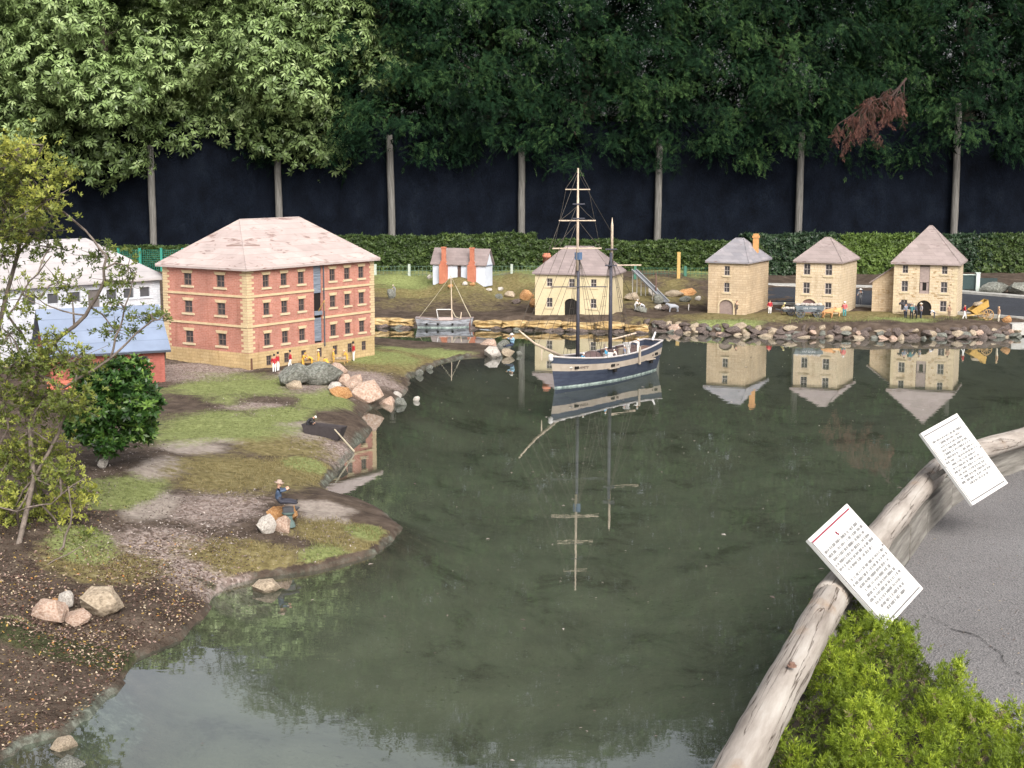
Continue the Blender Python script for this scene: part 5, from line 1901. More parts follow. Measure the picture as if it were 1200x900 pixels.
BASE = dict(pelvis=(0, 0, .50), chest=(.0, 0, .70), neck=(.0, 0, .825), head=(.012, 0, .89), crown=(.01, 0, .95),
            shl=(0, .115, .775), ell=(-.02, .15, .63), hal=(.03, .145, .50), shr=(0, -.115, .775), elr=(-.02, -.15, .63), har=(.03, -.145, .50),
            hipl=(0, .06, .46), knl=(.02, .065, .27), anl=(0, .065, .05), tol=(.075, .075, .025), hipr=(0, -.06, .46), knr=(.02, -.065, .27), anr=(0, -.065, .05), tor=(.075, -.075, .025))
EDG = [('pelvis', 'chest'), ('chest', 'neck'), ('neck', 'head'), ('head', 'crown'), ('chest', 'shl'), ('shl', 'ell'), ('ell', 'hal'), ('chest', 'shr'), ('shr', 'elr'), ('elr', 'har'),
       ('pelvis', 'hipl'), ('hipl', 'knl'), ('knl', 'anl'), ('anl', 'tol'), ('pelvis', 'hipr'), ('hipr', 'knr'), ('knr', 'anr'), ('anr', 'tor')]
RAD = dict(pelvis=(.085, .10), chest=(.10, .085), neck=.042, head=.064, crown=.050, shl=.05, ell=.038, hal=.030, shr=.05, elr=.038, har=.030, hipl=.065, knl=.048, anl=.036, tol=.030, hipr=.065, knr=.048, anr=.036, tor=.030)
SLOT = dict(pelvis=0, chest=0, neck=2, head=2, crown=2, shl=0, ell=0, hal=2, shr=0, elr=0, har=2, hipl=1, knl=1, anl=1, tol=3, hipr=1, knr=1, anr=1, tor=3)
POSES = {'stand': {},
         'walk': dict(knl=(.10, .065, .28), anl=(.12, .065, .06), tol=(.19, .07, .03), knr=(-.02, -.065, .27), anr=(-.13, -.065, .07), tor=(-.07, -.07, .03), hal=(-.08, .15, .52), har=(.10, -.14, .53)),
         'work': dict(chest=(.10, 0, .68), neck=(.17, 0, .785), head=(.20, 0, .84), crown=(.215, 0, .90), shl=(.13, .115, .74), ell=(.20, .13, .60), hal=(.30, .08, .56), shr=(.13, -.115, .74), elr=(.20, -.13, .60), har=(.30, -.07, .52)),
         'bend': dict(chest=(.20, 0, .60), neck=(.31, 0, .66), head=(.36, 0, .68), crown=(.41, 0, .71), shl=(.25, .115, .64), ell=(.28, .12, .48), hal=(.33, .08, .36), shr=(.25, -.115, .64), elr=(.28, -.12, .48), har=(.33, -.07, .34)),
         'reach': dict(ell=(.14, .13, .74), hal=(.28, .09, .80), elr=(.10, -.14, .65), har=(.22, -.10, .62)),
         'sit': dict(pelvis=(0, 0, .12), chest=(-.02, 0, .33), neck=(.0, 0, .455), head=(.02, 0, .525), crown=(.02, 0, .585), shl=(-.01, .115, .41), ell=(.10, .14, .36), hal=(.25, .10, .44), shr=(-.01, -.115, .41), elr=(.10, -.14, .38), har=(.27, -.10, .46),
                     hipl=(.05, .06, .10), knl=(.25, .07, .115), anl=(.42, .07, .07), tol=(.46, .075, .13), hipr=(.05, -.06, .10), knr=(.25, -.07, .09), anr=(.43, -.07, .05), tor=(.47, -.075, .10))}
_pm = {}
def pose_mesh(k):
    if k not in _pm:
        J = dict(BASE)
        J.update(POSES[k])
        _pm[k] = (skin_mesh(J, EDG, RAD, SLOT), J)
    return _pm[k]
SKIN = (.50, .30, .21)
def person(px, py, hpx, face, pose, coat, legs, hat, label, cat='figurine', boots=(.03, .025, .02), at=None, group=None):
    p = at if at is not None else G(px, py)
    hm_ = hpx * mpp(p)
    t = thing('person', label, cat, p, math.radians(face), group)
    me, J = pose_mesh(pose)
    me = me.copy()
    for i, c in enumerate((coat, legs, SKIN, boots)):
        me.materials[i] = paint(c, .7)
    o = link('body', me, t)
    o.scale = (hm_,) * 3
    hx, hy, hz = J['crown']
    ax_ = (Vector(J['crown']) - Vector(J['neck'])).normalized()
    if hat:
        kind, hc = hat
        if kind == 'shako':
            pr = [(.060, -.012), (.060, 0), (.058, .012), (.064, .10), (.05, .105)]
        elif kind == 'brim':
            pr = [(.125, -.006), (.125, .004), (.066, .012), (.060, .06), (.035, .072)]
        elif kind == 'bonnet':
            pr = [(.078, -.05), (.080, 0), (.066, .04), (.03, .058)]
        else:
            pr = [(.070, -.01), (.070, .012), (.058, .04), (.02, .055)]
        mb = MB().lathe(pr, (0, 0, 0), 12)
        h = mb.build('hat', paint(hc, .8), t, True)
        h.location = Vector((hx, hy, hz)) * hm_ + ax_ * (-.006 * hm_)
        h.rotation_euler = ax_.to_track_quat('Z', 'Y').to_euler()
        h.scale = (hm_,) * 3
    else:
        mb = MB().lathe([(.066, -.03), (.070, 0), (.055, .035), (.02, .05)], (0, 0, 0), 10)
        h = mb.build('hair', paint((.06, .04, .03), .9), t, True)
        h.location = Vector((hx - .012, hy, hz)) * hm_
        h.scale = (hm_,) * 3
    # nose, so that the face has a front
    hd = Vector(J['head'])
    n_ = MB().box((0, 0, 0), (.03, .02, .025)).build('nose', paint(SKIN), t)
    n_.location = (hd + Vector((.066, 0, -.004))) * hm_
    n_.scale = (hm_,) * 3
    return t
RED, WHT, YEL, DKB, BLU, BLK, GRY, TEAL, CRM = (.36, .02, .03), (.70, .68, .65), (.62, .36, .06), (.05, .055, .08), (.09, .14, .27), (.02, .02, .022), (.26, .26, .27), (.05, .25, .27), (.62, .54, .42)
sold, conv = 'red-coated soldiers by the warehouse', 'yellow-clad convicts by the warehouse'
def inset(px, py):
    """place on the ground just in front of the warehouse wall"""
    return G(px, py)
person(321.5, 436.5, 21, -60, 'stand', RED, WHT, ('shako', BLK), 'leftmost red-coated soldier figurine at the warehouse corner', group=sold)
person(325.8, 435, 22, -20, 'stand', RED, WHT, ('shako', BLK), 'second red-coated soldier figurine, close beside the leftmost soldier', group=sold)
person(340.5, 432, 21, 200, 'walk', RED, WHT, ('shako', BLK), 'red soldier figurine standing alone before a plinth window', group=sold)
person(414.5, 423, 22, 200, 'stand', RED, WHT, ('shako', BLK), 'red-coated soldier figurine at the right end of the warehouse plinth', group=sold)
person(355, 429, 17, -30, 'work', YEL, YEL, ('cap', YEL), 'leftmost yellow-clad figurine by the warehouse plinth', group=conv)
person(366, 428.5, 16, 160, 'bend', YEL, YEL, ('cap', YEL), 'bending yellow-clad figurine left of the middle of the warehouse', group=conv)
person(373.5, 427.5, 18, 180, 'stand', YEL, YEL, ('brim', CRM), 'standing yellow-clad figurine under the loading bay', group=conv)
person(391, 426.5, 18, 10, 'stand', YEL, YEL, ('cap', YEL), 'upright yellow-clad figurine right of the loading bay', group=conv)
person(383.5, 433, 18, 120, 'bend', YEL, YEL, None, 'stooping yellow-clad figurine behind the grey boulder', group=conv)
person(407, 425, 16, 190, 'work', YEL, YEL, ('cap', CRM), 'yellow-clad figurine pushing a load near the right soldier', group=conv)
for x_, y_, r_ in ((362, 428, .2), (399, 426.5, -.1)):
    p = G(x_, y_)
    t = thing('hand_barrow', 'low stone-carrying hand barrow %s' % ('between the left yellow figurines' if x_ < 380 else 'beside the right soldier figurine'), 'barrow', p, r_)
    MB().box((0, 0, .03), (.10, .045, .015)).build('bed', paint((.30, .20, .09)), t)
    mb = MB()
    for sg in (1, -1):
        mb.beam((-.09, .02 * sg, .03), (.09, .02 * sg, .03), .006, .006)
    mb.build('handles', paint((.30, .20, .09)), t)
    for q in range(3):
        o = link('load_stone', rock_data(q + 3, 'tan'), t)
        o.scale = (.022, .018, .015); o.location = (-.03 + .03 * q, 0, .048)
    for lx in (-.04, .04):
        MB().box((lx, 0, .008), (.008, .04, .05)).build('leg', paint((.30, .20, .09)), t)
# seated figure in a blue coat with an anvil-like block
seat = P(327, 592, gz(*P(327, 600, .12).xy) + .085)
person(0, 0, 47, 8, 'sit', (.055, .08, .13), (.03, .03, .042), ('brim', (.34, .25, .20)), 'figurine in blue coat and brown hat seated on an orange stone', at=seat)
p = G(338, 617)
t = thing('anvil', 'dark iron anvil beside the seated blue-coated figurine', 'anvil', p, .3)
MB().lathe([(.035, 0), (.03, .02), (.022, .03), (.020, .055), (.03, .065), (.03, .07)], (0, 0, 0), 10).build('stand', paint((.10, .14, .13)), t)
MB().box((0, 0, .083), (.05, .03, .024)).tube([(.035, 0, .085), (.055, 0, .09)], [.014, .003], 8).build('block', paint((.05, .05, .055), .5), t)
# dark slipway punt with a figure bending over its end, and a long pale oar
a_, b_ = G(358, 505), G(403, 520)
d_ = b_ - a_
t = thing('punt', 'dark wooden punt drawn up on the bank of the inlet', 'boat', (a_ + b_) / 2 + Vector((0, 0, .012)), math.atan2(d_.y, d_.x))
L_, hw, hh = d_.length, .055, .075
mb = MB()
tp = [(-L_ / 2, -hw, hh), (L_ / 2, -hw, hh * .8), (L_ / 2, hw, hh * .8), (-L_ / 2, hw, hh)]
bt_ = [(-L_ / 2 + .03, -hw * .8, -.02), (L_ / 2 - .03, -hw * .8, -.02), (L_ / 2 - .03, hw * .8, -.02), (-L_ / 2 + .03, hw * .8, -.02)]
for i in range(4):
    mb.face([bt_[i], bt_[(i + 1) % 4], tp[(i + 1) % 4], tp[i]])
mb.face(bt_[::-1])
ti = [(x * .95, y * .84, z - .004) for x, y, z in tp]
for i in range(4):
    mb.face([tp[i], tp[(i + 1) % 4], ti[(i + 1) % 4], ti[i]])
bi = [(x * .95, y * .84, z + .02) for x, y, z in bt_]
for i in range(4):
    mb.face([bi[i], ti[i], ti[(i + 1) % 4], bi[(i + 1) % 4]])
mb.face(bi)
mb.build('hull', paint((.045, .038, .04), .8), t)
for x_ in (-.1, .1):
    MB().box((x_ * L_ / .5, 0, hh * .55), (.05, hw * 1.7, .008)).build('thwart', paint((.07, .055, .05), .8), t)
person(360, 504, 24, -15, 'bend', (.03, .03, .035), (.03, .03, .035), ('cap', (.65, .63, .6)), 'dark figurine bending over the end of the punt', at=G(361, 505))
o = MB().tube([P(392, 503, .17), P(415, 529, .01)], [.004, .006], 6).build('oar', M_ROPEL)
tag(o, 'long pale oar lying from the bank into the water', 'oar')
# angler on the spit stones, small figures on the back water
person(601, 409, 26, -140, 'sit', (.25, .42, .55), (.03, .04, .07), ('brim', (.55, .52, .48)), 'figurine in light blue shirt sitting at the tip of the spit', at=P(600, 411, .04) + Vector((0, .03, .03)))
person(463, 344, 11, 200, 'work', GRY, GRY, ('brim', CRM), 'grey figurine kneeling on the bank left of the sloop')
# far bank
person(902, 368, 17, -90, 'stand', RED, WHT, ('cap', BLK), 'red and white figurine between the two left stone houses')
person(863.5, 369, 17, 100, 'stand', (.10, .08, .06), (.06, .05, .05), ('cap', BLK), 'dark figurine standing right of the arched brown door')
person(916, 369, 15, 0, 'work', (.30, .26, .10), (.20, .14, .10), ('brim', (.62, .58, .30)), 'olive-clad figurine at the tail of the grey wagon')
person(989.5, 371, 18, -100, 'stand', (.5, .12, .12), TEAL, ('bonnet', WHT), 'figurine in white bonnet and teal skirt beside the oxen')
person(1008, 358, 20, -120, 'reach', GRY, (.12, .12, .13), ('brim', WHT), 'grey figurine with a white hat at the corner of the middle stone house')
person(1061, 373, 18, -60, 'stand', (.22, .24, .30), DKB, ('cap', BLK), 'leftmost figurine of the dark group at the tall house door')
person(1068, 374, 19, -100, 'stand', (.05, .13, .14), BLK, ('brim', (.3, .24, .2)), 'middle figurine of the dark group at the tall house door')
person(1074, 374, 18, 180, 'work', DKB, BLK, ('cap', (.4, .36, .3)), 'stooping figurine of the dark group at the tall house door')
person(1079, 373, 18, 190, 'stand', (.30, .28, .30), DKB, ('brim', CRM), 'rightmost figurine of the dark group at the tall house door')
person(1095, 373, 14, 160, 'bend', (.5, .48, .5), DKB, None, 'pale figurine bending right of the dark archway')
person(1112, 372, 15, -90, 'stand', (.28, .18, .12), (.16, .11, .08), ('cap', BLK), 'brown figurine standing at the right corner of the tall house')
person(1130, 374, 18, 0, 'walk', RED, WHT, ('cap', BLK), 'red-jacketed figurine pulling the yellow cart')
person(1170, 377, 18, 180, 'stand', (.45, .28, .17), CRM, ('cap', (.5, .35, .2)), 'tan figurine near the right edge of the far bank')
person(744, 365, 15, 20, 'work', WHT, GRY, ('cap', WHT), 'whitish figurine at the wharf next to the cream house', group='workers on the wharf')
person(755, 366, 15, 160, 'bend', (.5, .5, .52), GRY, ('cap', WHT), 'grey figurine bending at the wharf under the pole', group='workers on the wharf')
person(807, 364, 9, 180, 'stand', WHT, WHT, None, 'small white figurine left of the chimney house', group='workers on the wharf')
# crew on the ship
Rz = Matrix.Rotation(rzs, 3, 'Z')
def on_ship(px, y, z):
    return mid + Rz @ Vector((sx_for(px), y, z))
side = -1 if (Rz @ Vector((0, -1, 0))).y < 0 else 1
for px, yy, h, ps, co_, lab in ((673, .07, 17, 'work', (.06, .24, .40), 'sailor figurine in blue by the foremast'), (700, .09, 18, 'stand', (.05, .26, .42), 'sailor figurine in bright blue amidships'), (660, .05, 14, 'sit', WHT, 'white sailor figurine seated at the bow'),
                                (711, .10, 14, 'work', (.6, .5, .44), 'sailor figurine in tan beside the deckhouse'), (721, .10, 16, 'stand', (.16, .18, .26), 'sailor figurine in dark blue behind the mainmast'), (740, .07, 18, 'reach', WHT, 'white sailor figurine with raised arm at the stern')):
    person(0, 0, h, -40 if px < 700 else 150, ps, co_, GRY if co_ != WHT else WHT, ('cap', WHT), lab, at=on_ship(px, yy * side, .158 if px < 730 else .175), group='crew of the model ship')

# ------------------------------------------------------------------ animals and carts
def quad_mesh():
    J = dict(rump=(-.42, 0, .66), belly=(0, 0, .62), chest=(.36, 0, .66), neck=(.52, 0, .80), head=(.66, 0, .90), muzzle=(.84, 0, .82), tail1=(-.52, 0, .62), tail2=(-.56, 0, .36))
    E = [('belly', 'rump'), ('belly', 'chest'), ('chest', 'neck'), ('neck', 'head'), ('head', 'muzzle'), ('rump', 'tail1'), ('tail1', 'tail2')]
    rd = dict(rump=(.17, .2), belly=(.2, .21), chest=(.17, .22), neck=.13, head=.11, muzzle=.07, tail1=.035, tail2=.03)
    for s, y in (('l', .12), ('r', -.12)):
        J['sh' + s] = (.34, y, .50); J['fk' + s] = (.35 + (.05 if s == 'l' else 0), y, .27); J['ff' + s] = (.35 + (.07 if s == 'l' else -.04), y, .03)
        J['hp' + s] = (-.40, y, .52); J['st' + s] = (-.34, y, .40); J['hk' + s] = (-.47, y, .24); J['hf' + s] = (-.44 + (.06 if s == 'r' else 0), y, .03)
        E += [('chest', 'sh' + s), ('sh' + s, 'fk' + s), ('fk' + s, 'ff' + s), ('rump', 'hp' + s), ('hp' + s, 'st' + s), ('st' + s, 'hk' + s), ('hk' + s, 'hf' + s)]
        rd.update({'sh' + s: .085, 'fk' + s: .055, 'ff' + s: .05, 'hp' + s: .11, 'st' + s: .085, 'hk' + s: .05, 'hf' + s: .05})
    J2 = {'belly': J.pop('belly')}
    J2.update(J)
    return skin_mesh(J2, E, rd, {k: 0 for k in J2})
QUAD = quad_mesh()
def beast(px, py, lpx, face, col, label, nm, horns=False, group=None):
    p = G(px, py)
    s = lpx * mpp(p) / 1.3
    t = thing(nm, label, nm, p, math.radians(face), group)
    me = QUAD.copy()
    me.materials[0] = paint(col, .8)
    o = link('body', me, t); o.scale = (s,) * 3
    mb = MB()
    for sg in (1, -1):
        mb.tube([(.62, .09 * sg, .96), (.60, .16 * sg, .98)], [.035, .01], 5)
        if horns:
            mb.tube([(.66, .07 * sg, .99), (.68, .17 * sg, 1.02), (.72, .20 * sg, 1.12)], [.025, .02, .006], 5)
    e = mb.build('horns' if horns else 'ears', paint(tuple(c * .8 for c in col)), t); e.scale = (s,) * 3
beast(970, 373, 17, 10, (.45, .23, .10), 'front tan bullock harnessed to the grey wagon', 'bullock', True, 'oxen at the wagon')
beast(979, 371.5, 16, 10, (.55, .33, .15), 'rear lighter bullock harnessed beside the front ox', 'bullock', True, 'oxen at the wagon')
beast(1066, 370, 22, 190, (.05, .045, .05), 'dark horse among the figurines at the tall house door', 'horse')
beast(789, 366, 15, 190, (.30, .31, .34), 'grey horse on the wharf below the chute', 'horse')
def wheel(par, loc, r, col, spokes=8, w=.012):
    mb = MB()
    ring = [(r * math.cos(2 * math.pi * k / 18), 0, r * math.sin(2 * math.pi * k / 18)) for k in range(19)]
    mb.tube(ring, w * .5, 5, 0, False)
    o = mb.build('wheel', paint(col), par, False, loc)
    mb = MB()
    for k in range(spokes):
        a = 2 * math.pi * k / spokes
        mb.beam((0, 0, 0), (r * math.cos(a), 0, r * math.sin(a)), w * .4, w * .4)
    mb.tube([(0, -.010, 0), (0, .010, 0)], r * .16, 8)
    mb.build('spokes', paint(col), o)
p = G(946, 371)
s = mpp(p)
t = thing('wagon', 'grey tub wagon with white lettering in front of the middle house', 'wagon', p, math.radians(-3))
GW = (.13, .15, .165)
mb = MB()
def tub(mb, x0, x1, w, z0, z1, fl=.15):
    a = [(x0, -w / 2, z0), (x1, -w / 2, z0), (x1, w / 2, z0), (x0, w / 2, z0)]
    b = [(x0 - fl * (z1 - z0), -w / 2 - .01, z1), (x1 + fl * (z1 - z0), -w / 2 - .01, z1), (x1 + fl * (z1 - z0), w / 2 + .01, z1), (x0 - fl * (z1 - z0), w / 2 + .01, z1)]
    c = [(x * .97, y * .86, z) for x, y, z in b]
    d = [(x * .97, y * .86, z + .01) for x, y, z in a]
    for i in range(4):
        j = (i + 1) % 4
        mb.face([a[i], a[j], b[j], b[i]]); mb.face([b[i], b[j], c[j], c[i]]); mb.face([c[i], c[j], d[j], d[i]])
    mb.face(a[::-1]); mb.face(d)
tub(mb, -13 * s, 17 * s, .10, .055, .125, .3)
body = mb.build('tub', paint(GW), t)
for x_ in (-9 * s, 11 * s):
    for sg in (1, -1):
        wheel(t, (x_, sg * .07, .042), .045, (.10, .11, .12))
    MB().tube([(x_, -.07, .042), (x_, .07, .042)], .006, 6).build('axle', paint((.08, .08, .09)), t)
me = text_mesh('V.D.L. STORES', .024, paint((.62, .62, .62)))
o = link('lettering', me, t); o.rotation_euler = (math.pi / 2 - .12, 0, 0); o.location = (2 * s, -.0605, .097)
for q in range(6):
    o = link('load_sack', rock_data(q, 'white'), t); o.scale = (.03, .03, .02); o.location = ((-11 + 5 * q) * s, R.uniform(-.02, .02), .135)
mb = MB().beam((17 * s, 0, .06), (27 * s, 0, .09), .01, .01); mb.build('drawbar', paint((.2, .14, .09)), t)
p = G(926, 369)
t = thing('hand_cart', 'dark low hand cart loaded with white sacks left of the wagon', 'cart', p, 0)
MB().box((0, 0, .05), (.17, .08, .02)).beam((-.08, .0, .05), (-.17, 0, .07), .008, .008).build('bed', paint((.06, .07, .08)), t)
for sg in (1, -1):
    wheel(t, (.0, sg * .05, .036), .036, (.07, .07, .08))
for q in range(5):
    o = link('load_sack', rock_data(q + 4, 'white'), t); o.scale = (.028, .028, .02); o.location = (-.07 + .035 * q, R.uniform(-.01, .01), .075)
p = G(1147, 374)
t = thing('tip_cart', 'yellow tipped cart with spoked wheels at the right of the far bank', 'cart', p, math.radians(2))
mb = MB(); tub(mb, -9 * s, 9 * s, .12, -.03, .042, .35)
o = mb.build('tub', paint((.42, .26, .07)), t); o.location = (.0, 0, .125); o.rotation_euler = (0, math.radians(-32), 0)
for sg in (1, -1):
    wheel(t, (.07, sg * .09, .055), .058, (.35, .22, .10), 10)
MB().tube([(.07, -.09, .055), (.07, .09, .055)], .006, 6).build('axle', paint((.3, .2, .1)), t)
mb = MB()
for sg in (1, -1):
    mb.beam((.05, .05 * sg, .07), (-.15, .05 * sg, .045), .010, .010)
mb.build('shafts', paint((.55, .36, .12)), t)
o = link('load_earth', rock_data(3, 'tan'), t); o.scale = (.06, .05, .035); o.location = (-.015, 0, .165)
# grindstone / wheel standing by the door group
# loading chute, pole, stake, mesh fences, gate
zz = G(742, 345)
top, bot = PY(743, 317, zz.y + .15), G(781, 357) + Vector((0, 0, .03))
t = thing('loading_chute', 'pale grey timber chute sloping down to the wharf', 'chute', bot)
mb = MB()
for off in (-.03, .03):
    mb.beam(Vector((off, 0, .012)), top - bot + Vector((off, 0, .012)), .014, .02)
mb.build('side_rail', paint((.27, .275, .29)), t)
MB().beam(Vector((0, 0, 0)), top - bot, .050, .008).build('trough', paint((.16, .165, .18)), t)
for f in (.35, .7, .97):
    q = (top - bot) * f
    zg = gz(bot.x + q.x, bot.y + q.y) - bot.z
    for off in (-.028, .028):
        MB().beam((q.x + off, q.y, zg - .03), (q.x + off, q.y, q.z), .010, .010).build('trestle', paint((.40, .38, .36)), t)
p = G(768.5, 352)
o = MB().tube([(0, 0, -.05), (0, 0, zat(768, 320, p))], [.010, .008], 7).build('pole', paint((.12, .07, .055)), None, True, p)
tag(o, 'thin dark brown pole standing behind the wharf chute', 'pole')
p = G(795, 326)
o = MB().box((0, 0, zat(795, 296, p) / 2 - .03), (.045, .045, zat(795, 296, p) + .06)).box((0, 0, zat(795, 296, p) + .003), (.05, .04, .006)).build('stake', paint((.42, .28, .10)), None, False, p)
tag(o, 'square yellow timber stake in front of the hedge', 'stake')
def mesh_fence(name, label, pxa, pya, pxb, pyb, toppx, posts, col, pcol, step=.055, cat='fence'):
    a, b = G(pxa, pya), G(pxb, pyb)
    t = thing(name, label, cat, a)
    d = b - a
    h = zat(pxa, toppx, a)
    mb = MB()
    n = max(2, int(d.length / step))
    for i in range(n + 1):
        q = d * (i / n)
        mb.beam((q.x, q.y, q.z - .02), (q.x, q.y, q.z + h), .004, .004)
    m_ = max(2, int(h / step))
    for j in range(m_ + 1):
        z = h * j / m_
        mb.beam((0, 0, z), (d.x, d.y, d.z + z), .004, .004)
    mb.build('wire_mesh', paint(col), t)
    for i in range(posts):
        q = d * (i / max(1, posts - 1))
        MB().box((q.x, q.y - .012, q.z + h / 2), (.035, .03, h + .06)).build('post', paint(pcol), t)
mesh_fence('mesh_fence', 'green wire mesh fence right of the cream house', 744, 327, 860, 327, 314, 3, (.03, .10, .07), (.05, .14, .10))
mesh_fence('mesh_fence', 'low wire fence with pale posts behind the white cottage', 440, 322, 640, 322, 312, 6, (.10, .16, .12), (.34, .38, .33))
mesh_fence('mesh_fence', 'green mesh panel between white building and red warehouse', 140, 318, 215, 318, 293, 4, (.02, .16, .12), (.03, .20, .15), .03)
p = G(1145, 341)
t = thing('gate', 'dark green panel gate with a pale post behind the road', 'gate', p)
MB().box((0, 0, .11), (.05, .05, .26)).box((0, 0, .245), (.06, .06, .012)).build('post', paint((.45, .50, .47)), t)
MB().box((-.12, .02, .12), (.19, .015, .19)).build('panel', paint((.03, .05, .05)), t)
MB().box((.15, .03, .10), (.24, .015, .15)).build('panel', paint((.03, .045, .045)), t)
MB().box((-.12, .005, .222), (.19, .02, .012)).build('top_rail', paint((.40, .46, .42)), t)
# ------------------------------------------------------------------ log edging, retaining boards, path signs
def mat_log():
    m, n, l, b, o = new_mat('weathered_log')
    v = coords(n, l, 'Object', (1.2, 9, 9))
    f = noise(n, l, v, 2.2, 9, .65)
    r = ramp(n, [(.28, (.15, .125, .105)), (.5, (.30, .265, .235)), (.72, (.41, .38, .345))])
    l.new(f, r.inputs[0])
    v2 = coords(n, l, 'Object', (.55, 13, 13))
    g = noise(n, l, v2, 1.5, 5, .55, .5)
    r2 = ramp(n, [(.487, (1, 1, 1)), (.50, (.22, .17, .14)), (.513, (1, 1, 1))])
    l.new(g, r2.inputs[0])
    st = noise(n, l, coords(n, l, 'Object', (2, 3, 3)), 2.4, 5)
    r3 = ramp(n, [(.58, (1, 1, 1)), (.72, (.82, .62, .44))])
    l.new(st, r3.inputs[0])
    c = mixc(n, l, 1, r.outputs[0], r2.outputs[0], 'MULTIPLY')
    c = mixc(n, l, .7, c, r3.outputs[0], 'MULTIPLY')
    l.new(c, b.inputs['Base Color'])
    b.inputs['Roughness'].default_value = .88
    b.inputs['Specular IOR Level'].default_value = .2
    ad = n.new('ShaderNodeMath'); ad.operation = 'ADD'
    l.new(f, ad.inputs[0]); l.new(r2.outputs[0], ad.inputs[1])
    bump(n, l, b, ad.outputs[0], .5, .006)
    return m
M_LOG = mat_log()
M_LOG.node_tree.nodes
def log_piece(i0, i1, t0, t1, label, r0, r1, seed, lift=0.0):
    """log laid from LOG[i0] (t0) to LOG[i1] (t1)"""
    a = LOG[i0].lerp(LOG[i0 + 1], t0)
    b = LOG[i1].lerp(LOG[i1 + 1], t1) if i1 + 1 < len(LOG) else LOG[i1]
    d = b - a
    L = d.length
    x = d.normalized()
    z = Vector((0, 0, 1)); y = z.cross(x).normalized()
    rr = random.Random(seed)
    # bend the log so that it follows the curve between its ends
    pts, rad = [], []
    n = max(8, int(L / .06))
    inner = [LOG[k] for k in range(i0 + 1, i1 + 1)]
    def bend(t):
        if not inner:
            return 0
        k = max(inner, key=lambda q: abs((q - a).dot(y)))
        return .45 * (k - a).dot(y) * math.sin(math.pi * t)
    for k in range(n + 1):
        t = k / n
        pts.append((L * t, bend(t) + rr.uniform(-.0012, .0012), lift + rr.uniform(-.001, .001)))
        knot = .010 if rr.random() < .06 else 0
        rad.append((r0 + (r1 - r0) * t) + rr.uniform(-.001, .001) + knot * .5)
    th = thing('log', label, 'log', a, math.atan2(x.y, x.x), 'logs edging the pond path')
    mb = MB()
    mb.tube(pts, rad, 20)
    mb.v = [(px_ + 0, py_ + .0015 * math.sin(px_ * 9 + pz_ * 40), pz_ + .0015 * math.sin(px_ * 7 + py_ * 50)) for px_, py_, pz_ in mb.v]
    o = mb.build('trunk', M_LOG, th, True)
    for k in range(2):
        pass
    return th, L, bend
lg1, L1, bd1 = log_piece(7, 11, .15, 1.0, 'long pale log in the foreground edging the water', .056, .060, 3)
lg2, L2, bd2 = log_piece(4, 7, .15, .35, 'middle weathered log between the two signs', .054, .058, 4, .005)
lg3, L3, bd3 = log_piece(0, 3, .0, .65, 'far log beyond the upper sign at the right edge', .050, .054, 5)
# rusty bolt in the foreground log
pb = P(928, 783, .39)
t_ = (pb - Vector(lg1.location)); 
loc = Matrix.Rotation(-lg1.rotation_euler.z, 3, 'Z') @ t_
mb = MB().lathe([(.014, 0), (.014, .004), (.008, .004), (.008, .012), (.004, .013)], (0, 0, 0), 10)
o = mb.build('bolt', paint((.20, .12, .09), .5), lg1, False, (loc.x, loc.y, .065))
M_BOARD = mat_noise('grey_timber_board', [(.28, (.11, .10, .088)), (.5, (.215, .20, .178)), (.72, (.31, .295, .268))], 2.2, .9, .6, .005, (1.3, 16, 16), fine=(6, .75))
rw = thing('retaining_wall', 'grey timber boards below the logs holding the path edge', 'wall', (EDGE[5].x, EDGE[5].y, .12))
prev = None
pts = []
for i in range(len(EDGE) - 1):
    k = max(1, int((EDGE[i + 1] - EDGE[i]).length / .42))
    for j in range(k):
        pts.append(EDGE[i].lerp(EDGE[i + 1], j / k))
pts.append(EDGE[-1])
for i in range(len(pts) - 1):
    if pts[i].y < 4.85:
        continue
    a, b = pts[i] - rw.location, pts[i + 1] - rw.location
    hgt = R.uniform(.148, .156)
    L_ = (b - a).length - .012
    o = MB().box((L_ / 2 + .006, 0, hgt / 2 - .03), (L_, .035, hgt + .06)).build('board', M_BOARD, rw, False, a + Vector((-.022 + R.uniform(-.003, .003), 0, 0)), math.atan2((b - a).y, (b - a).x))

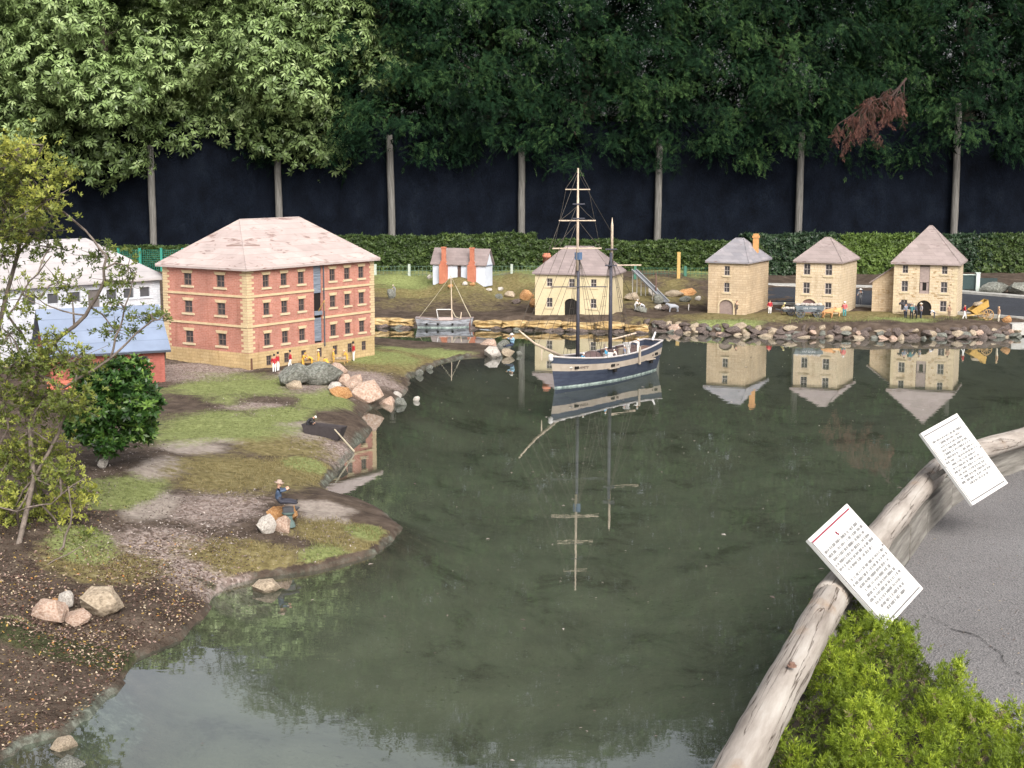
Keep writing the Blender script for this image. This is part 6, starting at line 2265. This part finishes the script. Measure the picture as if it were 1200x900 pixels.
M_SIGN = mat_plain('sign_face_white', (.56, .56, .545), .45, .04, 6)
M_INK = mat_plain('sign_ink', (.13, .12, .12), .6, .1)
M_INKL = mat_plain('sign_ink_grey', (.16, .155, .155), .6, .1)
M_REDL = mat_plain('sign_red_rule', (.20, .015, .04), .6, .1)
C0 = Vector((0, 0, CAM_H))
def sign(tl, tr, br, dep, w, label, kind):
    r1, r2, r3 = ray(*tl), ray(*tr), ray(*br)
    TR = C0 + r2 * dep
    # nearer solution of |TL-TR| = w
    a, b, c = r1.dot(r1), -2 * r1.dot(TR - C0), (TR - C0).dot(TR - C0) - w * w
    disc = b * b - 4 * a * c
    t1 = (-b - math.sqrt(max(disc, 0))) / (2 * a)
    TL = C0 + r1 * t1
    u = TL - TR
    t3 = (u.dot(TR) - u.dot(C0)) / u.dot(r3)
    BR = C0 + r3 * t3
    X = (TR - TL).normalized(); Yv = (TR - BR).normalized()
    Nn = X.cross(Yv).normalized()
    if Nn.dot(C0 - TR) < 0:
        Nn = -Nn
    h = (BR - TR).length
    print('SIGN', label, 'h', round(h, 3), 'z', [round(v.z, 2) for v in (TL, TR, BR)], 'bl', (TL + BR - TR)[:])
    M_ = Matrix((X, Yv, X.cross(Yv))).transposed().to_4x4()
    BL = TL + BR - TR
    M_.translation = BL
    t = thing('sign', label, 'sign')
    t.matrix_world = M_
    mb = MB().box((w / 2, h / 2, -.006), (w, h, .012))
    mb.build('board', M_SIGN, t)
    mb = MB()
    f = .0042                                      # raised rim
    for (x0, x1, y0, y1) in ((0, w, 0, f), (0, w, h - f, h), (0, f, f, h - f), (w - f, w, f, h - f)):
        mb.box(((x0 + x1) / 2, (y0 + y1) / 2, .0012), (x1 - x0, y1 - y0, .0024))
    mb.build('rim', M_WPAINT, t)
    def rule(y, mat, x0=.03, x1=.97, th=.0035):
        MB().box((w * (x0 + x1) / 2, h * (1 - y), .0006), (w * (x1 - x0), th * 1.7, .0008)).build('rule', mat, t)
    rr = random.Random(hash(kind) % 100 if False else (5 if kind == 1 else 9))
    if kind == 1:
        rule(.045, M_REDL); rule(.968, M_INK, .03, .97, .003)
        lines = [(.185 + .048 * i, wd) for i, wd in enumerate((.86, .86, .80, .88, .88, .62))] + [(.505 + .048 * i, wd) for i, wd in enumerate((.90, .88, .74, .66, .74, .80, .70, .62, .5))]
        MB().tube([(w * .47, h * .885, .0008), (w * .49, h * .878, .0008), (w * .47, h * .868, .0008), (w * .495, h * .858, .0008), (w * .48, h * .85, .0008)], .0035, 5).build('emblem', M_REDL, t)
        MB().box((w * .012, h / 2, .0032), (.0045, h * .94, .0008)).build('rule', M_INK, t)
    else:
        rule(.05, M_INK); rule(.955, M_INK); 
        MB().box((w * .030, h / 2, .0006), (.0045, h * .90, .0008)).build('rule', M_INK, t)
        lines = [(.165 + .047 * i, wd) for i, wd in enumerate((.80, .58, .62, .66, .74, .80, .86, .66, .74, .78, .70, .72, .80, .52))]
    mb = MB()
    ch, cw = h * .030, w * .0165
    for y, wd in lines:
        x = w * (.5 - wd / 2)
        xe = w * (.5 + wd / 2)
        left = rr.randint(2, 7)
        while x < xe:
            if left == 0:
                x += cw * .8; left = rr.randint(2, 8); continue
            zc = .0006
            yy = h * (1 - y)
            s_ = cw * .26
            g = rr.random()
            mb.box((x + cw * .2, yy, zc), (s_, ch, .0006))
            if g < .75:
                mb.box((x + cw * .72, yy, zc), (s_, ch * (1 if g < .5 else .55), .0006))
            if g < .4 or g > .75:
                mb.box((x + cw * .46, yy + ch * (.42 if g < .2 else -.42 if g > .9 else 0), zc), (cw * .5, ch * .16, .0006))
            x += cw * 1.08
            left -= 1
    mb.build('lettering', M_INKL, t)
    for fx_ in (.015, .985):
        MB().lathe([(.0045, 0), (.0045, .002), (.002, .003)], (w * fx_ if fx_ < .5 else w * fx_, h * .52, .0), 8).build('screw', paint((.10, .09, .09), .4), t)
    # bracket from the back of the board to the log it leans on
    ctr = M_ @ Vector((w / 2, h * .5, -.010))
    best = None
    for k in range(len(LOG) - 1):
        for q in range(11):
            p_ = LOG[k].lerp(LOG[k + 1], q / 10)
            if best is None or (p_ - ctr).length < (best - ctr).length:
                best = p_
    inv = M_.inverted()
    MB().beam(inv @ best, inv @ ctr, .022, .022).build('bracket', M_BOARD, t)
sign((946.5, 632.5), (992, 590.5), (1081.5, 690), 5.15, .285, 'near white text sign with red top rule, leaning by the log', 1)
sign((1078.5, 508), (1121, 484.5), (1181, 566.5), 6.75, .285, 'far white text sign leaning over the log at the right', 2)

# ------------------------------------------------------------------ juniper in the foreground
def plume_template():
    V, F = [], []
    rr = random.Random(8)
    for k in range(26):
        a = rr.uniform(0, 6.283); el = rr.uniform(.2, 1.4)
        o_ = np.array([0, 0, rr.uniform(0, .7)])
        d = np.array([math.cos(a) * math.cos(el), math.sin(a) * math.cos(el), math.sin(el)]) * rr.uniform(.28, .5)
        s = np.cross(d, np.array([rr.uniform(-1, 1), rr.uniform(-1, 1), rr.uniform(-1, 1)])); s = s / (np.linalg.norm(s) + 1e-6) * .035
        i = len(V)
        V.extend([o_ - s * .6, o_ + d * .5 - s, o_ + d, o_ + d * .5 + s])
        F.append((i, i + 1, i + 2, i + 3))
    return np.array(V), np.array(F)
PLV, PLF = plume_template()
M_JUN = mat_leaf('juniper_needles', (.035, .052, .008), (.175, .245, .02), (.43, .51, .05), .6, .35)
poly = [(885, 905), (918, 805), (940, 735), (955, 702), (985, 690), (1035, 712), (1075, 728), (1105, 765), (1150, 805), (1200, 832), (1300, 880), (1300, 1010), (860, 1010)]
def inpoly(x, y, pl):
    c = False
    for i in range(len(pl)):
        (ax_, ay_), (bx_, by_) = pl[i], pl[i - 1]
        if (ay_ > y) != (by_ > y) and x < (bx_ - ax_) * (y - ay_) / (by_ - ay_) + ax_:
            c = not c
    return c
rng = np.random.default_rng(4)
wp = [P(a, b, .26) for a, b in poly]
wpl = [(p.x, p.y) for p in wp]
bx0, bx1 = min(p[0] for p in wpl), max(p[0] for p in wpl)
by0, by1 = min(p[1] for p in wpl), max(p[1] for p in wpl)
PP, DD, NN, SS, TT = [], [], [], [], []
jc = Vector((sum(p[0] for p in wpl) / len(wpl), sum(p[1] for p in wpl) / len(wpl), .12))
while len(PP) < 6200:
    x, y = rng.uniform(bx0, bx1), rng.uniform(by0, by1)
    if not inpoly(x, y, wpl):
        continue
    e = min(math.hypot(x - a, y - b) for a, b in wpl)
    lump = float(fbm(np.array(x * 5.0), np.array(y * 5.0), 3))
    l2 = float(fbm(np.array(x * 16.0 + 7), np.array(y * 16.0), 2))
    if (lump < .36 and rng.random() < .75) or (l2 < .42 and rng.random() < .8):
        continue
    ztop = .13 + .17 * min(1, .35 + e / .18) * (.45 + 1.0 * lump)
    f = rng.random() ** .35
    z = .10 + (ztop - .10) * f
    PP.append((x - jc.x, y - jc.y, z - .12))
    az = fbm(np.array(x * 9 + 40.), np.array(y * 9.), 2) * 12
    NN.append((math.cos(az) * .6 + rng.normal(0, .35), math.sin(az) * .6 + rng.normal(0, .35), .9))
    DD.append(rng.normal(size=3))
    SS.append(rng.uniform(.026, .046))
    TT.append(np.clip(.36 + .9 * (lump - .45) + .5 * (l2 - .5) + rng.normal(0, .15), 0, 1))
V, F_, T = scatter(PLV, PLF, np.array(PP), frames(np.array(NN), np.array(DD)), np.array(SS), np.array(TT))
jun = thing('juniper_shrub', 'bright yellow-green spreading juniper in the bottom right foreground', 'shrub', jc)
link('foliage', np_mesh('foliage', V, F_, M_JUN, T), jun)
ib = rng.integers(0, len(PP), 330)                  # dead brown tufts between the green ones
V, F_, T = scatter(PLV, PLF, np.array(PP)[ib] + rng.normal(0, .012, (330, 3)), frames(np.array(NN)[ib], np.array(DD)[ib]), np.array(SS)[ib] * .9, rng.random(330))
o = link('dry_foliage', np_mesh('dry_foliage', V, F_, mat_leaf('dry_needles', (.05, .035, .02), (.13, .095, .05), (.26, .21, .12), .8, .2), T), jun)
o['label'] = 'dry brown tufts in the juniper'
mb = MB()
for q in range(60):
    a = Vector(PP[R.randrange(len(PP))]); a.z = .0
    b = a + Vector((R.uniform(-.08, .05), R.uniform(-.10, .06), R.uniform(.03, .09)))
    mb.tube([a, a.lerp(b, .5) + Vector((R.uniform(-.02, .02), R.uniform(-.02, .02), .02)), b], [.005, .003, .0015], 5)
mb.build('stems', mat_plain('grey_twig', (.20, .17, .15), .9, .4, 30), jun)['kind'] = 'stuff'
mb = MB()
n_ = len(wp)
for i in range(n_):
    pass
mb.face([(p.x - jc.x, p.y - jc.y, .006) for p in wp])
o = mb.build('soil_bed', mat_noise('dark_bed_soil', [(.3, (.02, .016, .012)), (.7, (.07, .055, .04))], 20, .95, .6, .01), jun)

# ------------------------------------------------------------------ shrubs on the left bank
M_SHL = mat_leaf('small_olive_leaf', (.035, .055, .012), (.13, .165, .036), (.38, .39, .075), .55, .4)
M_SHD = mat_leaf('dark_glossy_leaf', (.010, .030, .007), (.040, .095, .018), (.20, .32, .06), .35, .25)
M_TWIG = mat_noise('grey_brown_twig', [(.3, (.07, .055, .045)), (.7, (.19, .155, .13))], 30, .9, .5, .003)
Ysh = 6.3
def sp(px, py, dy=0.0):
    return PY(px, py, Ysh + dy)
base = G(12, 690)
root = thing('tall_shrub', 'sprawling small-leaved shrub with bare twisting stems at left edge', 'shrub', base)
BR = [  # pixel polylines with depth offsets and radii
    ([(12, 690, -.5), (40, 560, 0), (30, 480, .1), (60, 405, .1), (100, 370, .05), (118, 340, 0), (125, 300, -.05), (100, 270, 0)], .020),
    ([(40, 560, 0), (62, 520, .05), (80, 480, 0), (90, 440, -.05), (60, 400, .1)], .014),
    ([(12, 690, -.5), (-20, 560, .1), (-10, 420, .2), (20, 300, .2), (30, 220, .2), (50, 170, .1)], .022),
    ([(20, 300, .2), (60, 255, .2), (75, 225, .1)], .010),
    ([(30, 400, .1), (10, 370, 0), (35, 330, 0), (60, 300, -.1)], .010),
    ([(60, 405, .1), (48, 440, .0), (75, 455, 0), (130, 420, -.1), (150, 400, -.1), (180, 375, -.15), (198, 368, -.15)], .013),
    ([(130, 420, -.1), (140, 385, -.1), (152, 345, -.1), (160, 318, -.1)], .008),
    ([(12, 690, -.5), (50, 670, -.4), (75, 640, -.3), (85, 600, -.3), (80, 570, -.3)], .012),
    ([(12, 690, -.5), (30, 710, -.6), (50, 665, -.5), (95, 640, -.4)], .008),
    ([(-20, 560, .1), (10, 500, 0), (0, 440, 0), (25, 420, -.1)], .010),
    ([(40, 560, 0), (20, 600, -.2), (60, 590, -.2), (100, 560, -.2)], .008),
    ([(100, 370, .05), (60, 360, 0), (40, 345, 0)], .007), ([(62, 520, .05), (30, 500, 0), (50, 470, -.1)], .007)]
mb = MB()
tips = []
for pl, r in BR:
    pts = [sp(a, b, c) for a, b, c in pl]
    fine = []
    for i in range(len(pts) - 1):
        for j in range(3):
            q = pts[i].lerp(pts[i + 1], j / 3)
            fine.append(q + Vector((R.uniform(-.008, .008), R.uniform(-.01, .01), R.uniform(-.008, .008))) * (1 if j else .3))
    fine.append(pts[-1])
    fine = [f - base for f in fine]
    mb.tube(fine, [.66 * r * (1 - .7 * k / len(fine)) for k in range(len(fine))], 6)
    for k in range(3, len(fine), 2):
        tips.append(fine[k])
mb.build('stems', M_TWIG, root, True)
CL = [(30, 200, 34, 26, 110), (12, 230, 28, 30, 100), (50, 238, 24, 20, 70), (25, 272, 34, 22, 100), (5, 300, 24, 30, 70), (60, 290, 26, 16, 40), (115, 300, 26, 14, 45), (135, 330, 22, 16, 40), (150, 312, 16, 12, 22), (70, 330, 24, 14, 34), (30, 350, 26, 20, 50),
      (10, 390, 22, 22, 46), (135, 360, 20, 12, 30), (175, 372, 22, 9, 40), (135, 388, 26, 10, 40), (85, 352, 16, 10, 20), (30, 425, 34, 20, 90), (80, 425, 34, 16, 80), (0, 470, 30, 30, 90), (45, 470, 34, 26, 110), (85, 470, 26, 20, 70), (15, 530, 30, 30, 90),
      (60, 525, 24, 20, 50), (30, 580, 26, 18, 44), (82, 590, 18, 18, 46), (78, 632, 26, 10, 44), (105, 575, 10, 9, 14), (-20, 400, 30, 60, 90), (-15, 200, 30, 50, 80), (-20, 600, 26, 40, 60), (10, 180, 24, 20, 50), (75, 205, 16, 12, 30), (2, 640, 20, 20, 30), (60, 400, 24, 12, 30), (30, 540, 34, 26, 80), (45, 610, 24, 22, 50), (15, 600, 26, 26, 60), (70, 555, 22, 20, 50), (25, 650, 22, 16, 36)]
A_, S_, T_ = [], [], []
twig = MB()
rng = np.random.default_rng(9)
for (cx, cy, rx, ry, n) in CL:
    c = sp(cx, cy, rng.uniform(-.15, .15)) - base
    s = Ysh / FPX
    near_ = min(tips, key=lambda q: (q - c).length)
    twig.tube([near_, near_.lerp(c, .5) + Vector((0, 0, .02)), c], [.005, .004, .002], 4)
    yb = rng.normal(0, .14) + (.20 if cy < 300 or cy > 560 else 0)
    for k in range(int(n * (1.35 if 285 < cy < 400 else 2.6))):
        d = rng.normal(size=3) * .55
        p = (c.x + d[0] * rx * s * 1.1, c.y + d[1] * rx * s, c.z + d[2] * ry * s * 1.1)
        A_.append(p); S_.append(rng.uniform(.013, .025)); T_.append(np.clip(.40 + yb + .10 * d[2] + rng.normal(0, .15), 0, 1))
        if k % 5 == 0:
            twig.tube([c, Vector(p)], [.0022, .001], 3, 0, False)
n = len(A_)
V, F_, T = scatter(SPV, SPF, np.array(A_), frames(rng.normal(size=(n, 3)) + np.array([0, -.3, .9]), rng.normal(size=(n, 3))), np.array(S_), np.array(T_))
link('foliage', np_mesh('foliage', V, F_, M_SHL, T), root)
twig.build('twigs', M_TWIG, root)
# dense dark bush
bb = G(121, 548)
bush = thing('dark_bush', 'compact dark green glossy bush in front of the brick shed', 'shrub', bb)
s = mpp(bb)
lob = []
for (px, py, rx, ry) in ((135, 450, 40, 28), (110, 475, 32, 28), (160, 470, 28, 30), (130, 500, 40, 26), (165, 500, 18, 22), (95, 500, 20, 22), (125, 520, 18, 14), (150, 435, 28, 16), (105, 445, 20, 16)):
    q = PY(px, py, bb.y + R.uniform(-.08, .08)) - bb
    lob.append((q.x, q.y, q.z, rx * s, rx * s * .9, ry * s))
link('foliage', broad_crown(55, lob, 16500, (.026, .044), M_SHD, (SPV, SPF), .55, .42, .9), bush)
mb = MB()
for px, py in ((130, 480), (110, 480), (150, 470), (125, 450)):
    mb.tube([(0, 0, -.05), (R.uniform(-.02, .02), 0, .10), PY(px, py, bb.y) - bb], [.02, .014, .005], 6)
mb.build('stems', M_TWIG, bush)

# ------------------------------------------------------------------ loose cover on the bank and on the water
def flakes(name, label, regions, n, size, mat, keep=lambda sd: sd > .02, lift=.003, tintf=None, tilt=.35, cat='leaf litter'):
    rng = np.random.default_rng(len(name))
    xs_, ys_2 = [], []
    for (px, py, rx, ry, wgt) in regions:
        c = P(px, py, .12)
        m_ = mpp(c)
        k = int(n * wgt)
        a = rng.uniform(0, 6.283, k); r = np.sqrt(rng.random(k))
        xs_.append(c.x + r * np.cos(a) * rx * m_ + rng.normal(0, .04, k))
        ys_2.append(c.y + r * np.sin(a) * ry * m_ * c.y / 1.68 + rng.normal(0, .04, k))
    x, y = np.concatenate(xs_), np.concatenate(ys_2)
    z, sd = heights(x, y, True)
    ok = keep(sd)
    x, y, z = x[ok], y[ok], z[ok]
    m_ = len(x)
    pos = np.stack([x, y, z + lift], -1)
    nn = np.array([0, 0, 1.0]) + rng.normal(size=(m_, 3)) * tilt
    V, F_, T = scatter(LFV - np.array([.5, 0, 0]), LFF, pos, frames(nn, rng.normal(size=(m_, 3))), rng.uniform(size[0], size[1], m_), rng.random(m_))
    o = link(name, np_mesh(name, V, F_, mat, T))
    return tag(o, label, cat, None, 'stuff')
def mat_litter(name, stops):
    m, n, l, b, o = new_mat(name)
    a = n.new('ShaderNodeAttribute'); a.attribute_name = 'tint'
    r = ramp(n, stops, 'CONSTANT'); l.new(a.outputs['Fac'], r.inputs[0]); l.new(r.outputs[0], b.inputs['Base Color'])
    b.inputs['Roughness'].default_value = .85
    b.inputs['Specular IOR Level'].default_value = .2
    return m
ML = mat_litter('fallen_leaves', [(0, (.05, .03, .022)), (.25, (.085, .055, .042)), (.45, (.15, .095, .075)), (.58, (.26, .18, .15)), (.68, (.09, .05, .042)), (.76, (.36, .28, .20)), (.86, (.30, .20, .06)), (.94, (.42, .35, .25)), (.99, (.40, .16, .05))])
MC = mat_litter('bark_chips', [(0, (.09, .07, .06)), (.2, (.20, .16, .14)), (.5, (.28, .235, .21)), (.7, (.12, .09, .08)), (.9, (.40, .35, .32))])
flakes('leaf_litter', 'brown and golden fallen leaves over the near left bank', [(60, 780, 110, 75, .30), (20, 850, 60, 40, .12), (130, 690, 150, 40, .22), (210, 660, 90, 40, .16), (40, 640, 80, 60, .12), (230, 700, 50, 25, .05), (10, 720, 50, 40, .08), (110, 740, 80, 22, .08)], 15000, (.006, .016), ML)
flakes('bark_chips', 'pale bark chips scattered on the left bank', [(190, 640, 90, 26, .18), (250, 600, 80, 26, .14), (225, 442, 75, 14, .14), (380, 452, 55, 12, .06), (380, 515, 40, 16, .06), (100, 560, 90, 50, .16), (330, 620, 90, 22, .10), (300, 480, 60, 14, .05), (430, 435, 60, 12, .06), (60, 600, 60, 60, .1)], 7000, (.006, .016), MC)
GBV = np.array([(-.09, 0, 0), (.09, 0, 0), (.03, .1, .6), (.05, .3, 1.0)])
def grass(name, label, regions, n, size, mat):
    rng = np.random.default_rng(61)
    X_, Y_ = [], []
    for (px, py, rx, ry, wgt) in regions:
        c = P(px, py, .12); m_ = mpp(c); k = int(n * wgt)
        a = rng.uniform(0, 6.283, k); r = np.sqrt(rng.random(k)) * (1 + rng.normal(0, .12, k))
        X_.append(c.x + r * np.cos(a) * rx * m_); Y_.append(c.y + r * np.sin(a) * ry * m_ * c.y / 1.68)
    x, y = np.concatenate(X_), np.concatenate(Y_)
    z, sd = heights(x, y, True)
    ok = (sd > .03) & (fbm(x * 7, y * 7, 3) > .38)
    x, y, z = x[ok], y[ok], z[ok]; m_ = len(x)
    V, F_, T = scatter(GBV, LFF, np.stack([x, y, z - .002], -1), frames(np.array([0, 0, 1.0]) + rng.normal(size=(m_, 3)) * .35, rng.normal(size=(m_, 3))), rng.uniform(*size, m_), rng.random(m_))
    return tag(link(name, np_mesh(name, V, F_, mat, T)), label, 'grass', None, 'stuff')
M_GR = mat_leaf('short_moss_grass', (.09, .10, .035), (.18, .205, .07), (.29, .31, .13), .7, .3)
M_GR2 = mat_leaf('dry_olive_grass', (.12, .09, .03), (.22, .175, .07), (.34, .29, .15), .8, .3)
grass('short_grass', 'short green mossy grass in patches on the left bank', [(275, 458, 75, 16, .2), (250, 505, 85, 20, .26), (378, 470, 32, 14, .1), (150, 588, 44, 20, .12), (388, 632, 34, 11, .1), (95, 652, 34, 16, .1), (425, 607, 24, 7, .05), (330, 490, 40, 10, .07)], 13000, (.008, .018), M_GR)
grass('dry_grass', 'dry olive grass and moss along the inlet shore', [(285, 558, 75, 24, .2), (350, 545, 55, 18, .18), (455, 418, 60, 14, .14), (530, 413, 55, 6, .1), (300, 640, 70, 12, .12), (400, 612, 60, 14, .14), (120, 665, 60, 14, .12), (425, 640, 40, 8, .06)], 11000, (.008, .020), M_GR2)
grass('bank_grass', 'green grass on the slope below the hedge', [(590, 328, 70, 8, .3), (470, 328, 55, 8, .2), (800, 326, 70, 9, .2), (540, 343, 120, 6, .2), (1000, 377, 180, 3, .2)], 9000, (.012, .035), M_GR)
# a few needles and dead leaves blown onto the path
rng = np.random.default_rng(23)
pp = [P(rng.uniform(1000, 1230), 560 + 330 * rng.random() ** 1.3, .126) for _ in range(420)]
pp = np.array([tuple(p) for p in pp if sdist(np.array([p.x - .14]), np.array([p.y]))[0] > 0])
m_ = len(pp)
V, F_, T = scatter(LFV - np.array([.5, 0, 0]), LFF, pp, frames(np.array([0, 0, 1.0]) + rng.normal(size=(m_, 3)) * .15, rng.normal(size=(m_, 3))), rng.uniform(.004, .013, m_), rng.random(m_))
tag(link('path_litter', np_mesh('path_litter', V, F_, ML, T)), 'tiny dead leaves and needles on the asphalt path', 'leaf litter', None, 'stuff')
# leaves and specks floating on the pond
rng = np.random.default_rng(17)
xx, yy = rng.uniform(-1.6, 3.2, 1500), rng.uniform(4, 15, 1500)
ok = sdist(xx, yy) < -.1
xx, yy = xx[ok][:330], yy[ok][:330]
m_ = len(xx)
V, F_, T = scatter(LFV - np.array([.5, 0, 0]), LFF, np.stack([xx, yy, np.full(m_, .003)], -1), frames(np.array([0, 0, 1.0]) + rng.normal(size=(m_, 3)) * .06, rng.normal(size=(m_, 3))), rng.uniform(.008, .018, m_) * np.where(rng.random(m_) < .15, 2.0, 1), rng.random(m_) * .6 + .4)
tag(link('floating_leaves', np_mesh('floating_leaves', V, F_, MC, T)), 'small pale leaves and specks floating on the pond', 'leaf litter', None, 'stuff')
